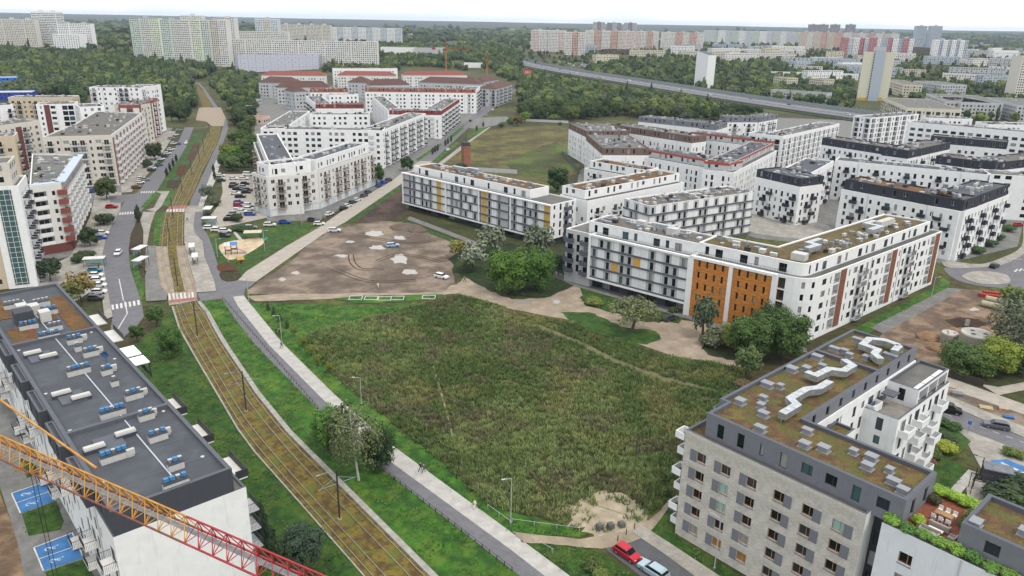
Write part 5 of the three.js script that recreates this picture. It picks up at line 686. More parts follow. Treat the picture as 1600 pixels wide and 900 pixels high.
// left towers
const creamB = M(0xc2b49c, 'plaster', 7);
{ const B = new Bld('tower_block', 'white and beige tower with tall glass strip and blue rooftop letters', { detail: 1, wall: white });
  const C = XZ(60, 447), f = fr2(C, 25), D = (s0, s1, t0, t1) => rectL(f, s0, s1, t0, t1);
  const bw = { fh: 2.9, g0: .5, m: .5, p: 2.9, pat: ['.W.W', '.wW.'], wall: creamB, frame: frameW };
  B.block(D(-7, 0, 0, 16), 0, 28.6, { fac: [null, { fh: 2.9, g0: .5, m: .5, p: 3, pat: ['wB'], frame: frameW }, null, null], roof: feltL, par: .5 });
  B.block(D(-26, -7.02, .5, 16), 0, 27, { fac: [bw, null, null, null], wall: creamB, roof: feltL, par: .5 });
  B.block(D(-20, -1.5, 2, 14), 28, 34.5, { fac: [{ fh: 3, g0: .4, m: .8, p: 4, pat: ['G'] }, { fh: 3, g0: .4, m: .8, p: 4, pat: ['G'] }, null, null], wall: cream, roof: feltL, par: .5 });
  B.solo('glass_strip', glassG, (b) => { const p = f(-3.6, -.03); b.box(p[0], 1, p[1], 3.4, 26.6, .2, 25 * rad); });
  for (let k = 0; k < 18; k++) B.solo('glazing_bar', frameW, (b) => { const p = f(-3.6, -.1); b.box(p[0], 1.5 + k * 1.46, p[1], 3.4, .1, .14, 25 * rad); });
  for (const s of [-4.9, -3.6, -2.3]) B.solo('glazing_bar', frameW, (b) => { const p = f(s, -.1); b.box(p[0], 1, p[1], .1, 26.6, .12, 25 * rad); });
  // letters
  const blue = M(0x2f7fd0, null, 1, .5); B.solo('sign_letter', blue, (b) => { const o = f(-7.4, 1.6), q = (s, y, w, h) => { const p = [o[0] + Math.cos(25 * rad) * s, o[1] - Math.sin(25 * rad) * s]; b.box(p[0], 34.6 + y, p[1], w, h, .25, 25 * rad); }; q(0, 0, .45, 2.6); q(.85, 0, 1.3, .42); q(.7, 1.1, 1, .42); q(.85, 2.18, 1.3, .42); });
  B.solo('sign_letter', blue, (b) => { const o = f(-5, 1.6), q = (s, y, w, h) => { const p = [o[0] + Math.cos(25 * rad) * s, o[1] - Math.sin(25 * rad) * s]; b.box(p[0], 34.6 + y, p[1], w, h, .25, 25 * rad); }; q(0, 0, .45, 2.6); q(.8, 2.18, 1.2, .42); q(.8, 1.15, 1.2, .42); q(1.5, 1.3, .42, 1.1); q(1.3, 0, .5, 1.2); });
  B.solo('sign_letter', blue, (b) => { const o = f(-10, 1.6), q = (s, y, w, h) => { const p = [o[0] + Math.cos(25 * rad) * s, o[1] - Math.sin(25 * rad) * s]; b.box(p[0], 34.6 + y, p[1], w, h, .25, 25 * rad); }; q(.7, 0, 1.6, .42); q(.7, 1.1, 1.3, .42); q(.7, 2.18, 1.6, .42); q(1.4, .4, .42, 1.8); });
  B.done(); }
simple('seven storey block with white balconies and brick corner by the forecourt', { name: 'apartment_block', wall: offwhite, roof: feltL, bars: [[22, null, null, 0, { ring: [[46, 292], [95, 286], [126, 242], [50, 240]], fac: [{ fh: 2.9, g0: 3, m: .6, p: 3.2, pat: ['lwl'], bal: white, frame: frameW }, { fh: 2.9, g0: 3, m: .6, p: 3.4, pat: ['BwBT', 'TBwB'], bal: white, bst: 'solid', wall: M(0xa9a39b, 'plaster', 6), frame: frameW }, null, null], extra: (B, r, h) => { B.solo('roof_edge', M(0xaab6c4, null, 1, .5, { metalness: .3 }), (b) => { for (const [a, c] of [[r[0], r[1]], [r[1], r[2]]]) { const L = Math.hypot(c[0] - a[0], c[1] - a[1]); const i = inset(r, 1.5); b.box((a[0] + c[0]) / 2 * .97 + i[3][0] * .03, h - .1, (a[1] + c[1]) / 2 * .97 + i[3][1] * .03, L - .5, .3, 3, -Math.atan2(c[1] - a[1], c[0] - a[0])); } }); for (let k = 0; k < 6; k++) B.solo('brick_pier', redc, (b) => { const p = r[1]; b.box(p[0], 3.4 + k * 3, p[1], 2.4, 1.6, 2.4, 20 * rad); }); B.solo('ground_floor', maroon, (b) => b.skirt(inset(r, -.06), .02, 2.9)); } }]] });
simple('long red and white stepped block with weathered flat roof', { wall: offwhite, roof: gravelR, bars: [[22.6, null, null, 0, { v: 60, ring: [[66, 214], [174, 211], [222, 176], [150, 174], [118, 193]], fac: [{ ...F.b, pat: ['BwGB'], wall: cream, bal: offwhite, frame: frameW }, { ...F.b, pat: ['PBwQBW'], P: redc, Q: redc, p: 3, bal: white, bst: 'solid', frame: frameW }, null, null, null] }]] });
simple('white slab with red framed windows below the wood', { roof: gravelR, bars: [[30, [139, 136], [219, 137], 14, { fac: { ...F.b, pat: ['BwwWwB', 'BwW.wB'], frame: frameW } }], [30, [220, 137], [251, 132], 14, { fac: F.w }]] });
simple('red and white block in front of the white slab', { wall: redc, roof: gravelR, bars: [[23, [178, 163], [218, 164], 12, { fac: { ...F.w, wall: cream, frame: frameW } }], [23, [219, 164], [246, 153], 12, { fac: { ...F.b, pat: ['QBQw'], Q: offwhite, bal: offwhite, frame: frameW } }]] });
simple('white block with dark glass strip and maroon stripe', { roof: gravelR, bars: [[25, [56, 163], [116, 162], 14, { fac: { fh: 3, g0: .6, m: .6, p: 3, pat: ['wPG.SS..'], P: maroon, frame: frameD } }], [25, [117, 162], [124, 167], 12, { fac: null }]] });
simple('ochre and white block below the blue hall', { wall: white, roof: gravelR, bars: [[23, [12, 152], [112, 152], 14, { fac: { ...F.b, wall: creamB, pat: ['WBw'], frame: frameW } }]] });
simple('white block with tall window bands at the estate edge', { roof: gravelR, bars: [[23, [-40, 168], [20, 163], 14, { fac: { ...F.b, pat: ['T.B'] } }]] });
simple('cream block with maroon bays behind the letter tower', { wall: cream, roof: gravelR, bars: [[23, [-30, 200], [62, 188], 14, { fac: { ...F.b, pat: ['WQBw'], Q: maroon, frame: frameW } }]] });
simple('white and peach gabled block beside the letter tower', { wall: offwhite, roof: gravelR, bars: [[23, [-30, 214], [22, 212], 12, { fac: { ...F.b, wall: creamB, frame: frameW } }]] });
// blue halls
simple('bright blue hall with grey roof', { name: 'hall', wall: M(0x2c6cc0, 'plaster', 5), fac: null, roof: M(0xb7bbc0, 'mottle', 6), detail: 0, bars: [[13, [-30, 122], [27, 121], 25, { v: 0 }]] });
simple('low white hall with dark blue eaves', { name: 'hall', wall: M(0x223f9c, 'plaster', 5), fac: null, roof: M(0xd2d5d8, 'mottle', 6), detail: 0, bars: [[7, [-30, 145], [50, 144], 24, { v: 0 }]] });
// ---------- far buildings ----------
function farSlab(label, x0, t0, x1, t1, yb, depth, o = {}) { // roof edge pixels, foot line, depth in metres
  const A = PG(x0, yb), B = PG(x1, yb + (x1 - x0) * (o.sl ?? .018)), hA = heightTo(A, t0), hB = heightTo(B, t1), h = (hA + hB) / 2, y0 = (A.y + B.y) / 2;
  const dx = B.x - A.x, dz = B.z - A.z, L = Math.hypot(dx, dz); let n = [dz / L, -dx / L]; if (n[0] * A.x + n[1] * A.z < 0) n = [-n[0], -n[1]];
  const r = [[A.x, A.z], [B.x, B.z], [B.x + n[0] * depth, B.z + n[1] * depth], [A.x + n[0] * depth, A.z + n[1] * depth]];
  const g = new Bld(o.name || 'tower_block', label, { detail: 0, wall: o.wall || white, group: o.group });
  const sec = o.sec || 1, wl = o.walls || [o.wall || white];
  for (let k = 0; k < sec; k++) { // vertical sections, stepped like the real slabs
    const a = k / sec, b = (k + 1) / sec, P2 = (s, t) => [r[0][0] + (r[1][0] - r[0][0]) * s + n[0] * t, r[0][1] + (r[1][1] - r[0][1]) * s + n[1] * t], off = (k % 2) * (o.step || 0), dh = o.jag ? (k % 3) * o.jag : 0;
    g.block([P2(a, off), P2(b, off), P2(b, depth), P2(a, depth)], y0 - 3, y0 + h + dh, { wall: wl[k % wl.length], fac: [o.fac === undefined ? { fh: 2.9, g0: 4, m: .6, p: o.p || 3.2, pat: o.pat || ['W'] } : o.fac, o.side ?? null, null, o.side ?? null], par: .4, roof: o.roof || feltL });
  }
  if (o.lift !== 0) for (let k = 0; k < Math.max(1, Math.round(L / 30)); k++) { const s = (k + .5) / Math.max(1, Math.round(L / 30)); g.solo('lift_housing', o.wall || lgrey, (b) => b.box(lerp(r[0][0], r[1][0], s) + n[0] * depth / 2, y0 + h - .4, lerp(r[0][1], r[1][1], s) + n[1] * depth / 2, 6, 3, 5, -Math.atan2(dz, dx))); }
  return g.done();
}
const mint = M(0xc2cdc6, 'plaster', 8), paleG = M(0xd5dccb, 'plaster', 8), pink = M(0xd2c6c2, 'plaster', 8), salmon = M(0xc4a598, 'plaster', 8), paleB = M(0xc4ccd4, 'plaster', 8), beig = M(0xcfccc4, 'plaster', 8), yel = M(0xc8c3b0, 'plaster', 8), redW = M(0xb27c80, 'plaster', 8), peach = M(0xc9bbb0, 'plaster', 8), greyT = M(0x8b8a8e, 'plaster', 8), slabT = M(0xa9b3bf, 'plaster', 8);
farSlab('pale stepped slab with ribbed face on the wooded edge', -40, 28, 60, 31, 72, 14, { sec: 6, step: 2, wall: beig, p: 3 });
farSlab('white tower with banded balconies above the wood', 57, 17, 95, 19, 72, 22, { wall: white, p: 3, pat: ['G'], side: { fh: 2.9, g0: 4, m: .6, p: 3, pat: ['G'] } });
farSlab('white stepped slab beside the banded tower', 96, 35, 147, 38, 76, 14, { sec: 3, step: 2, p: 3 });
farSlab('low white school below the banded tower', 86, 52, 128, 55, 78, 20, { name: 'school', lift: 0, p: 4 });
farSlab('mint and white slab tower with ribbed gables', 211, 27, 256, 29, 97, 16, { sec: 3, step: 2.5, walls: [mint, offwhite, paleG], p: 2.8 });
farSlab('long mint striped slab tower next to the ribbed gables', 258, 30, 318, 32, 103, 16, { sec: 4, step: 2.5, walls: [mint, offwhite, offwhite, paleG], p: 2.8 });
farSlab('cream and mint slab tower above the long white slab', 320, 31, 360, 31, 104, 16, { sec: 3, step: 2, walls: [mint, cream, offwhite], p: 2.8 });
farSlab('pale tower pair behind the mint slabs', 345, 27, 371, 28, 88, 16, { wall: offwhite, p: 2.8 });
farSlab('grey blue tower crowned with a pointed roof hut', 402, 28, 437, 30, 76, 18, { walls: [paleB, cream, paleB], sec: 3, p: 3 });
farSlab('pale tower top seen over the mint slabs', 288, 23, 322, 25, 84, 16, { wall: offwhite, p: 3 });
farSlab('long white slab with hundreds of square windows', 345, 62, 591, 64, 102, 12, { sec: 6, step: .6, wall: offwhite, p: 3, lift: 0 });
farSlab('second long white slab behind the first one', 362, 48, 452, 50, 80, 12, { wall: offwhite, p: 3, lift: 0 });
farSlab('stepped pale slab before a poplar row', 438, 38, 518, 39, 70, 12, { sec: 6, step: 2, wall: beig, p: 3 });
farSlab('bluish white slab with ribbed bays', 515, 42, 628, 44, 68, 12, { sec: 10, step: 2, walls: [white, paleB], p: 3, lift: 0 });
farSlab('low white works hall beyond the garden trees', 595, 73, 646, 75, 88, 26, { name: 'hall', lift: 0, fac: null });
farSlab('low grey works hall near the far crane', 648, 74, 690, 76, 90, 24, { name: 'hall', wall: lgrey, lift: 0, fac: null });
farSlab('white low shed behind the crane mast', 725, 98, 760, 99, 106, 16, { name: 'shed', lift: 0, fac: null });
farSlab('pink and white stepped slab by the motorway bend', 829, 46, 884, 48, 80, 14, { sec: 4, step: 2.5, walls: [pink, offwhite, offwhite], p: 2.8 });
farSlab('white and salmon slab end near the motorway', 882, 49, 913, 51, 86, 14, { sec: 3, step: 2, walls: [offwhite, salmon, offwhite], p: 2.8 });
farSlab('salmon striped slab under three grey towers', 914, 47, 990, 49, 78, 14, { sec: 6, step: 2, walls: [offwhite, salmon, offwhite, salmon, pink, pink], p: 2.8 });
farSlab('pale rose slab with salmon bay', 992, 48, 1028, 50, 78, 14, { sec: 4, step: 2, walls: [pink, offwhite, salmon, offwhite], p: 2.8 });
farSlab('white slab with two salmon bays', 1033, 50, 1098, 51, 78, 14, { sec: 6, step: 2, walls: [offwhite, offwhite, salmon, offwhite, salmon, offwhite], p: 2.8 });
farSlab('grey tower over the salmon striped slab', 925, 34, 944, 35, 68, 18, { walls: [lgrey, greyT, lgrey], sec: 3, step: 1, p: 3 });
farSlab('grey tower in the middle of three', 949, 35, 969, 36, 68, 18, { walls: [greyT, lgrey, greyT], sec: 3, step: 1, p: 3 });
farSlab('grey tower nearest the pale rose slab', 973, 35, 993, 36, 68, 18, { walls: [lgrey, greyT, lgrey], sec: 3, step: 1, p: 3 });
farSlab('long bluish slab row along the skyline', 1099, 47, 1250, 50, 70, 12, { sec: 14, step: 2, walls: [paleB, mint, white], p: 3, lift: 0 });
farSlab('peach and white slab under dark towers', 1249, 49, 1300, 51, 78, 14, { sec: 5, step: 2, walls: [peach, offwhite, peach, salmon], p: 3 });
farSlab('peach and rust slab in front of the plain', 1302, 50, 1402, 53, 77, 14, { sec: 8, step: 2, walls: [salmon, offwhite, peach, offwhite], p: 3 });
farSlab('red and lilac slab beside the yellow tower', 1314, 58, 1356, 60, 90, 14, { sec: 5, step: 2, walls: [redW, paleB, white], p: 3 });
farSlab('lilac striped slab with red ends', 1358, 58, 1424, 61, 92, 14, { sec: 8, step: 2, walls: [redW, white, slabT], p: 3 });
for (const [x, l] of [[1262, 'dark tower at the peach end of the skyline'], [1278, 'dark tower second from the peach end'], [1296, 'dark tower between the pair and the last one'], [1320, 'dark tower standing apart from the others']]) farSlab(l, x, 38, x + 13, 38.5, 68, 18, { wall: greyT, p: 3 });
farSlab('slim blue grey twin tower beside the plain', 1426, 40, 1443, 41, 78, 18, { wall: slabT, sec: 2, step: 2, p: 2.6 }); farSlab('slim blue grey twin tower before the ribbed slab', 1450, 40, 1467, 41, 78, 18, { wall: slabT, sec: 2, step: 2, p: 2.6 });
farSlab('ribbed grey and white slab with flat top', 1456, 62, 1508, 63, 96, 14, { sec: 8, step: 2, walls: [white, slabT], p: 3 });
farSlab('tall pale tower cut by the picture edge', 1584, 86, 1640, 90, 152, 18, { wall: beig, sec: 3, step: 1, p: 3 });
// lone towers
{ const A = PG(1102, 139), B = new Bld('tower_block', 'windowless white tower with sloping grey roof beyond the motorway', { detail: 0 }), f = fr2([A.x, A.z], 20), r = rectL(f, 0, 11, 0, 26); B.block(r, 0, 40, { fac: [null, { fh: 2.9, g0: 3, m: 1, p: 5, pat: ['w.'] }, null, null], par: .3, roof: feltL }); B.solo('sloping_roof', slate, (b) => { const q = r.map((p) => [p[0], 40.05, p[1]]); b.quad([q[0][0], 40.05, q[0][2]], [q[1][0], 40.05, q[1][2]], [q[2][0], 44, q[2][2]], [q[3][0], 44, q[3][2]]); }); B.solo('gable_wall', white, (b) => { for (const [i, j] of [[1, 2], [3, 0], [2, 3]]) { const h = (k) => k > 1 ? 44 : 40.06; b.quad([r[i][0], 39.9, r[i][1]], [r[j][0], 39.9, r[j][1]], [r[j][0], h(j), r[j][1]], [r[i][0], h(i), r[i][1]]); } }); B.done(); }
{ const A = PG(1338, 157), B = new Bld('tower_block', 'tall pale yellow and blue tower beside the motorway', { detail: 0 }), f = fr2([A.x, A.z], -22), yw = M(0xcdcbb8, 'plaster', 6), oc = M(0xc4a04e, 'plaster', 6);
  B.block(rectL(f, 0, 11, 0, 16), 0, 50, { wall: yw, fac: [null, null, null, { fh: 2.9, g0: 3, m: 1, p: 3, pat: ['W'] }], par: .5 }); B.block(rectL(f, 11.02, 21, -1.4, 14), 0, 52, { wall: slabT, fac: null, par: .5 }); B.block(rectL(f, 21.02, 30, 0, 16), 0, 50, { wall: yw, fac: null, par: .5 }); B.block(rectL(f, 9, 21, 2, 12), 51, 55, { wall: lgrey, fac: null, par: .3 });
  B.solo('window_strip', glassD, (b) => { for (let k = 0; k < 17; k++) { const p = f(10.5, -.08); b.box(p[0], 3 + k * 2.75, p[1], .9, 1.5, .12, -22 * rad); } }); B.solo('plinth', oc, (b) => { const p = f(5.5, -.06), q = f(25.5, -.06); b.box(p[0], 0, p[1], 10.9, 3, .2, -22 * rad); b.box(q[0], 0, q[1], 8.8, 4, .2, -22 * rad); }); B.done(); }
// low blocks beyond the motorway
const low = (label, h, a, b, d, wall, o = {}) => simple(label, { wall, fac: o.fac === undefined ? { ...F.w, p: 3.2, pat: ['W'] } : o.fac, detail: o.det ?? 0, roof: o.roof || feltL, bars: [[h, a, b, d, { v: o.v ?? 6 }]] });
low('cream five storey block with grey roof by the yellow tower', 14, [1378, 152], [1417, 168], 40, yel, { fac: { ...F.l, fh: 2.8 } }); low('white gable block behind its cream neighbour', 14, [1447, 146], [1478, 158], 45, lgrey); low('grey roofed slab with blank white gable by the trees', 14, [1455, 150], [1502, 160], 30, lgrey); low('long grey roofed slab with blank gable near the tall edge tower', 14, [1540, 152], [1590, 164], 40, lgrey); low('pale ochre block with gable behind shrubs', 13, [1384, 124], [1412, 132], 20, yel); low('small ochre gable house west of the yellow tower', 12, [1209, 120], [1231, 122], 18, yel); low('small ochre gable house between dark trees', 12, [1265, 122], [1289, 124], 18, yel); low('low white row before the ochre gables', 10, [1206, 112], [1342, 116], 12, white); low('grey block behind the motorway wall', 9, [1205, 140], [1292, 146], 16, lgrey); low('white framed office with red base', 13, [1393, 102], [1520, 104], 14, white); low('red market roofs before the white office', 5, [1395, 114], [1440, 118], 14, redc, { fac: null }); low('grey gabled block with small window pair', 13, [1427, 126], [1472, 132], 30, lgrey); low('pink and white school behind the trees', 10, [1250, 91], [1330, 92], 16, pink); low('long white works roof on the far side', 8, [1500, 92], [1620, 96], 30, offwhite, { fac: null }); low('brown office block under the twin towers', 16, [1420, 73], [1456, 75], 16, brown); low('white block row under red roofs', 12, [1505, 78], [1565, 80], 14, offwhite, { roof: tileR }); low('cream school block before the salmon slabs', 12, [985, 78], [1040, 79], 14, yel); low('cream block row behind the market', 12, [1065, 80], [1140, 81], 14, yel); low('white long block by the motorway trees', 11, [915, 86], [1010, 91], 16, offwhite); low('white flat block with dark windows near the trees', 11, [960, 93], [1008, 97], 16, offwhite); low('brown brick hall by the salmon slabs', 9, [945, 76], [990, 78], 18, brown); low('white pavilion by the motorway car park', 7, [838, 86], [880, 89], 20, offwhite); low('small white shop by the car park', 6, [880, 94], [905, 97], 16, offwhite); low('white row houses along the tree line', 9, [1120, 82], [1245, 84], 12, offwhite); low('pale long block at the field end of the wood', 11, [1140, 76], [1260, 78], 12, offwhite);
low('terracotta roofed kindergarten in the gardens', 5, [385, 183], [410, 184], 12, peach, { roof: M(0xc0784c, 'boards', 3), v: 0 }); low('white garden house beneath the old trees', 6, [378, 166], [394, 166], 8, offwhite, { v: 0 }); low('grey shed between garden and balcony block', 4, [376, 155], [400, 156], 10, lgrey, { v: 0 });
// mid rise blocks among the trees beyond the motorway
{ const r = rng(55), cols = [[offwhite, 'white'], [yel, 'cream'], [lgrey, 'grey'], [slabT, 'blue grey'], [white, 'bright white']]; let n = 0; for (let k = 0; k < 160 && n < 58; k++) { const x = k % 4 ? 1130 + r() * 470 : 900 + r() * 230, hy = 35 - .0183 * (800 - x), y = hy + 26 + r() * 62, p = PG(x, y); if (x < 1200 && y > 100) continue; if (isBlocked(p.x, p.z, 14)) continue; const L = 26 + r() * 50, d = 11 + 3 * r(), h = 9 + 8 * r(), an = (r() < .5 ? -18 : 22) + (r() - .5) * 16, [m, w] = cols[Math.floor(r() * 5)], f = fr2([p.x, p.z], an), rg = rectL(f, -L / 2, L / 2, 0, d); if (rg.some((q) => isBlocked(q[0], q[1], 6))) continue; n++; const B = new Bld('housing_block', w + ' mid rise block among the trees beyond the motorway', { detail: 0, wall: m, group: 'mid rise blocks beyond the motorway' }); B.block(rg, p.y - 1, p.y + h, { wall: m, fac: { fh: 2.9, g0: 1.4, m: .8, p: 3.2, pat: ['W', 'W.'] }, par: .4, roof: feltL }); B.vents(rg, p.y + h - .4, 5, k + 1); B.done(); } }
// scattered houses on the plain
{ const r = rng(77); for (let k = 0; k < 110; k++) { const x = 560 + r() * 1040, hy = 35 - .0183 * (800 - x), y = hy + 12 + Math.pow(r(), 1.3) * 26, p = PG(x, y); if (isBlocked(p.x, p.z, 10)) continue; const L = 14 + r() * 46, d = 10 + 14 * r(), h = 5 + 8 * r(), b = new MB(), c = [white, offwhite, lgrey, cream, pink][Math.floor(r() * 5)], t = r() * 3; b.box(0, -1, 0, L, h + 1, d, t); const g = base('distant_house', p.x, p.y, p.z); const w = new THREE.Mesh(b.geo(), c); w.name = 'wall'; g.add(w); const b2 = new MB(); b2.box(0, h, 0, L + .8, .5, d + .8, t); const rf = new THREE.Mesh(b2.geo(), [feltL, slate, tileR][Math.floor(r() * 3)]); rf.name = 'roof'; g.add(rf); tag(g, 'small distant building on the plain towards the horizon', 'building', 'distant buildings on the plain'); } }
// motorway on a low embankment
{
  const c = [[800, 96], [825, 103], [870, 112], [930, 122], [1000, 133], [1100, 149], [1200, 165], [1330, 184], [1420, 196]].map((p) => { const q = PG(p[0], p[1]); q.y += 2.2; return q; }), cv = new THREE.CatmullRomCurve3(c), pp = cv.getPoints(80), strip = (name, a, b, y, m, label, th) => { const q = new MB(); for (let i = 0; i < 80; i++) { const d = new THREE.Vector3().subVectors(pp[i + 1], pp[i]).normalize(), f = (p, o, h) => [p.x - d.z * o, p.y + h - 7, p.z + d.x * o]; q.quad(f(pp[i], a, y), f(pp[i], b, y), f(pp[i + 1], b, y), f(pp[i + 1], a, y)); if (th) { q.quad(f(pp[i], b, y - th), f(pp[i + 1], b, y - th), f(pp[i + 1], b, y), f(pp[i], b, y)); q.quad(f(pp[i + 1], a, y - th), f(pp[i], a, y - th), f(pp[i], a, y), f(pp[i + 1], a, y)); } } const o = q.build(name, m, scene); o.userData = { kind: 'structure', label }; return o; };
  strip('motorway', -19, 19, 7, mAsph, 'six lane motorway crossing behind the estates', 1.4); strip('motorway_bank', -24, 24, 5.58, mLawnY, 'grassy bank carrying the motorway', 5.6); strip('median_barrier', -.4, .4, 7.9, lgrey, 'grey barrier along the motorway median', .85); strip('motorway_barrier', 18.2, 18.6, 8, lgrey, 'grey crash barrier at the near side of the motorway', .95);
  { const q = new MB(); for (let i = 0; i < 80; i += 1) { const d = new THREE.Vector3().subVectors(pp[i + 1], pp[i]).normalize(); for (const t of [0, .5]) { const p = pp[i].clone().lerp(pp[i + 1], t); q.box(p.x + d.z * 21, p.y - 2, p.z - d.x * 21, .35, 6.2, .35); } const f = (p, h) => [p.x + d.z * 21.05, p.y + h - 7, p.z - d.x * 21.05]; q.quad(f(pp[i], 6), f(pp[i + 1], 6), f(pp[i + 1], 10.4), f(pp[i], 10.4)); } tag(q.build('noise_wall', M(0x8a9494, 'plaster', 5), scene), 'tall grey noise wall along the far side of the motorway', 'noise wall'); }
  globalThis.hwy = { pp };
}
// ---------- trees ----------
for (const r of roadRings) block2(r);
function crown(seed, o) { // leaf clumps spread through lobes; unit height 1, unit width 1
  const r = rng(seed), pos = [], nor = [], col = [], idx = [], L = o.lobes, tot = L.reduce((s, l) => s + l[3] * l[3] * (l[4] || l[3]), 0);
  const v = new THREE.Vector3(), n = new THREE.Vector3(), e = new THREE.Vector3(), f = new THREE.Vector3();
  const tint = () => { const c = .78 + .44 * r(), w = (r() - .5) * .26; return [c * (1 + w), c, c * (1 - w * .8)]; }; // every leaf its own random green, wherever it sits
  for (const l of L) {
    const m = Math.max(6, Math.round(o.n * l[3] * l[3] * (l[4] || l[3]) / tot));
    for (let k = 0; k < m; k++) {
      v.set(r() * 2 - 1, r() * 2 - 1, r() * 2 - 1); if (v.lengthSq() < .01 || v.lengthSq() > 1) { k--; continue; } v.normalize();
      const q = (o.in ?? .5) + (1 - (o.in ?? .5)) * Math.sqrt(r()), x = l[0] + v.x * l[3] * q, y = l[1] + v.y * (l[4] || l[3]) * q, z = l[2] + v.z * l[3] * q;
      n.set(v.x + (r() - .5) * 1.3, v.y + .35 + (r() - .5) * 1.3, v.z + (r() - .5) * 1.3).normalize(); e.set(r() - .5, r() - .5, r() - .5).cross(n).normalize(); f.crossVectors(n, e);
      const s = o.leaf * (.6 + .8 * r()), t = s * (.55 + .5 * r()), b = pos.length / 3, g = s * .35, c = tint();
      for (const [a, d, h] of [[-1, 0, 0], [0, -1, g], [1, 0, 0], [0, 1, g]]) { pos.push(x + e.x * a * s + f.x * d * t - n.x * h * .6, y + e.y * a * s + f.y * d * t - n.y * h * .6, z + e.z * a * s + f.z * d * t - n.z * h * .6); nor.push(n.x, n.y, n.z); col.push(...c); }
      idx.push(b, b + 1, b + 2, b, b + 2, b + 3);
    }
    if (o.fill) { // broad inner leaves with the same random tints
      const g = new THREE.IcosahedronGeometry(1, 1), p = g.attributes.position, b = pos.length / 3; let c;
      for (let k = 0; k < p.count; k++) { if (k % 3 === 0) c = tint(); const qx = p.getX(k), qy = p.getY(k), qz = p.getZ(k), j = o.fill * (.86 + .2 * hash(Math.round(qx * 50), Math.round(qy * 50 + qz * 31), seed)); pos.push(l[0] + qx * l[3] * j, l[1] + qy * (l[4] || l[3]) * j, l[2] + qz * l[3] * j); nor.push(qx, qy, qz); col.push(...c); idx.push(b + k); }
    }
  }
  const g = new THREE.BufferGeometry(); g.setAttribute('position', new THREE.Float32BufferAttribute(pos, 3)); g.setAttribute('normal', new THREE.Float32BufferAttribute(nor, 3)); g.setAttribute('color', new THREE.Float32BufferAttribute(col, 3)); g.setIndex(idx); return g;
}
function lobesRound(seed, n, sq = 1, low = .28) { const r = rng(seed), L = [[0, .6, 0, .3, .3 * sq]]; for (let k = 0; k < n; k++) { const a = k * 2.4 + r(), y = low + .12 + (.82 - low - .12) * (k + .5) / n, rr = .3 * Math.sqrt(Math.max(.1, 1 - ((y - .55) / .45) ** 2)); L.push([Math.cos(a) * rr, y, Math.sin(a) * rr, .15 + .08 * r(), .14 + .05 * r()]); } return L; }
function lobesCone(seed, n) { const r = rng(seed), L = []; for (let k = 0; k < n; k++) { const t = k / (n - 1), a = k * 2.4; L.push([Math.cos(a) * .16 * (1 - t), .12 + .8 * t, Math.sin(a) * .16 * (1 - t), .3 * (1 - t) + .07, .12]); } return L; }
function lobesColumn(seed, n) { const L = []; for (let k = 0; k < n; k++) { const t = (k + .5) / n; L.push([Math.cos(k * 2) * .06, .1 + .82 * t, Math.sin(k * 2) * .06, .4 * Math.sin(Math.PI * (.15 + .8 * t)), .14]); } return L; }
function lobesBush(seed, n) { const r = rng(seed), L = [[0, .45, 0, .34, .4]]; for (let k = 0; k < n; k++) { const a = k * 2.4; L.push([Math.cos(a) * .3, .3 + .35 * r(), Math.sin(a) * .3, .17 + .08 * r(), .22 + .08 * r()]); } return L; }
function lobesSpread(seed, n) { const r = rng(seed), L = []; for (let k = 0; k < n; k++) { const a = k * 2.4 + r() * .5, q = Math.sqrt((k + .5) / n) * .4; L.push([Math.cos(a) * q, .72 - q * .75 + .12 * r(), Math.sin(a) * q, .12 + .06 * r(), .1 + .06 * r()]); } return L; }
function trunk(seed, o = {}) {
  const r = rng(seed), b = new MB(), R = o.r ?? .022, H = o.h ?? .62, cone = (p, q, r0, r1, k = 7) => { const d = new THREE.Vector3(q[0] - p[0], q[1] - p[1], q[2] - p[2]).normalize(), s = Math.abs(d.y) > .9 ? new THREE.Vector3(1, 0, 0) : new THREE.Vector3(0, 1, 0), e = new THREE.Vector3().crossVectors(d, s).normalize(), f = new THREE.Vector3().crossVectors(d, e), ring = (c, rr, j) => { const a = j / k * 6.2832; return [c[0] + (e.x * Math.cos(a) + f.x * Math.sin(a)) * rr, c[1] + (e.y * Math.cos(a) + f.y * Math.sin(a)) * rr, c[2] + (e.z * Math.cos(a) + f.z * Math.sin(a)) * rr]; }; for (let j = 0; j < k; j++) b.quad(ring(p, r0, j), ring(q, r1, j), ring(q, r1, j + 1), ring(p, r0, j + 1)); };
  const lean = o.lean ?? .03, mid = [lean, H * .5, lean * .5], top = [lean * 1.6, H, lean]; cone([0, -.02, 0], mid, R * 1.25, R * .85); cone(mid, top, R * .85, R * .4);
  for (let k = 0; k < (o.limbs ?? 6); k++) { const t = .42 + .5 * k / (o.limbs ?? 6), a = k * 2.4 + r(), q = .2 + .1 * r(), s = [lean * 1.6 * t, H * t, lean * t]; cone(s, [s[0] + Math.cos(a) * q, s[1] + .14 + .1 * r(), s[2] + Math.sin(a) * q], R * .45, R * .12, 5); }
  return b.geo();
}
const leafM = {}; const leafMat = (hex) => leafM[hex] ||= new THREE.MeshStandardMaterial({ color: hex, roughness: .95, vertexColors: true, side: THREE.DoubleSide });
const barkM = M(0x5f5247, 'mottle', .2, 1), birchM = M(0xd2cfc8, 'mottle', .15, .9);
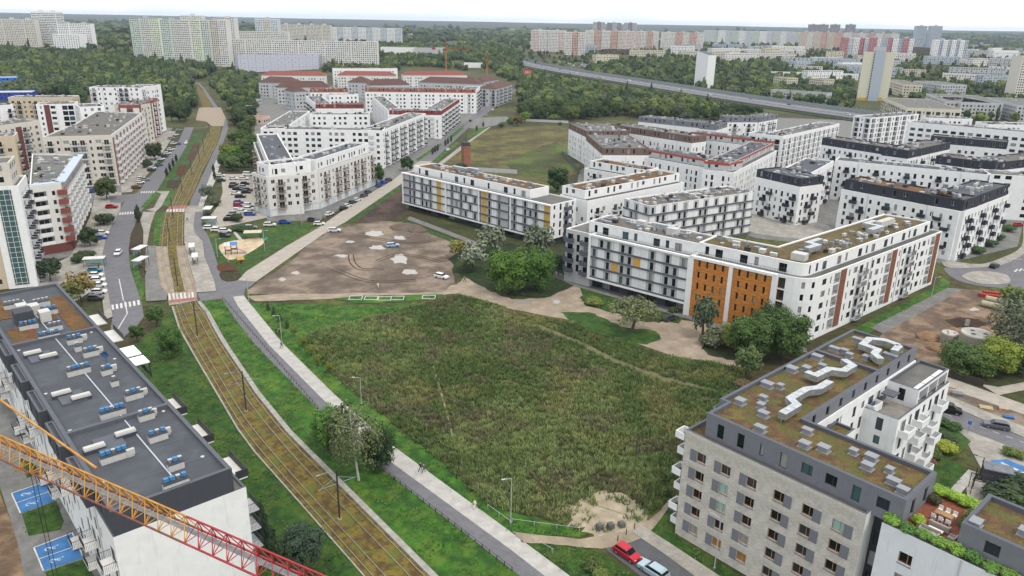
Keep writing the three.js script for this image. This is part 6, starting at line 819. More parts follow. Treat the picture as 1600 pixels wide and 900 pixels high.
const K = { // crowns: near and middle
  round: [0, 1, 2].map((k) => crown(11 + k, { n: 1500, leaf: .036, lobes: lobesRound(21 + k, 11), fill: .5 })), dense: [0, 1].map((k) => crown(31 + k, { n: 1500, leaf: .04, lobes: lobesRound(41 + k, 12, 1.1, .15), fill: .6 })),
  bush: [0, 1, 2].map((k) => crown(51 + k, { n: 800, leaf: .05, lobes: lobesBush(61 + k, 7), fill: .6 })), cone: [crown(71, { n: 1100, leaf: .034, lobes: lobesCone(72, 10), fill: .4 })], column: [crown(73, { n: 900, leaf: .05, lobes: lobesColumn(74, 7), fill: .5 })],
  spread: [crown(75, { n: 2600, leaf: .019, lobes: lobesSpread(76, 24), in: .2 })], birch: [crown(77, { n: 2400, leaf: .017, lobes: lobesRound(78, 16, 1.2, .22), in: .2 })], open: [0, 1].map((k) => crown(81 + k, { n: 900, leaf: .04, lobes: lobesRound(84 + k, 10, 1, .25), in: .25 })),
  fine2: [crown(96, { n: 5000, leaf: .018, lobes: lobesRound(97, 22, 1.1, .1), in: .25 })], fine: [0, 1].map((k) => crown(91 + k, { n: 5200, leaf: .02, lobes: lobesRound(94 + k, 18, 1.05, .1), fill: .5 })),
};
const TRK = { a: trunk(5), b: trunk(6, { r: .03, limbs: 8, h: .6 }), birch: trunk(7, { r: .014, h: .85, lean: -.06, limbs: 9 }), low: trunk(8, { r: .03, h: .5, limbs: 9 }) };
function tree(kind, p, w, h, hex, label, o = {}) { // p: pixel of the foot
  const q = p.isVector3 ? p : PG(p[0], p[1]), list = K[kind], k = Math.floor(hash(Math.round(q.x * 10), Math.round(q.z * 10), 3) * list.length), g = base(o.name || (kind === 'bush' ? 'shrub' : 'tree'), q.x, q.y, q.z, hash(Math.round(q.x), Math.round(q.z), 9) * 6.28);
  const c = part(kind === 'bush' ? 'foliage' : 'crown', list[k], leafMat(hex), g); c.scale.set(w, h, w);
  const t = part(kind === 'bush' ? 'stem' : 'trunk', o.tr || (kind === 'birch' ? TRK.birch : kind === 'spread' ? TRK.low : TRK.a), o.birch ? birchM : barkM, g); t.scale.set(kind === 'bush' ? w * .6 : Math.max(w, h) * .9, h, kind === 'bush' ? w * .6 : Math.max(w, h) * .9);
  tag(g, label, kind === 'bush' ? 'shrub' : 'tree', o.group); return g;
}
const gD = 0x2f4423, gM = 0x415b28, gY = 0x68762d, gL = 0x5d7b2b, gS = 0x6a735e, gO = 0x726032, gB = 0x283a28, gG = 0x4f6035;
// clump beside the dirt road
tree('fine', [795, 458], 14, 13.5, 0x496823, 'bright green willow of the clump beside the dirt lot'); tree('fine', [836, 452], 13, 12.5, 0x406022, 'broad green willow on the block side of the clump'); tree('open', [740, 426], 10.5, 10, 0x767e6b, 'silver leaved willow beside the muddy lot'); tree('open', [717, 405], 7.5, 7, 0x76733a, 'yellowish willow at the grass edge of the lot'); tree('open', [768, 400], 12, 11, 0x68715a, 'grey willow behind the bright green one'); tree('open', [842, 404], 12, 12, 0x5f6854, 'grey green willow against the slatted block'); tree('round', [872, 432], 7, 7, gD, 'dark bushy tree at the foot of the grey balconies'); tree('open', [725, 425], 6, 5, 0x5b683e, 'low willow at the edge of the clump');
tree('spread', [987, 520], 14, 11.5, 0x666e4b, 'wide spreading tree on the grass island'); tree('open', [1098, 529], 7, 12, 0x485941, 'slender grey green tree before the orange panels', { tr: TRK.b }); tree('bush', [1114, 540], 7, 5.5, 0x5b6348, 'grey shrub under the slender tree'); tree('fine', [1170, 560], 11, 11, gM, 'dark green tree at the corner of the orange block'); tree('fine', [1222, 562], 12.5, 12.5, 0x3c5424, 'large dark tree before the rounded corner'); tree('fine', [1148, 548], 8, 8, gY, 'yellow green tree between darker ones at the orange block'); tree('fine', [1200, 540], 10, 11, 0x364d26, 'dark tree pressed against the white corner'); tree('round', [1165, 590], 7, 7.5, gG, 'light green tree by the wheel track');
tree('birch', [561, 752], 9.5, 14.5, 0x5d6841, 'leaning birch with white trunk beside the cycle path', { birch: true }); tree('fine', [514, 706], 6.8, 9.5, 0x4f7630, 'fresh green maple beside the birch'); tree('fine', [592, 736], 6.5, 8.5, 0x283f1f, 'dark oak overhanging the footpath', { tr: TRK.b }); tree('open', [538, 715], 7, 11, 0x57633e, 'thin leaved tree between maple and birch');
tree('fine', [270, 560], 6.2, 8, 0x416028, 'round tree on the lawn by the crossing'); tree('round', [245, 512], 4.6, 6, gM, 'small dark tree behind the lawn tree'); tree('round', [216, 537], 3.8, 5, gM, 'young tree by the bend of the street');
for (const [x, y, w, h, c, k, l] of [[411, 842, 2.4, 6.4, gB, 'column', 'slim dark thuja nearest the white gable'], [424, 866, 2.4, 5.6, gB, 'column', 'slim thuja beside the first balcony column'], [440, 892, 3, 5.6, 0x2b3d23, 'column', 'bushy thuja below the balconies'], [433, 872, 2.6, 4.4, 0x304424, 'bush', 'dark shrub between the thujas'], [470, 930, 4, 6, 0x2d3e24, 'cone', 'broad spruce at the foot of the thuja row'], [448, 915, 3.6, 5, 0x314428, 'bush', 'dark juniper at the foot of the thuja row'], [478, 882, 6.4, 6.6, 0x344835, 'fine', 'blue green pine on the lawn by the balconies'], [455, 905, 3.4, 5.5, 0x314428, 'cone', 'small spruce among the thujas'], [484, 915, 3.2, 5.5, 0x3a4b26, 'cone', 'spruce with yellowish tips by the tram edging'], [508, 930, 2.8, 5, 0x3f4f28, 'cone', 'outermost spruce by the tram edging'], [462, 870, 3.6, 4.6, 0x304128, 'bush', 'dark juniper under the pine']]) tree(k, [x, y], w, h, c, l);
// towers and street
for (const [x, y, w, h, c, k, l] of [[168, 312, 10, 10, 0x3f4d24, 'dense', 'dark street tree by the zebra crossing'], [243, 250, 10, 10, 0x354421, 'dense', 'dark tree over the parked cars by the red towers'], [231, 262, 6, 5, gD, 'bush', 'hedge shrub beside the parked cars'], [163, 352, 8, 5, 0x2d3d23, 'bush', 'dark hedge clump by the red car'], [141, 385, 7, 7, 0x324324, 'dense', 'round tree before the balcony corner'], [79, 440, 8, 7.5, 0x31412b, 'round', 'cloud pruned pine on the forecourt'], [128, 472, 9, 9, 0x766839, 'open', 'browning tree above the dark roof'], [112, 480, 8, 8, 0x5f6335, 'open', 'half brown tree behind the flat roof'], [133, 405, 7, 3, gD, 'bush', 'low hedge by the white shelter'], [122, 412, 4, 3, gD, 'bush', 'thuja row at the white shelter'], [325, 316, 7, 8, 0x5c6557, 'open', 'grey willow by the car park'], [337, 322, 5, 5, 0x57604b, 'bush', 'grey shrub by the car park hedge'], [588, 287, 9, 10, 0x365b24, 'dense', 'round green tree at the corner of the balcony block'], [636, 268, 8, 8, 0x2d4923, 'dense', 'dark green tree at the road by the slatted block'], [871, 300, 11, 12, 0x2e4623, 'dense', 'dense dark tree behind the slatted block'], [722, 268, 7, 5, 0x363f28, 'bush', 'dark shrub at the foot of the brick chimney'], [662, 300, 4, 2.5, gM, 'bush', 'low shrub by the field corner'], [370, 347, 5, 4, 0x364428, 'bush', 'small dark tree in the car park island'], [381, 360, 9, 2, gD, 'bush', 'clipped hedge island by the cars'], [217, 348, 3.2, 7, 0x33412b, 'column', 'ivy covered mast by the zebra crossing'], [810, 197, 9, 8, 0x5f4d2b, 'dense', 'copper brown tree at the field corner'], [798, 194, 7, 6, gM, 'bush', 'green thicket beside the copper tree'], [783, 200, 6, 5, gG, 'bush', 'low thicket by the sidewalk bend'], [820, 192, 9, 9, gL, 'round', 'light green tree behind the copper one'], [875, 196, 4, 3, gD, 'bush', 'lone shrub by the field wall']]) tree(k, [x, y], w, h, c, l);
for (const [x, y, w, h, c] of [[352, 262, 8, 7, gM], [364, 268, 9, 8, gG], [376, 262, 9, 8, 0x364d28], [388, 262, 9, 8, gM], [394, 252, 9, 9, gD], [366, 250, 9, 8, gL], [380, 240, 10, 9, gG], [392, 232, 9, 9, gM], [352, 244, 7, 7, gY]]) tree('dense', [x, y], w, h, c, 'leafy tree in the thicket above the car park', { group: 'trees above the car park' });
// right edge
tree('fine2', [1590, 566], 17, 17, 0x5d6550, 'big grey green willow at the building site'); tree('fine', [1500, 585], 11, 8, 0x435b2b, 'green thicket behind the board fence'); tree('fine', [1522, 588], 9, 7, 0x496027, 'leafy thicket in the middle of the site edge'); tree('fine', [1556, 584], 10, 9, 0x738230, 'yellow green tree at the site fence'); tree('fine', [1584, 582], 9, 7, 0x3a5226, 'dark shrub beneath the big willow'); tree('round', [1580, 478], 8, 6, 0x687630, 'yellowish bush by the concrete pipes'); tree('round', [1600, 496], 10, 8, 0x4f602f, 'dark bush by the concrete pipes');
for (const [x, y, w, h, c, l] of [[1475, 708, 4.6, 2.6, 0x818b2d, 'round yellow green shrub in the garden'], [1456, 716, 3.4, 2.4, 0x4d5b2b, 'olive garden shrub by the flower bed'], [1446, 690, 3, 2, 0x364d28, 'dark hedge shrub by the stepped wing'], [1455, 672, 3, 1.8, 0x3e5728, 'clipped hedge by the wing lawn'], [1470, 664, 3.4, 1.8, 0x344d24, 'long clipped hedge by the street'], [1490, 672, 3.4, 1.6, 0x385226, 'clipped hedge at the street corner'], [1452, 728, 2.4, 1.8, 0x764d43, 'pinkish flowering shrub in the garden'], [1480, 690, 4, 1.6, 0x334628, 'low juniper behind the yellow shrub'], [1590, 716, 3.4, 1.6, 0x5b682b, 'spiky hedge along the blue bay'], [1575, 712, 3, 1.5, 0x51602b, 'second hedge clump along the blue bay'], [1572, 788, 8, 3.5, 0x2d3e24, 'dark pine spread by the grey shed'], [1600, 770, 8, 4, 0x314328, 'dark pine mass at the shed'], [1590, 800, 8, 4, 0x384b27, 'lower dark pine mass beyond the attic'], [1560, 375, 5, 2.5, gM, 'hedge along the white block by the roundabout'], [1545, 385, 6, 3, 0x365124, 'dense hedge below the dark box balconies'], [1525, 396, 6, 3, 0x3c5628, 'dense hedge near the roundabout'], [1575, 362, 6, 3, gM, 'hedge at the bend of the sidewalk'], [1265, 345, 6, 3, gD, 'courtyard hedge by the white block'], [1240, 350, 6, 2.5, gM, 'courtyard hedge beside the ramp'], [1220, 345, 6, 2.5, gD, 'courtyard hedge at the corner'], [928, 478, 5, 3, 0x687635, 'yellow green shrub on the grass strip'], [1052, 488, 3, 2, 0x3f4d28, 'small dark shrub by the parked car'], [1160, 604, 4, 1.8, 0x5b5235, 'brown bramble by the wheel track'], [925, 890, 3, 2, 0x445226, 'scrubby bush on the small lawn'], [938, 905, 2.4, 1.6, 0x5b6830, 'yellowish scrub on the small lawn']]) tree('bush', [x, y], w, h, c, l);
// young trees along the footpath
[[419, 485], [428, 493], [438, 503], [449, 513], [460, 526], [474, 543], [485, 557], [497, 571], [515, 585]].forEach(([x, y], k) => tree(k < 4 ? 'cone' : 'round', [x, y], k < 4 ? 1.7 : 1.9, k < 4 ? 2.6 : 3, k < 4 ? 0x364d2b : 0x6d7630, k < 4 ? 'young dark fir in the lawn beside the footpath' : 'young yellow green sapling beside the footpath', { group: k < 4 ? 'young firs by the footpath' : 'saplings by the footpath' }));
// trees along the avenue
[[676, 242], [680, 239], [684, 236], [696, 229], [700, 226], [705, 222], [745, 205], [755, 199]].forEach(([x, y]) => tree('column', [x, y], 2.2, 4.5, 0x3f4d35, 'small slim tree between the avenue lanes', { group: 'slim trees of the avenue' }));
[[261, 276], [266, 268], [271, 261], [276, 254], [336, 282], [334, 270]].forEach(([x, y]) => tree('column', [x, y], 2, 4.5, 0x2e3b24, 'slim dark columnar tree beside the street', { group: 'slim dark street trees' }));

// ---------- woods: nearest trees one by one, the rest as a mass ----------
const farCrown = [crown(201, { n: 130, leaf: .1, lobes: lobesRound(211, 7, 1.1, .05), fill: .8 }), crown(202, { n: 130, leaf: .1, lobes: lobesRound(212, 6, 1.2, .02), fill: .82 }), crown(203, { n: 110, leaf: .1, lobes: lobesBush(213, 5), fill: .85 }), crown(204, { n: 110, leaf: .09, lobes: lobesColumn(214, 5), fill: .8 })];
function scatter(px, gap, seed, keep) { // jittered points in an outline given by pixels on the terrain
  const r = rng(seed), ring = px.map((p) => { const q = PG(...p); return [q.x, q.z]; }), xs = ring.map((p) => p[0]), zs = ring.map((p) => p[1]), out = [];
  for (let x = Math.min(...xs); x < Math.max(...xs); x += gap) for (let z = Math.min(...zs); z < Math.max(...zs); z += gap) { const a = x + (r() - .5) * gap * 1.1, b = z + (r() - .5) * gap * 1.1, q = r(); if (!inside([a, b], ring) || (keep && !keep(a, b, q))) continue; if (-b < 2600 && isBlocked(a, b, 3)) continue; out.push([a, b, r(), r()]); }
  return out;
}
const tones = [0x202d1b, 0x26381e, 0x2d4320, 0x354823, 0x475629, 0x57642d, 0x3e4a35, 0x35462e, 0x273825];
const W = [
  ['wood below the tower slabs', 'wood_below_slabs', scatter([[-60, 74], [60, 84], [200, 86], [330, 104], [338, 116], [296, 127], [294, 138], [302, 158], [298, 176], [290, 192], [268, 192], [264, 160], [130, 150], [124, 175], [118, 150], [60, 152], [-60, 150]], 9.5, 1), 12, 6],
  ['thicket beside the cycle path', 'thicket_by_path', scatter([[326, 129], [352, 110], [402, 122], [404, 150], [392, 225], [356, 240], [370, 205], [362, 175], [342, 148]], 8.5, 2, (a, b, q) => q < .85), 9, 4],
  ['shrub belt below the motorway', 'shrub_belt', scatter([[814, 114], [870, 126], [1000, 148], [1100, 165], [1190, 186], [1190, 198], [1120, 192], [1000, 186], [960, 183], [905, 190], [830, 194], [812, 180]], 9, 3, (a, b, q) => q < .88), 9.5, 4],
  ['wood beyond the motorway', 'wood_beyond_motorway', scatter([[900, 112], [960, 100], [1040, 97], [1100, 96], [1240, 100], [1330, 104], [1340, 172], [1230, 160], [1130, 146], [1000, 128]], 11, 4, (a, b, q) => q < .82), 10, 5],
  ['trees among the low blocks', 'trees_among_blocks', scatter([[1390, 105], [1620, 108], [1620, 196], [1440, 192], [1385, 176]], 13, 5, (a, b, q) => q < .6), 9.5, 5],
  ['garden trees by the lilac office', 'garden_trees', scatter([[505, 100], [640, 94], [690, 100], [735, 112], [690, 106], [625, 104], [622, 112], [505, 114]], 8.5, 6), 9, 4],
  ['wood along the avenue end', 'wood_avenue', scatter([[735, 70], [800, 76], [815, 100], [812, 128], [800, 128], [782, 126], [775, 112], [740, 104], [700, 88]], 9.5, 7, (a, b, q) => q < .85), 10, 5],
  ['green belt before the far slabs', 'green_belt', scatter([[590, 72], [720, 76], [740, 90], [700, 97], [500, 98], [495, 92], [590, 88]], 10, 8, (a, b, q) => q < .9), 10, 5],
  ['trees before the pink slabs', 'trees_pink_slabs', scatter([[810, 82], [900, 84], [1060, 76], [1260, 74], [1600, 84], [1600, 106], [1330, 104], [1100, 95], [960, 99], [890, 112], [812, 98]], 15, 9, (a, b, q) => q < .42), 7.5, 5],
  ['far woodland plain', 'far_woodland', scatter([[-100, 52], [400, 58], [800, 58], [1300, 62], [1700, 66], [1700, 84], [1300, 74], [1000, 76], [800, 78], [500, 74], [200, 84], [-100, 74]], 30, 10, (a, b, q) => q < .35 + .6 * sstep(.42, .62, fbm(a / 300 + 50, b / 300 + 50, 0, 3, 4))), 14, 10],
  ['wooded horizon', 'wooded_horizon', scatter([[-200, 33], [400, 41], [800, 48], [1300, 54], [1800, 58], [1800, 70], [1300, 63], [800, 59], [400, 59], [-200, 53]], 95, 12, (a, b, q) => q < .25 + .7 * sstep(.4, .6, fbm(a / 900 + 50, b / 900 + 50, 0, 3, 4))), 26, 40],
];
{
  const all = []; W.forEach((w, k) => w[2].forEach((p) => { if (k < 8) all.push([Math.hypot(p[0], p[1]), k, p]); })); all.sort((a, b) => a[0] - b[0]); const solo = new Set(all.slice(0, 190).map((q) => q[2]));
  const kinds = ['dense', 'round', 'dense', 'bush'], words = ['dark green', 'deep green', 'mid green', 'olive green', 'yellowish', 'yellow green', 'greyish', 'dull green', 'blackish green'];
  W.forEach(([label, name, pts, hgt, wid], k) => {
    const g = base(name, 0, 0, 0); g.userData = { kind: 'stuff', label: label + ' as one mass of crowns' };
    const lists = farCrown.map(() => []);
    for (const p of pts) { const ti = Math.floor(Math.pow(fbm(p[0] / 60 + 30, p[1] / 60 + 30, 0, 3, 9) * .55 + p[2] * .45, 1) * 8.99), h = hgt * (.65 + .7 * p[3]), w = h * (.75 + .4 * p[2]) + (wid > 20 ? 60 : 0), y = gy(p[0], p[1]);
      if (solo.has(p)) { const kk = kinds[Math.floor(p[2] * 4) % 4]; tree(kk, new THREE.Vector3(p[0], y, p[1]), w, kk === 'bush' ? h * .7 : h, tones[ti], words[ti] + (kk === 'bush' ? ' shrub in the ' : ' tree in the ') + label, { group: label }); }
      else lists[Math.floor(p[2] * 97) % 10 === 0 ? 3 : Math.floor(p[3] * 3)].push([p, w, h, y, ti]); }
    lists.forEach((l, j) => { if (!l.length) return; const im = new THREE.InstancedMesh(farCrown[j], leafMat(0xffffff), l.length), m = new THREE.Matrix4(), c = new THREE.Color(); l.forEach(([p, w, h, y, ti], i) => { const ww = j === 3 ? w * .55 : w; m.makeRotationY(p[2] * 6.28).scale(new THREE.Vector3(ww, h * (j === 3 ? 1.35 : 1), ww)).setPosition(p[0], y - h * .06, p[1]); im.setMatrixAt(i, m); im.setColorAt(i, c.set(tones[ti]).multiplyScalar(.85 + .3 * p[3])); }); im.name = 'crown_mass'; im.userData.kind = 'stuff'; im.castShadow = im.receiveShadow = true; g.add(im); });
  });
}
// meadow tufts
{
  const proto = [1, 2, 3].map((sd) => { const b = new MB(), r = rng(sd); for (let k = 0; k < 16; k++) { const a = r() * 6.28, q = Math.sqrt(r()) * .45, x = Math.cos(a) * q, z = Math.sin(a) * q, t = r() * 6.28, w = .05 + .07 * r(), h = .2 + .45 * r(), l = .1 + .25 * r(); b.quad([x - Math.cos(t) * w, -.02, z - Math.sin(t) * w], [x + Math.cos(t) * w, -.02, z + Math.sin(t) * w], [x + Math.cos(t) * w * .4 + Math.cos(a) * l, h, z + Math.sin(t) * w * .4 + Math.sin(a) * l], [x - Math.cos(t) * w * .4 + Math.cos(a) * l, h, z - Math.sin(t) * w * .4 + Math.sin(a) * l]); } return b.geo(); });
  const ring = meadowPx.map((p) => XZ(...p)), pts = [[], [], []], r2 = rng(6), xs = ring.map((p) => p[0]), zs = ring.map((p) => p[1]), trail = [[672, 556], [680, 580], [690, 615], [700, 650], [708, 685]].map((p) => XZ(...p)), soil = XZ(950, 805);
  const onTrail = (a, c) => trail.some((t, i) => { if (i + 1 >= trail.length) return false; const u = trail[i + 1], dx = u[0] - t[0], dz = u[1] - t[1], s = clamp(((a - t[0]) * dx + (c - t[1]) * dz) / (dx * dx + dz * dz)); return Math.hypot(a - t[0] - dx * s, c - t[1] - dz * s) < .35; });
  for (let x = Math.min(...xs); x < Math.max(...xs); x += .6) for (let z = Math.min(...zs); z < Math.max(...zs); z += .6) { const a = x + (r2() - .5) * .7, c = z + (r2() - .5) * .7, q = r2(); if (!inside([a, c], ring) || onTrail(a, c)) continue; const ds = Math.hypot(a - soil[0], c - soil[1]); if (ds < 14 && q < 1.15 - ds / 14) continue; if (vnoise(a / 1.1 + 70, c / 1.1 + 70, 0, 5) < .3 && q < .8) continue; if (isBlocked(a, c)) continue; pts[Math.floor(q * 300) % 3].push([a, c, q]); }
  const g = base('meadow_grass', 0, 0, 0); g.userData = { kind: 'stuff', label: 'tall uneven meadow grass and weeds' };
  pts.forEach((list, j) => {
    const im = new THREE.InstancedMesh(proto[j], new THREE.MeshStandardMaterial({ color: 0xffffff, roughness: 1, side: THREE.DoubleSide }), list.length), m = new THREE.Matrix4(), c = new THREE.Color();
    list.forEach(([x, z, q], i) => { const n = fbm(x / 16 + 20, z / 16 + 20, 0, 4, 3), n2 = fbm(x / 6 + 60, z / 6 + 60, 0, 3, 7), cl = vnoise(x / 1.3 + 30, z / 1.3 + 30, 0, 12), s = .35 + 1.1 * cl + .3 * q; m.makeRotationY(q * 40).scale(new THREE.Vector3(1.15, s, 1.15)).setPosition(x, .03, z); im.setMatrixAt(i, m); const k = (.6 + .8 * hash(Math.round(x * 3), Math.round(z * 3), 7)) * (.8 + .4 * cl); let col = mixc([.09, .14, .04], [.165, .215, .075], sstep(.35, .65, n)); col = mixc(col, [.15, .125, .08], sstep(.54, .7, n2) * .6); col = mixc(col, [.22, .22, .08], sstep(.6, .74, fbm(x / 10 + 99, z / 10, 0, 3, 5)) * .6); im.setColorAt(i, c.setRGB(col[0] * k, col[1] * k, col[2] * k)); });
    im.name = 'grass_tuft'; im.userData.kind = 'stuff'; im.castShadow = im.receiveShadow = true; g.add(im);
  });
}
// blades and weeds on the mown strips
{
  const b = new MB(), r = rng(9); for (let k = 0; k < 9; k++) { const a = r() * 6.28, q = Math.sqrt(r()) * .5, x = Math.cos(a) * q, z = Math.sin(a) * q, t = r() * 6.28, w = .05 + .05 * r(), h = .07 + .13 * r(), l = .05 + .1 * r(); b.quad([x - Math.cos(t) * w, -.01, z - Math.sin(t) * w], [x + Math.cos(t) * w, -.01, z + Math.sin(t) * w], [x + Math.cos(t) * w * .4 + Math.cos(a) * l, h, z + Math.sin(t) * w * .4 + Math.sin(a) * l], [x - Math.cos(t) * w * .4 + Math.cos(a) * l, h, z - Math.sin(t) * w * .4 + Math.sin(a) * l]); }
  const pts = [], r2 = rng(61); for (const ring of lawnRings) { const xs = ring.map((p) => p[0]), zs = ring.map((p) => p[1]); for (let x = Math.min(...xs); x < Math.max(...xs); x += .75) for (let z = Math.min(...zs); z < Math.max(...zs); z += .75) { const a = x + (r2() - .5) * .9, c = z + (r2() - .5) * .9, q = r2(); if (Math.hypot(a, c) > 230 || !inside([a, c], ring) || fbm(a / 3 + 40, c / 3 + 40, 0, 2, 8) < .38 + .2 * q) continue; if (isBlocked(a, c, -.1)) continue; pts.push([a, c, q]); } }
  const im = new THREE.InstancedMesh(b.geo(), new THREE.MeshStandardMaterial({ color: 0xffffff, roughness: 1, side: THREE.DoubleSide }), pts.length), m = new THREE.Matrix4(), c = new THREE.Color();
  pts.forEach(([x, z, q], i) => { m.makeRotationY(q * 40).scale(new THREE.Vector3(1, .6 + .8 * q, 1)).setPosition(x, .02, z); im.setMatrixAt(i, m); const n = fbm(x / 6 + 20, z / 6 + 20, 0, 3, 3), k = .8 + .5 * hash(Math.round(x * 3), Math.round(z * 3), 7), col = mixc([.05, .115, .022], [.12, .18, .045], sstep(.35, .65, n)); im.setColorAt(i, c.setRGB(col[0] * k, col[1] * k, col[2] * k)); });
  im.name = 'lawn_grass'; im.userData = { kind: 'stuff', label: 'short blades and weeds on the mown lawn strips' }; im.receiveShadow = im.castShadow = true; scene.add(im);
}
// ---------- vehicles ----------
function ext(pts, w, bev) { const s = new THREE.Shape(pts.map((p) => new THREE.Vector2(p[0], p[1]))), g = new THREE.ExtrudeGeometry(s, { depth: w - 2 * bev, bevelEnabled: true, bevelThickness: bev, bevelSize: bev * .7, bevelSegments: 2, steps: 1 }); g.translate(0, 0, -(w - 2 * bev) / 2); return g; }
const wheelG = new THREE.CylinderGeometry(.32, .32, .22, 14); wheelG.rotateX(Math.PI / 2); const rimG = new THREE.CylinderGeometry(.2, .2, .24, 10); rimG.rotateX(Math.PI / 2);
const lampG = new THREE.BoxGeometry(.1, .16, .36);
const carKit = {
  hatch: { L: 1.35, body: ext([[-1.95, .3], [1.9, .3], [2.0, .55], [1.92, .76], [1.0, .9], [-1.9, .96], [-2.02, .6]], 1.72, .1), glass: ext([[1.08, .88], [.42, 1.36], [-1.45, 1.42], [-1.88, .95]], 1.5, .1), roof: ext([[.46, 1.36], [.3, 1.45], [-1.3, 1.5], [-1.6, 1.42], [-1.4, 1.38]], 1.34, .06) },
  estate: { L: 1.4, body: ext([[-2.2, .3], [2.1, .3], [2.2, .55], [2.1, .76], [1.05, .9], [-2.15, .97], [-2.26, .6]], 1.78, .1), glass: ext([[1.12, .88], [.42, 1.38], [-1.7, 1.42], [-2.16, .95]], 1.54, .1), roof: ext([[.46, 1.38], [.3, 1.46], [-1.6, 1.5], [-1.86, 1.42], [-1.6, 1.4]], 1.38, .06) },
  van: { L: 1.65, body: ext([[-2.45, .35], [2.35, .35], [2.5, .6], [2.42, .95], [1.55, 1.12], [-2.42, 1.18], [-2.5, .6]], 1.95, .1), glass: ext([[1.6, 1.1], [.85, 1.74], [-2.25, 1.8], [-2.42, 1.15]], 1.78, .1), roof: ext([[.9, 1.74], [.7, 1.86], [-2.15, 1.92], [-2.38, 1.8], [-2.2, 1.76]], 1.66, .08) },
};
const paintM = (c) => M(c, null, 1, .28, { metalness: .25 }), carGlass = M(0x14181c, null, 1, .08), tyreM = M(0x161616, null, 1, .9), rimM = M(0x9a9da0, null, 1, .4, { metalness: .6 }), lampM = M(0xe0e2e0, null, 1, .2), tailM = M(0x8a1a1c, null, 1, .3);
function car(px, ang, color, label, o = {}) {
  const p = o.at || PG(px[0], px[1]), k = carKit[o.kind || 'hatch'], g = base(o.kind === 'van' ? 'van' : 'car', p.x, p.y + (o.lift ?? .07), p.z, ang * rad), m = paintM(color);
  part('body', k.body, m, g); part('window', k.glass, carGlass, g); part('roof', k.roof, o.kind === 'van' && o.white ? m : m, g);
  for (const x of [-k.L, k.L]) for (const z of [-1, 1]) { const w = part('wheel', wheelG, tyreM, g, x * .96, .32, z * (o.kind === 'van' ? .88 : .78)); if (o.near) part('rim', rimG, rimM, w); }
  if (o.near) for (const z of [-1, 1]) { part('headlight', lampG, lampM, g, (o.kind === 'van' ? 2.42 : 1.98), .68, z * .58); part('tail_light', lampG, tailM, g, -(o.kind === 'van' ? 2.46 : o.kind === 'estate' ? 2.22 : 1.98), .78, z * .6); }
  tag(g, label, o.kind === 'van' ? 'van' : 'car', o.group); return g;
}
const cW = 0xd6d8d8, cS = 0x8f949a, cB = 0x1c1d20, cBl = 0x2b4fa0, cR = 0x9c1f2c, cD = 0x3c3f45, names = { [cW]: 'white', [cS]: 'silver', [cB]: 'black', [cBl]: 'blue', [cR]: 'red', [cD]: 'dark grey' };
car([979, 872], -48, 0xb01c30, 'red hatchback parked on the dead end road', { near: true }); car([1020, 897], 132, 0x9fb4c0, 'pale blue estate car behind the red hatchback', { near: true, kind: 'estate' });
car([1479, 646], -24, cB, 'black people carrier on the street by the garden court', { near: true, kind: 'van', group: undefined }); car([1555, 670], 156, 0x5c5f68, 'grey estate car following the black van', { near: true, kind: 'estate' });
car([1047, 502], 35, cD, 'dark grey car parked on the sandy ground by the tree', { near: true, kind: 'estate' }); car([1553, 419], 40, cB, 'black car entering the roundabout', { near: true, kind: 'estate' }); car([1590, 354], 20, cR, 'red car on the street by the square paned block');
car([614, 387], 20, 0x9ab0cc, 'blue and white car on the muddy lot', { kind: 'estate' }); car([690, 435], -30, cW, 'white car at the edge of the muddy lot', { kind: 'estate' }); car([523, 363], 10, cW, 'white car where the slab road meets the lot', { kind: 'estate' }); car([499, 353], 15, cW, 'white car turning off the slab road'); car([490, 346], -10, cD, 'dark car turning off the slab road', { kind: 'estate' });
[[515, 337, cW], [537, 328, cB], [543, 324, cW], [551, 319, cD], [558, 315, cW], [569, 308, 0x4a5468], [575, 303, cD], [592, 292, cBl], [600, 287, cBl], [607, 283, cD]].forEach(([x, y, c]) => car([x, y], 68, c, (names[c] || 'slate blue') + ' car parked along the slab road', { group: 'cars parked along the slab road' }));
[[345, 276, cW], [346, 284, cD], [365, 281, cW], [381, 281, cW], [366, 290, cD], [383, 289, cB], [366, 294, cB], [381, 294, cS], [371, 298, cB], [387, 299, cB], [368, 304, cW], [385, 303, cB], [376, 309, cB], [373, 319, cBl], [373, 323.5, cR], [389, 323, cW], [389, 329, cW], [372, 331, cW], [391, 337, cBl], [366, 337, cS], [362, 341, cD], [359, 345, cB], [378, 333, cW]].forEach(([x, y, c], k) => car([x, y], [8, 14, 4, 10][k % 4], c, names[c] + ' car in the car park by the balcony block', { group: 'cars in the car park by the balcony block', kind: k % 3 ? 'hatch' : 'estate' }));
car([388, 275], 6, 0xe4e6e6, 'white delivery van at the end of the car park', { kind: 'van' }); [[328, 359, cW], [340, 362, cW], [352, 364, cW], [392, 358, cS], [422, 354, cW]].forEach(([x, y, c]) => car([x, y], 12, c, names[c] + ' car beside the playground green', { group: 'cars beside the playground', kind: 'estate' })); car([445, 350], 12, cBl, 'blue van like car beside the playground green', { kind: 'estate' }); car([352, 371], -20, cD, 'dark car on the playground grass edge');
car([185, 398], -78, cW, 'white car driving along the curving street', { near: true }); car([175, 326], 10, cR, 'red car in the side street', { kind: 'estate' });
[[161, 367, cW], [158, 375, cBl], [149, 426, 0x2f6f8a], [150, 433, cW], [153, 441, cW], [155, 450, cW], [155, 460, cW], [150, 470, cD]].forEach(([x, y, c]) => car([x, y], 15, c, (names[c] || 'teal') + ' car parked before the tower forecourt', { group: 'cars parked before the tower forecourt' }));
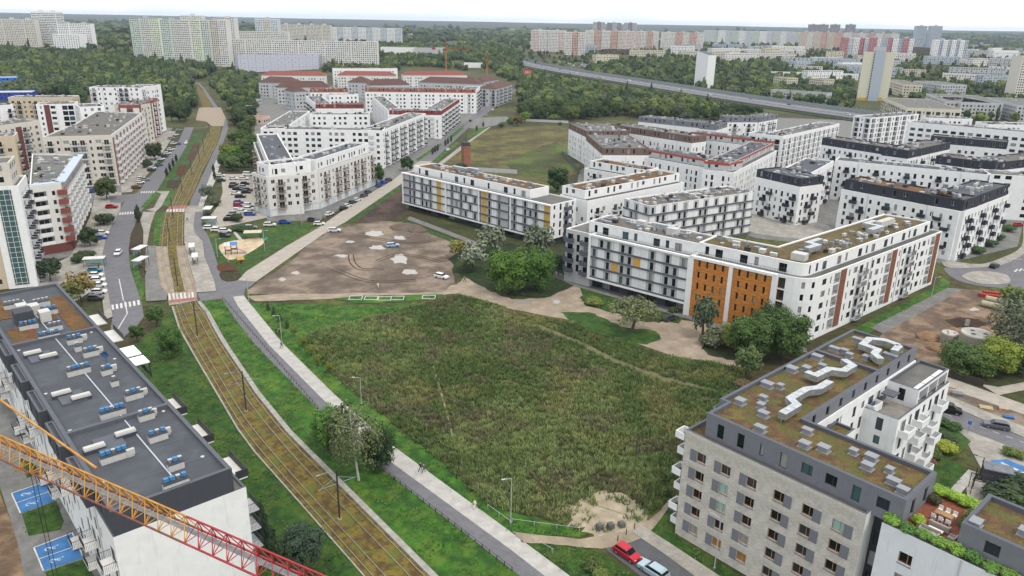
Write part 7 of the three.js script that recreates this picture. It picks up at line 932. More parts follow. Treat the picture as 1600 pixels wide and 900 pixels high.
[[213, 295, 0x6a4438], [219, 287, cW], [221, 281, cW], [227, 283, cS], [237, 268, cD], [238, 265, cW], [248, 260, 0x2f6a74], [252, 251, cW], [257, 246, cD], [262, 242, cW], [267, 236, cW], [272, 226, cW], [268, 218, cS], [274, 212, cW], [280, 205, cS], [147, 301, cBl]].forEach(([x, y, c]) => car([x, y], 40, c, (names[c] || 'dull coloured') + ' car parked by the red brick towers', { group: 'cars parked by the red brick towers' })); car([280, 226], 106, cBl, 'blue car driving past the red brick towers'); car([291, 225], -74, cW, 'white car driving past the red brick towers');
[[700, 236, cW], [735, 190, cB], [770, 173, cW], [776, 169, cD], [760, 182, cS]].forEach(([x, y, c]) => car([x, y], 85, c, names[c] + ' car on the avenue', { group: 'cars on the avenue' }));
{ const r = rng(31), pp = globalThis.hwy.pp; [[8, 6, cW], [20, -6, cD], [26, 5, cW, 1], [37, -5, cW, 1], [47, 6, cW], [52, 8, cW], [57, -4, cB], [62, -7, cB], [70, 5, cW, 1], [14, -8, cS], [32, 9, cS]].forEach(([i, o, c, v]) => { const p = pp[i], d = new THREE.Vector3().subVectors(pp[i + 1], p).normalize(); car(null, -Math.atan2(d.z, d.x) / rad, c, names[c] + (v ? ' van on the motorway' : ' car on the motorway'), { at: new THREE.Vector3(p.x - d.z * o, p.y, p.z + d.x * o), lift: .02, kind: v ? 'van' : 'hatch', group: 'traffic on the motorway' }); }); delete globalThis.hwy; }
{ const r = rng(5); for (let k = 0; k < 46; k++) { const x = 872 + r() * 52, y = 90 + (x - 872) * .22 + r() * 8; const c = [cW, cS, cD, cW, cB][k % 5]; const p = PG(x, y); if (isBlocked(p.x, p.z, 2)) continue; car([x, y], 20, c, names[c] + ' car in the car park beyond the motorway', { group: 'cars beyond the motorway' }); } }

// ---------- lamps, poles, shelters ----------
function lamp(px, h, label, o = {}) { const p = PG(...px), g = base('street_lamp', p.x, p.y, p.z, (o.turn ?? 0) * rad), a = new MB(), b = new MB(); a.bar([0, 0, 0], [0, h, 0], .075, 8); part('pole', a.geo(), o.m || steel, g); b.bar([0, h - .05, 0], [1.1, h + .12, 0], .04, 6); b.box(1.3, h + .06, 0, .6, .1, .24); part('lamp_head', b.geo(), o.m || steel, g); const c = new MB(); c.box(0, 0, 0, .34, .3, .34); part('foot', c.geo(), steel, g); tag(g, label, 'street lamp', o.group); }
const lmp = M(0xb4b8ba, null, 1, .4, { metalness: .4 });
lamp([798, 820], 8, 'slim grey lamp standing in the meadow edge', { m: lmp, turn: 200 }); lamp([1116, 889], 8.5, 'grey lamp on the lawn before the pale brick block', { m: lmp, turn: 140 }); lamp([565, 633], 6, 'slim lamp behind the birch', { m: lmp, turn: 190 }); lamp([441, 540], 7.5, 'slim lamp among the young trees', { m: lmp, turn: 200 }); lamp([357, 410], 6.5, 'lamp at the lower playground corner', { m: lmp }); lamp([414, 394], 7, 'lamp between playground and slab road', { m: lmp }); lamp([340, 402], 6, 'lamp beside the climbing frame', { m: lmp }); lamp([389, 471], 6.5, 'lamp at the start of the dirt road', { m: lmp, turn: 30 }); lamp([472, 352], 7, 'lamp by the blue parked car', { m: lmp }); lamp([1577, 446], 8, 'lamp at the roundabout', { m: lmp }); lamp([1455, 465], 6, 'lamp on the strip by the white side', { m: lmp }); lamp([1530, 747], 4, 'black right angled lamp at the garden path', { m: black, turn: 150 }); lamp([1519, 765], 4, 'black right angled lamp by the round seat', { m: black, turn: 150 });
const poles = [[531, 814], [385, 644], [309, 528], [278, 450], [266, 380], [271, 343], [285, 304], [300, 276], [312, 254], [319, 241], [328, 215]];
poles.forEach((q, k) => { const p = PG(...q), n = PG(...(poles[k + 1] || poles[k - 1])), an = Math.atan2(-(n.z - p.z), n.x - p.x), g = base('catenary_pole', p.x, p.y, p.z, an + Math.PI / 2), a = new MB(), b = new MB(); a.bar([0, 0, 0], [0, 8.6, 0], .13, 8); part('mast', a.geo(), dark, g); b.bar([-3, 6.4, 0], [3, 6.4, 0], .05, 6); b.bar([0, 7.6, 0], [2.6, 6.5, 0], .035, 6); b.bar([0, 7.6, 0], [-2.6, 6.5, 0], .035, 6); part('bracket_arm', b.geo(), steel, g); if (k < 3) { const c = new MB(); c.bar([0, 8, 0], [1.2, 8.8, 0], .05, 6); c.bar([1.2, 8.8, 0], [2.6, 8.9, 0], .05, 6); c.box(2.9, 8.82, 0, .7, .1, .28); part('lamp_arm', c.geo(), steel, g); } const f = new MB(); f.box(0, 0, 0, .6, .25, .6); part('foot', f.geo(), mKerb, g); tag(g, 'dark overhead line pole between the tram tracks', 'pole', 'overhead line poles'); });
for (const s of [-2.4, 2.4]) { const b = new MB(); for (let k = 0; k + 1 < poles.length; k++) { const P1 = PG(...poles[k]), P2 = PG(...poles[k + 1]), d = new THREE.Vector3().subVectors(P2, P1).normalize(), o = (p, y) => [p.x - d.z * s, y, p.z + d.x * s], c = P1.clone().lerp(P2, .5); b.bar(o(P1, 6.3), o(c, 5.9), .028, 4); b.bar(o(c, 5.9), o(P2, 6.3), .028, 4); } tag(b.build('contact_wire', dark, scene), s < 0 ? 'overhead wire above the track beside the lawn' : 'overhead wire above the track beside the cycle path', 'wire'); }
function shelter(px, L, w, ang, label, o = {}) { const p = PG(...px), g = base('shelter', p.x, p.y + (o.y ?? .3), p.z, ang * rad), r = new MB(); r.box(0, 2.5, 0, L, .16, w); part('roof', r.geo(), M(0xeceded, 'mottle', 3, .6), g); for (const x of [-1, 1]) for (const z of [-1, 1]) { const c = new MB(); c.box(x * (L / 2 - .2), 0, z * (w / 2 - .2), .1, 2.5, .1); part('post', c.geo(), railM, g); } const gl = new MB(); gl.box(0, .25, -w / 2 + .14, L - .6, 2, .03); part('glass_wall', gl.geo(), balGlass, g); const be = new MB(); be.box(0, .4, -w / 2 + .5, L * .5, .08, .4); part('bench', be.geo(), brown, g); tag(g, label, 'shelter'); }
shelter([220, 401], 5.4, 2.6, 84, 'white roofed tram shelter nearer the red planting'); shelter([221, 419], 5.4, 2.6, 84, 'white roofed tram shelter by the waiting people'); shelter([301, 397], 5, 1.8, 112, 'narrow white shelter on the pale platform'); shelter([306, 413], 5, 1.8, 112, 'narrow white shelter further down the pale platform'); shelter([326, 336], 6, 3, 100, 'white bicycle shelter by the grey willow', { y: .05 }); shelter([328, 351], 5, 3.6, 10, 'white carport by the parked white cars', { y: .05 }); shelter([149, 416], 6, 3, 15, 'white roofed bin shelter by the street', { y: .05 });
// ---------- low fences ----------
function fence(a, b, h, gap, m, label, o = {}) { const A = PG(...a), B = PG(...b), L = A.distanceTo(B), n = Math.round(L / gap), g = base(o.name || 'low_fence', A.x, 0, A.z, -Math.atan2(B.z - A.z, B.x - A.x)); const pg = new THREE.BoxGeometry(.09, h, .09); pg.translate(0, h / 2, 0); for (let k = 0; k <= n; k++) part('post', pg, m, g, L * k / n, 0, 0); for (const y of o.rails || [h * .9]) { const r = new MB(); r.box(L / 2, y, 0, L, .05, .04); part('rail', r.geo(), m, g); } if (o.panel) { const r = new MB(); r.box(L / 2, .05, .03, L, h - .1, .03); part('panel', r.geo(), o.panel, g); } tag(g, label, 'fence'); }
fence([348, 468], [497, 641], .7, 1.6, dark, 'low dark fence along the upper cycle path'); fence([592, 731], [800, 893], .7, 1.6, dark, 'low dark fence along the lower cycle path'); fence([762, 797], [798, 822], .9, 3, lmp, 'pale handrail by the meadow lamp', { name: 'handrail' }); fence([800, 819], [905, 834], .9, 3, lmp, 'pale handrail along the sandy trail', { name: 'handrail' }); fence([832, 847], [863, 866], .9, 3, lmp, 'short handrail beside the footpath', { name: 'handrail' });
fence([1455, 583], [1535, 606], 1.8, 2, M(0x5a4f45, 'boards', 2), 'dark board fence of the building site', { name: 'board_fence', panel: M(0x4f463e, 'boards', 2) }); fence([878, 240], [906, 272], 1.8, 2, slate, 'grey fence beside the brown topped block', { name: 'panel_fence', panel: slate }); fence([822, 190], [888, 193], 2, 3, lgrey, 'pale concrete wall at the end of the field', { name: 'boundary_wall', panel: lgrey }); fence([700, 266], [808, 272], 2.2, 3, lgrey, 'pale wall behind the slatted block', { name: 'boundary_wall', panel: lgrey });
[[971, 824], [954, 826], [937, 827]].forEach(([x, y]) => { const p = PG(x, y), g = base('concrete_block', p.x, .05, p.z, .4), b = new MB(); b.box(0, 0, 0, .9, .75, .9); b.box(0, .75, 0, .7, .1, .7); part('block', b.geo(), M(0x6e726c, 'mottle', 1), g); const c = new MB(); c.box(0, .85, 0, .2, .12, .05); part('lifting_loop', c.geo(), steel, g); tag(g, 'dark concrete barrier block on the trampled soil', 'barrier', 'barrier blocks'); });
[[991, 829], [978, 838], [965, 847]].forEach(([x, y]) => { const p = PG(x, y), g = base('bollard', p.x, .05, p.z), b = new MB(), c = new MB(); b.bar([0, 0, 0], [0, 1, 0], .07, 8); part('post', b.geo(), black, g); c.bar([0, 1, 0], [0, 1.06, 0], .09, 8); part('cap', c.geo(), steel, g); tag(g, 'thin black bollard at the end of the asphalt', 'bollard', 'black bollards'); });
// ---------- playground ----------
{ const p = PG(362, 398), g = base('climbing_frame', p.x, .05, p.z, .3), wd = M(0x8a5a44, 'boards', 1), red = M(0xb02a34, null, 1, .4), blu = M(0x3a6fb0, null, 1, .4), pnk = M(0xd8c4c4, null, 1, .6); for (const [x, z] of [[-1.8, -.8], [-1.8, .8], [0, -.8], [0, .8], [1.8, -.8], [1.8, .8]]) { const b = new MB(); b.box(x, 0, z, .14, 3.2, .14); part('post', b.geo(), wd, g); } for (const [x, y] of [[-.9, 1.2], [.9, 1.6]]) { const b = new MB(); b.box(x, y, 0, 1.8, .1, 1.7); part('platform', b.geo(), wd, g); } for (const [x, m, y] of [[-.9, pnk, 3.2], [.9, blu, 3.3]]) { const b = new MB(); b.quad([x - 1.1, y - .2, 1.1], [x + 1.1, y - .2, 1.1], [x + 1.1, y + .7, 0], [x - 1.1, y + .7, 0]); b.quad([x + 1.1, y - .2, -1.1], [x - 1.1, y - .2, -1.1], [x - 1.1, y + .7, 0], [x + 1.1, y + .7, 0]); part('roof', b.geo(), m, g); } for (const z of [-.5, .6]) { const b = new MB(); b.quad([1.9, 1.6, z - .35], [4.6, .2, z - .35], [4.6, .2, z + .35], [1.9, 1.6, z + .35]); b.box(1.7, 1.5, z, .3, .5, .7); part('slide', b.geo(), z < 0 ? red : blu, g); } tag(g, 'climbing frame with red and blue slides on the sand', 'playground'); }
{ const p = PG(396, 374), g = base('shade_sail', p.x, .05, p.z, .2); for (const [x, z] of [[-2.6, -1.4], [-2.6, 1.4], [2.6, -1.4], [2.6, 1.4]]) { const b = new MB(); b.bar([x, 0, z], [x, 2.5, z], .06, 6); part('post', b.geo(), railM, g); } const b = new MB(); b.quad([-3, 2.5, 1.7], [3, 2.5, 1.7], [3, 2.7, -1.7], [-3, 2.7, -1.7]); part('sail', b.geo(), M(0xd8d2be, 'mottle', 2), g); const c = new MB(); c.box(0, .45, 0, 2.4, .1, .5); part('bench', c.geo(), wdB(), g); tag(g, 'cream shade sail over a bench in the playground', 'shade sail'); }
function wdB() { return M(0x7a5a3c, 'boards', 1); }
{ const p = PG(376, 411), g = base('play_house', p.x, .05, p.z, .5), b = new MB(), c = new MB(); b.box(0, 0, 0, 1.6, 1.3, 1.6); part('wall', b.geo(), M(0xb86a30, 'boards', 1), g); c.quad([-1.1, 1.2, 1.1], [1.1, 1.2, 1.1], [1.1, 2, 0], [-1.1, 2, 0]); c.quad([1.1, 1.2, -1.1], [-1.1, 1.2, -1.1], [-1.1, 2, 0], [1.1, 2, 0]); part('roof', c.geo(), M(0xd0b060, 'boards', 1), g); const d = new MB(); d.box(0, 0, .82, .6, .9, .05); part('door', d.geo(), dark, g); tag(g, 'small orange wooden play house with yellow roof', 'play house'); }
{ const p = PG(415, 380), g = base('spring_rider', p.x, .05, p.z, .5), b = new MB(), c = new MB(); b.bar([0, 0, 0], [0, .8, 0], .1, 8); part('spring', b.geo(), dark, g); c.box(0, .8, 0, 1.3, .5, .5); c.box(.4, 1.3, 0, .3, .5, .4); part('seat', c.geo(), M(0x2f9a9c, null, 1, .4), g); tag(g, 'turquoise spring rider at the sand edge', 'spring rider'); }
[[556, 467], [580, 466.5], [601, 467], [621, 467], [670, 466]].forEach(([x, y]) => { const p = PG(x, y), g = base('timber_frame', p.x, .07, p.z, .05); for (const [a, b, c, d] of [[0, -1.4, 3.6, .12], [0, 1.4, 3.6, .12]]) { const m = new MB(); m.box(a, 0, b, c, .14, d); part('long_beam', m.geo(), frameW, g); } for (const x2 of [-1.74, 1.74]) { const m = new MB(); m.box(x2, 0, 0, .12, .14, 2.68); part('short_beam', m.geo(), frameW, g); } tag(g, 'white timber rectangle lying on the grass strip', 'timber frame', 'white timber frames'); });
// ---------- chimney ----------
{ const p = PG(728, 266), g = base('brick_chimney', p.x, 0, p.z, .5), b = new MB(), c = new MB(), d = new MB(), e = new MB(); b.box(0, 0, 0, 3.7, 12.6, 3.7); part('shaft', b.geo(), M(0xa8705c, 'brick', 4), g); c.box(0, 12.6, 0, 4.1, .4, 4.1); c.box(0, 13, 0, 3.4, 1.3, 3.4); part('cap', c.geo(), anthr, g); d.bar([0, 14.3, 0], [0, 19, 0], .12, 6); part('mast', d.geo(), dark, g); e.box(1, 0, 1.87, .9, 2.2, .06); part('door', e.geo(), maroon, g); tag(g, 'square brick chimney tower with dark top in the fallow field', 'chimney'); }
// ---------- building site ----------
[[1465 + 75, 471], [1533, 479]].forEach(([x, y], k) => { const a = PG(x - 1, y), b = PG(x + 42, y + 10), g = base('concrete_pipe', a.x, .9, a.z), m = new MB(), n = new MB(); m.bar([0, 0, 0], [b.x - a.x, 0, b.z - a.z], .85, 16); part('pipe', m.geo(), M(0xc9c2a4, 'mottle', 3), g); n.bar([0, .0, 0], [.3 * (b.x - a.x) / 10, 0, .3 * (b.z - a.z) / 10], .95, 16); part('collar', n.geo(), M(0xb9b294, 'mottle', 3), g); tag(g, k ? 'cream concrete pipe lying nearer the excavation' : 'cream concrete pipe lying beside the red crates', 'pipe'); });
[[1545, 466], [1552, 462]].forEach(([x, y], k) => { const p = PG(x, y), g = base('formwork_crate', p.x, 0, p.z, -.35), b = new MB(), c = new MB(); b.box(0, .1, 0, 5.4, .9, 1.2); part('crate', b.geo(), M(0xc24436, 'boards', 2), g); c.box(0, 0, 0, 5, .1, 1); part('skid', c.geo(), brown, g); tag(g, k ? 'red crate behind the cream pipes' : 'red crate beside the cream pipe', 'crate'); });
[[1481, 537, 1.9, 2.6, 'small concrete shaft ring at the excavation'], [1521, 548, 3.6, 4.2, 'large round concrete chamber at the excavation']].forEach(([x, y, r, h, l]) => { const p = PG(x, y), g = base('concrete_shaft', p.x, 0, p.z), m = new THREE.CylinderGeometry(r, r, h, 28); m.translate(0, h / 2, 0); part('ring', m, M(0xaaa69c, 'mottle', 1), g); const t = new THREE.CylinderGeometry(r * .96, r, .3, 28); t.translate(0, h + .14, 0); part('lid', t, M(0xd4d0c8, 'mottle', 2), g); for (const [a, q] of [[.5, .45], [2.6, .5], [4.4, .4]]) { const c = new THREE.CylinderGeometry(r * .14, r * .14, .1, 14); part('manhole', c, dark, g, Math.cos(a) * r * q, h + .31, Math.sin(a) * r * q); } tag(g, l, 'shaft'); });
{ const px = wob([[1475, 500], [1500, 496], [1530, 499], [1545, 506], [1530, 512], [1495, 512]], 2, 3, 41), o = sheet('excavation', px, .04, M(0x5e4634, 'dirt', 9, 1), { label: 'dark open excavation in the site soil' }); const r = rng(12); for (const [x, y, w, h] of [[1450, 530, 6, 1.6], [1462, 545, 5, 1.4], [1490, 520, 4, 1.2], [1545, 520, 5, 1.4], [1560, 500, 6, 1.5], [635, 357, 12, 1.4], [652, 362, 7, 1.1]]) { const p = PG(x, y), g = new THREE.IcosahedronGeometry(1, 4), a = g.attributes.position; for (let k = 0; k < a.count; k++) { const X = a.getX(k), Y = a.getY(k), Z = a.getZ(k), q = .75 + .5 * fbm(X * 2 + x, Z * 2 + Y * 2, 0, 4, 6); a.setXYZ(k, X * w * .5 * q, Math.max(-.1, Y * h * q), Z * w * .4 * q); } g.computeVertexNormals(); const m = new THREE.Mesh(g, x < 700 ? M(0x6f6254, 'mottle', .5, 1) : M(0x9a7b5e, 'mottle', .5, 1)); m.name = numbered('soil_heap'); m.position.set(p.x, 0, p.z); m.castShadow = m.receiveShadow = true; scene.add(m); tag(m, x < 700 ? 'dark weedy soil heap at the edge of the muddy lot' : 'brown soil heap in the building site', 'heap', x < 700 ? 'heaps at the muddy lot' : 'site heaps'); } }
for (const [x, y, c, l, s] of [[1510, 510, 0xc9c9c4, 'pale board standing in the excavation', [1, 1.8, .2]], [1495, 619, 0x8d8f92, 'grey pallet stack on the rubble strip', [2, .7, 1.4]], [1540, 640, 0xc9b890, 'plywood sheet stack on the rubble strip', [2.4, .4, 1.6]], [1567, 642, 0xd8b49a, 'pinkish board stack by the blue sheeting', [1.6, .5, 1.1]], [1575, 655, 0x3f7fc0, 'blue plastic sheeting on the rubble strip', [1.8, .4, 1]], [1484, 608, 0xcdb5a6, 'pale boards beside the site track', [2, .3, .8]], [1455, 603, 0x9a9c9c, 'bundled grey scrap by the white wing', [2, .8, 1]]]) { const p = PG(x, y), g = base('material_stack', p.x, .06, p.z, -.4), n = 3; for (let k = 0; k < n; k++) { const b = new MB(); b.box((k % 2) * .06, k * s[1] / n, (k % 2) * -.05, s[0], s[1] / n * .92, s[2]); part('sheet', b.geo(), M(c, 'boards', 2), g); } tag(g, l, 'material stack'); }
// ---------- garden court, terrace ----------
{ const p = PG(1555, 752), g = base('garden_shed', p.x, .08, p.z, -.42), b = new MB(), c = new MB(), d = new MB(); b.box(0, 0, 0, 4.2, 2.4, 2.6); part('wall', b.geo(), M(0x55585f, 'boards', 2), g); c.box(0, 2.4, 0, 4.5, .2, 2.9); part('roof', c.geo(), M(0x7d8188, 'felt', 4), g); d.box(-.8, 0, 1.31, 1, 2, .05); part('door', d.geo(), anthr, g); tag(g, 'dark grey garden shed beside the blue bay', 'shed'); }
{ const p = PG(1531, 772), g = base('pergola', p.x, .08, p.z, -.42); for (const [x, z] of [[-1.6, -1.2], [1.6, -1.2], [-1.6, 1.2], [1.6, 1.2]]) { const b = new MB(); b.box(x, 0, z, .1, 2.6, .1); part('post', b.geo(), black, g); } for (const z of [-1.2, 1.2]) { const b = new MB(); b.box(0, 2.6, z, 3.3, .1, .1); part('beam', b.geo(), black, g); } tag(g, 'slim black pergola frame on the round place', 'pergola'); }
{ const p = PG(1511, 679), g = base('parking_sign', p.x, .08, p.z, -.5), b = new MB(), c = new MB(); b.bar([0, 0, 0], [0, 2.6, 0], .04, 6); part('post', b.geo(), steel, g); c.box(0, 2, .05, .7, .7, .03); part('board', c.geo(), M(0x2f5fc0, null, 1, .5), g); tag(g, 'blue road sign at the garden court drive', 'sign'); }
{ const f = fr2([25.2, -95.3], -48), y = 17.41, tt = -48 * rad, wm = M(0xdadada, null, 1, .6);
  { const q = f(32.2, 6.6), g = base('dining_table', q[0], y, q[1], tt), b = new MB(); b.box(0, .7, 0, 2, .06, 1); part('table_top', b.geo(), M(0xc09a6a, 'boards', 2), g); for (const [x, z] of [[-.9, -.4], [.9, -.4], [-.9, .4], [.9, .4]]) { const c = new MB(); c.box(x, 0, z, .07, .7, .07); part('leg', c.geo(), wm, g); } tag(g, 'wooden dining table on the red roof terrace', 'table'); }
  for (const [s, t, a] of [[31.4, 7.6, 180], [32.2, 7.6, 180], [33, 7.6, 180], [31.4, 5.6, 0], [32.2, 5.6, 0], [33, 5.6, 0]]) { const q = f(s, t), g = base('terrace_chair', q[0], y, q[1], tt + a * rad), b = new MB(), c = new MB(); b.box(0, .42, 0, .5, .06, .5); part('seat', b.geo(), wm, g); c.box(0, .48, .23, .5, .45, .05); part('backrest', c.geo(), wm, g); for (const [x, z] of [[-.2, -.2], [.2, -.2], [-.2, .2], [.2, .2]]) { const l = new MB(); l.box(x, 0, z, .05, .42, .05); part('leg', l.geo(), wm, g); } tag(g, 'white chair at the roof terrace table', 'chair', 'chairs at the terrace table'); }
  for (const [s, t, w, a, l] of [[32.6, 4.3, 2.2, 180, 'pale long sofa facing the table on the terrace'], [32.2, 2.1, 2.2, 0, 'pale long sofa beside the terrace hedge'], [34.4, 2.9, 1, -90, 'pale armchair at the end of the terrace']]) { const q = f(s, t), g = base('terrace_sofa', q[0], y, q[1], tt + a * rad), b = new MB(), c = new MB(); b.box(0, .1, 0, w, .35, .9); part('seat', b.geo(), M(0xc4b8b0, 'mottle', 1), g); c.box(0, .45, -.38, w, .4, .16); part('backrest', c.geo(), M(0xb8aca4, 'mottle', 1), g); for (const x of [-1, 1]) { const e = new MB(); e.box(x * (w / 2 - .1), .45, .06, .18, .2, .7); part('armrest', e.geo(), M(0xb8aca4, 'mottle', 1), g); } tag(g, l, 'sofa'); }
  { const q = f(32.5, 3.2), g = base('coffee_table', q[0], y, q[1], tt), b = new MB(), c = new MB(); b.box(0, .34, 0, 1.6, .08, .6); part('table_top', b.geo(), wm, g); c.box(0, 0, 0, 1.3, .34, .4); part('base', c.geo(), anthr, g); tag(g, 'low white coffee table between the terrace sofas', 'table'); }
  const V = (s, t) => { const q = f(s, t); return new THREE.Vector3(q[0], y - .1, q[1]); };
  for (let k = 0; k < 13; k++) tree('bush', V(28.6 + k * 1.75, .8), 2.1, 1.3 + .5 * hash(k, 2, 3), [0x6f9438, 0x4a7034, 0x5a7f38, 0x678a3a][k % 4], 'green planter shrub along the edge of the white terrace', { group: 'shrubs along the white terrace edge' });
  for (let k = 0; k < 6; k++) tree('bush', V(30 + k * 1, 11.6), 2.2, 1.6, [0x86a83a, 0x789a36][k % 2], 'yellow green hedge shrub at the court side of the terrace', { group: 'hedge at the court side of the terrace' });
  for (const [s, t, c, l] of [[30.3, 9, 0x4a4a34, 'flowering shrub by the grey attic door'], [34.2, 9, 0x7a8050, 'white flowering shrub by the second attic'], [34.4, 7, 0x5a6a40, 'dark shrub against the second attic wall'], [30.6, 3.4, 0x8aa83a, 'small potted shrub beside the sofa']]) tree('bush', V(s, t), 1.7, 1.7, c, l);
}
// ---------- people ----------
function personGeo(top, leg, skin, stride) {
  const S = (a, b, r0, r1) => ({ a: new THREE.Vector3(...a), b: new THREE.Vector3(...b), r0, r1 }), B = [S([0, 1.62, .02], [0, 1.55, 0], .095, .09), S([0, 1.5, 0], [0, 1.4, 0], .055, .06), S([0, 1.36, 0], [0, .98, 0], .15, .14), S([-.13, 1.36, 0], [.13, 1.36, 0], .075, .075), S([-.19, 1.36, 0], [-.24, 1.08, stride * .12], .055, .045), S([-.24, 1.08, stride * .12], [-.23, .84, stride * .3], .045, .04), S([.19, 1.36, 0], [.24, 1.08, -stride * .12], .055, .045), S([.24, 1.08, -stride * .12], [.23, .84, -stride * .22], .045, .04), S([-.09, .95, 0], [-.1, .52, -stride * .22], .09, .065), S([-.1, .52, -stride * .22], [-.1, .07, -stride * .45], .065, .045), S([.09, .95, 0], [.1, .52, stride * .25], .09, .065), S([.1, .52, stride * .25], [.1, .07, stride * .35], .065, .045), S([-.1, .05, -stride * .45], [-.1, .05, -stride * .45 + .14], .045, .04), S([.1, .05, stride * .35], [.1, .05, stride * .35 + .14], .045, .04)];
  const N = 44, mc = new MarchingCubes(N, new THREE.MeshBasicMaterial(), false, false, 40000), P0 = new THREE.Vector3(), ab = new THREE.Vector3(), f = mc.field; mc.isolation = 0;
  for (let z = 0; z < N; z++) for (let y = 0; y < N; y++) for (let x = 0; x < N; x++) { P0.set((x / N * 2 - 1), (y / N * 2 - 1) + .88, (z / N * 2 - 1)); let d = 9; for (const s of B) { ab.subVectors(s.b, s.a); const t = clamp(P0.clone().sub(s.a).dot(ab) / ab.lengthSq()), q = P0.distanceTo(s.a.clone().addScaledVector(ab, t)) - lerp(s.r0, s.r1, t), h = clamp(.5 + .5 * (d - q) / .05); d = lerp(d, q, h) - .05 * h * (1 - h); } f[z * N * N + y * N + x] = -d; }
  mc.update(); const n = mc.count, p = new Float32Array(mc.positionArray.slice(0, n * 3)), nn = new Float32Array(mc.normalArray.slice(0, n * 3)), c = new Float32Array(n * 3), col = new THREE.Color();
  for (let k = 0; k < n; k++) { p[k * 3 + 1] += .88; const y = p[k * 3 + 1], x = Math.abs(p[k * 3]); col.set(y > 1.66 ? 0x3a2a20 : y > 1.44 ? skin : y > .98 || (x > .19 && y > .9) ? top : x > .19 && y > .78 ? skin : y > .1 ? leg : 0x222222); c.set([col.r, col.g, col.b], k * 3); }
  const g = new THREE.BufferGeometry(); g.setAttribute('position', new THREE.BufferAttribute(p, 3)); g.setAttribute('normal', new THREE.BufferAttribute(nn, 3)); g.setAttribute('color', new THREE.BufferAttribute(c, 3)); return g;
}
{ const vm = new THREE.MeshStandardMaterial({ vertexColors: true, roughness: .9 }), pg = [personGeo(0x22252a, 0x2c3038, 0xb98a70, 1), personGeo(0xd9d6d0, 0xc9c5bc, 0xb98a70, .8), personGeo(0x6a2430, 0x30343c, 0xb98a70, .4), personGeo(0x4a5a78, 0x55504a, 0xb98a70, .9)];
  for (const [x, y, k, t, l] of [[657, 738, 0, 2.2, 'person in dark clothes walking on the footpath beside another'], [662, 740, 3, 2.2, 'person in a blue top walking on the footpath beside another'], [742, 797, 1, -.9, 'person in pale clothes walking on the footpath'], [437, 525, 2, .6, 'person in a dark red top standing by the path bench'], [432, 524, 0, .2, 'person in dark clothes standing by the path bench'], [440, 545, 3, 2.2, 'person in a blue top near the slim lamp'], [726, 442, 0, 1, 'person in dark clothes on the sandy ground by the willows'], [591, 452, 1, .4, 'person in white at the edge of the muddy lot'], [505, 345, 0, 2, 'person in dark clothes at the slab road corner'], [512, 343, 2, 1, 'person in a dark red top at the slab road corner'], [226, 424, 2, 0, 'person in a dark red top waiting at the tram shelter'], [228, 431, 0, .5, 'person in dark clothes waiting at the tram shelter'], [293, 347, 0, 2, 'person in dark clothes by the crossing plaza'], [1045, 478, 3, 1, 'person in a blue top by the shop fronts'], [415, 326, 0, 1, 'person in dark clothes in the car park'], [546, 305, 3, 1, 'person in a blue top on the balcony block sidewalk']]) { const p = PG(x, y), m = new THREE.Mesh(pg[k], vm); m.name = numbered('person'); m.position.set(p.x, p.y + .08, p.z); m.rotation.y = t; m.castShadow = true; scene.add(m); tag(m, l, 'person'); } }
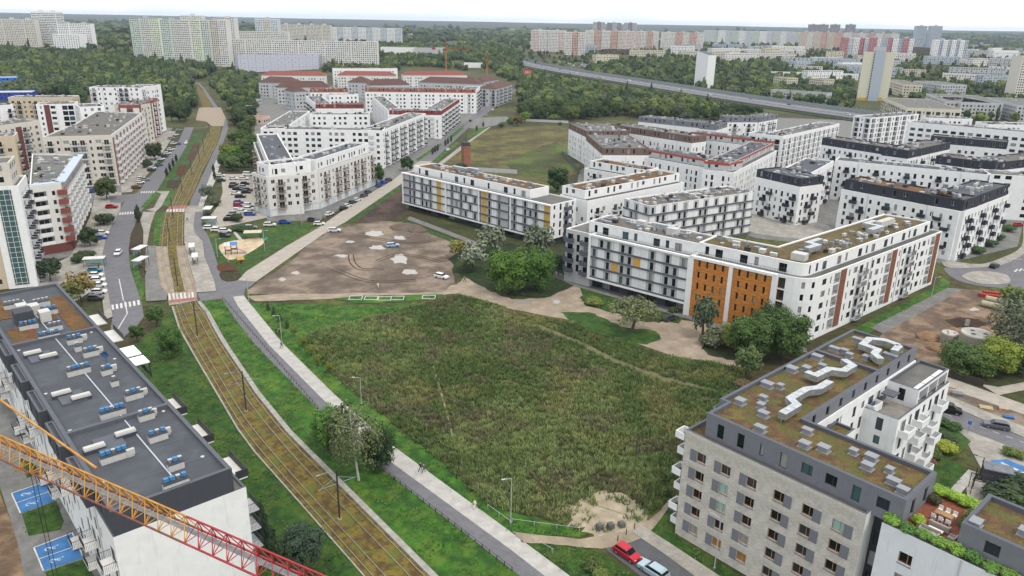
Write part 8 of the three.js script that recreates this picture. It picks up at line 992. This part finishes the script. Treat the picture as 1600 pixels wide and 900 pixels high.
// ---------- cranes ----------
const yelM = M(0xd89a3c, 'mottle', 3, .6), redM = M(0xb4343c, 'mottle', 3, .6), rustM = M(0x8a5444, 'mottle', 3, .7);
{ // jib across the lower corner: triangular lattice, one chord above, two below
  const y = 46, A = P(-70, 664, y), Bq = P(520, 925, y), d = new THREE.Vector3().subVectors(Bq, A), L = d.length(); d.normalize(); const n = new THREE.Vector3(-d.z, 0, d.x), ext0 = 14, S = A.clone().addScaledVector(d, -ext0), tot = L + ext0, bay = 1.05, N = Math.round(tot / bay), split = P(310, 815, y).sub(S).dot(d);
  const g = base('tower_crane', S.x, 0, S.z), at = (s, o, h) => [d.x * s + n.x * o, y + h, d.z * s + n.z * o];
  const sec = (nm, s0, s1, m, mb) => { const top = new MB(), lo = new MB(), hi = new MB(), tie = new MB(); top.bar(at(s0, 0, .75), at(s1, 0, .75), .055, 6); part('top_chord', top.geo(), m, g); lo.bar(at(s0, .6, -.45), at(s1, .6, -.45), .06, 6); part('bottom_chord', lo.geo(), mb, g); hi.bar(at(s0, -.6, -.45), at(s1, -.6, -.45), .06, 6); part('bottom_chord', hi.geo(), mb, g);
    const k0 = Math.round(s0 / bay), k1 = Math.round(s1 / bay); for (let k = k0; k < k1; k++) { const a = k * bay, b = (k + 1) * bay, mid = (a + b) / 2; for (const o of [-.6, .6]) { const q = new MB(); q.bar(at(a, o, -.45), at(mid, 0, .75), .03, 5); q.bar(at(mid, 0, .75), at(b, o, -.45), .03, 5); part('lattice_bar', q.geo(), m, g); } const c = new MB(); c.bar(at(a, -.6, -.45), at(b, .6, -.45), .025, 5); c.bar(at(a, -.6, -.45), at(a, .6, -.45), .025, 5); part('cross_bar', c.geo(), m, g); } };
  sec('a', 0, split, yelM, rustM); sec('b', split, tot, redM, redM);
  { const w = new MB(); w.box(0, 0, 0, 1, .03, .34); const m2 = new MB(); m2.quad(at(0, -.42, -.38), at(tot, -.42, -.38), at(tot, -.05, -.38), at(0, -.05, -.38)); part('walkway', m2.geo(), M(0x8f9497, 'mottle', 2), g); }
  { const q = new MB(), a = P(-70, 575, y + 3).sub(S), b = P(150, 725, y + 1.1).sub(S); q.bar([a.x, y + 3, a.z], [b.x, y + .8, b.z], .07, 6); part('tie_rod', q.geo(), yelM, g); }
  // mast outside the frame, counter jib
  { const m0 = at(-2, 0, 0); for (const [ox, oz] of [[-.8, -.8], [.8, -.8], [-.8, .8], [.8, .8]]) { const q = new MB(); q.box(m0[0] + ox, 0, m0[2] + oz, .16, y + 4, .16); part('mast_leg', q.geo(), yelM, g); } for (let k = 0; k < 24; k++) { const q = new MB(); for (const s of [-1, 1]) { q.bar([m0[0] - .8, k * 2, m0[2] + s * .8], [m0[0] + .8, k * 2 + 2, m0[2] + s * .8], .04, 4); q.bar([m0[0] + s * .8, k * 2, m0[2] - .8], [m0[0] + s * .8, k * 2 + 2, m0[2] + .8], .04, 4); } part('mast_brace', q.geo(), yelM, g); } const c = new MB(); c.box(m0[0] + 1.6, y - 1.6, m0[2], 1.3, 2, 1.4); part('cab', c.geo(), ventW, g); const j = new MB(); j.bar(at(0, 0, 0), at(-16, 0, 0), .3, 4); part('counter_jib', j.geo(), yelM, g); const w = new MB(); const wp = at(-14, 0, -2); w.box(wp[0], y - 2.6, wp[2], 2.4, 2.4, 1.6); part('counterweight', w.geo(), lgrey, g); }
  // trolley, ropes, hook
  { const s = P(52, 712, y).sub(S).dot(d), t = new MB(); for (const o of [-.6, .6]) t.bar(at(s - .8, o, -.55), at(s + .8, o, -.55), .06, 5); t.bar(at(s - .8, -.6, -.55), at(s - .8, .6, -.9), .05, 5); t.bar(at(s + .8, -.6, -.9), at(s + .8, .6, -.55), .05, 5); t.bar(at(s, 0, -.5), at(s, 0, -1.3), .07, 5); part('trolley', t.geo(), yelM, g); for (const o of [-.25, .25]) { const r = new MB(), p = at(s + o, 0, -1), q = at(s + o, 0, 0); r.bar(p, [q[0], 24, q[2]], .018, 4); part('hoist_rope', r.geo(), black, g); } const h = new MB(), c = at(s, 0, 0); h.box(c[0], 22.7, c[2], .7, 1.3, .4); h.bar([c[0], 22.7, c[2]], [c[0], 22, c[2]], .09, 6); h.bar([c[0], 22, c[2]], [c[0] + .3, 21.8, c[2]], .08, 6); part('hook_block', h.geo(), yelM, g); }
  tag(g, 'yellow and red lattice jib of the crane reaching over the dark roof', 'crane');
}
function farCrane(px, ytop, j0, j1, yj, label, red) { const p = PG(...px), H = heightTo(p, ytop), hj = heightTo(p, yj), g = base('tower_crane', p.x, p.y, p.z), D = Math.hypot(p.x, p.z), w = D / FOCAL; for (const [ox, oz] of [[-.9, -.9], [.9, -.9], [-.9, .9], [.9, .9]]) { const b = new MB(); b.box(ox, 0, oz, .35, hj, .35); part('mast_leg', b.geo(), yelM, g); } for (let k = 0; k < hj / 3; k++) { const b = new MB(); b.bar([-.9, k * 3, .9], [.9, k * 3 + 3, .9], .14, 4); b.bar([.9, k * 3, .9], [-.9, k * 3 + 3, .9], .14, 4); part('mast_brace', b.geo(), yelM, g); } const t = new MB(); t.box(0, hj, 0, 1.6, H - hj, 1.6); part('tower_head', t.geo(), redM, g); const c = new MB(); c.box(0, hj - 3, 0, 3, 2.6, 3); part('cab', c.geo(), redM, g); if (j1 > j0) { const x0 = (j0 - px[0]) * w, x1 = (j1 - px[0]) * w, b = new MB(); b.bar([0, hj, 0], [x1, hj, 0], .5, 4); part('jib', b.geo(), red ? redM : yelM, g); const e = new MB(); e.bar([0, hj, 0], [x0, hj, 0], .6, 4); part('counter_jib', e.geo(), frameW, g); const k = new MB(); k.box(x0, hj - 2.4, 0, 4.5, 3.4, 3); part('counterweight', k.geo(), redM, g); } tag(g, label, 'crane'); }
farCrane([697, 116], 63, 679, 733, 75, 'orange tower crane with red jib above the tiled row', true); farCrane([761, 124], 82, 0, 0, 95, 'orange tower crane without visible jib near the avenue end', false);
// roadside sign
{ const p = PG(824, 124), g = base('roadside_sign', p.x, p.y, p.z, .05), H = heightTo(p, 116), T2 = heightTo(p, 109), D = Math.hypot(p.x, p.z) / FOCAL, W2 = 12 * D; for (const s of [-.3, .3]) { const b = new MB(); b.box(W2 * s, 0, 0, .4, H, .4); part('post', b.geo(), frameW, g); } const b = new MB(); b.box(0, H, 0, W2, T2 - H, .5); part('board', b.geo(), M(0xc02434, null, 1, .5), g); const h = (T2 - H) * .6, y0 = H + (T2 - H) * .2, w = W2 * .05, st = (x0, ya, x1, yb) => { const q = new MB(); q.bar([x0 * W2, y0 + ya * h, .35], [x1 * W2, y0 + yb * h, .35], w * .7, 4); part('sign_stroke', q.geo(), frameW, g); }; st(-.32, 0, -.22, 1); st(-.22, 1, -.12, 0); st(0, 0, 0, 1); st(0, .5, .14, .5); st(.14, .5, .14, 0); st(.28, 0, .28, 1); tag(g, 'red sign board with white letters beside the motorway', 'sign'); }
renderer.render(scene, camera);
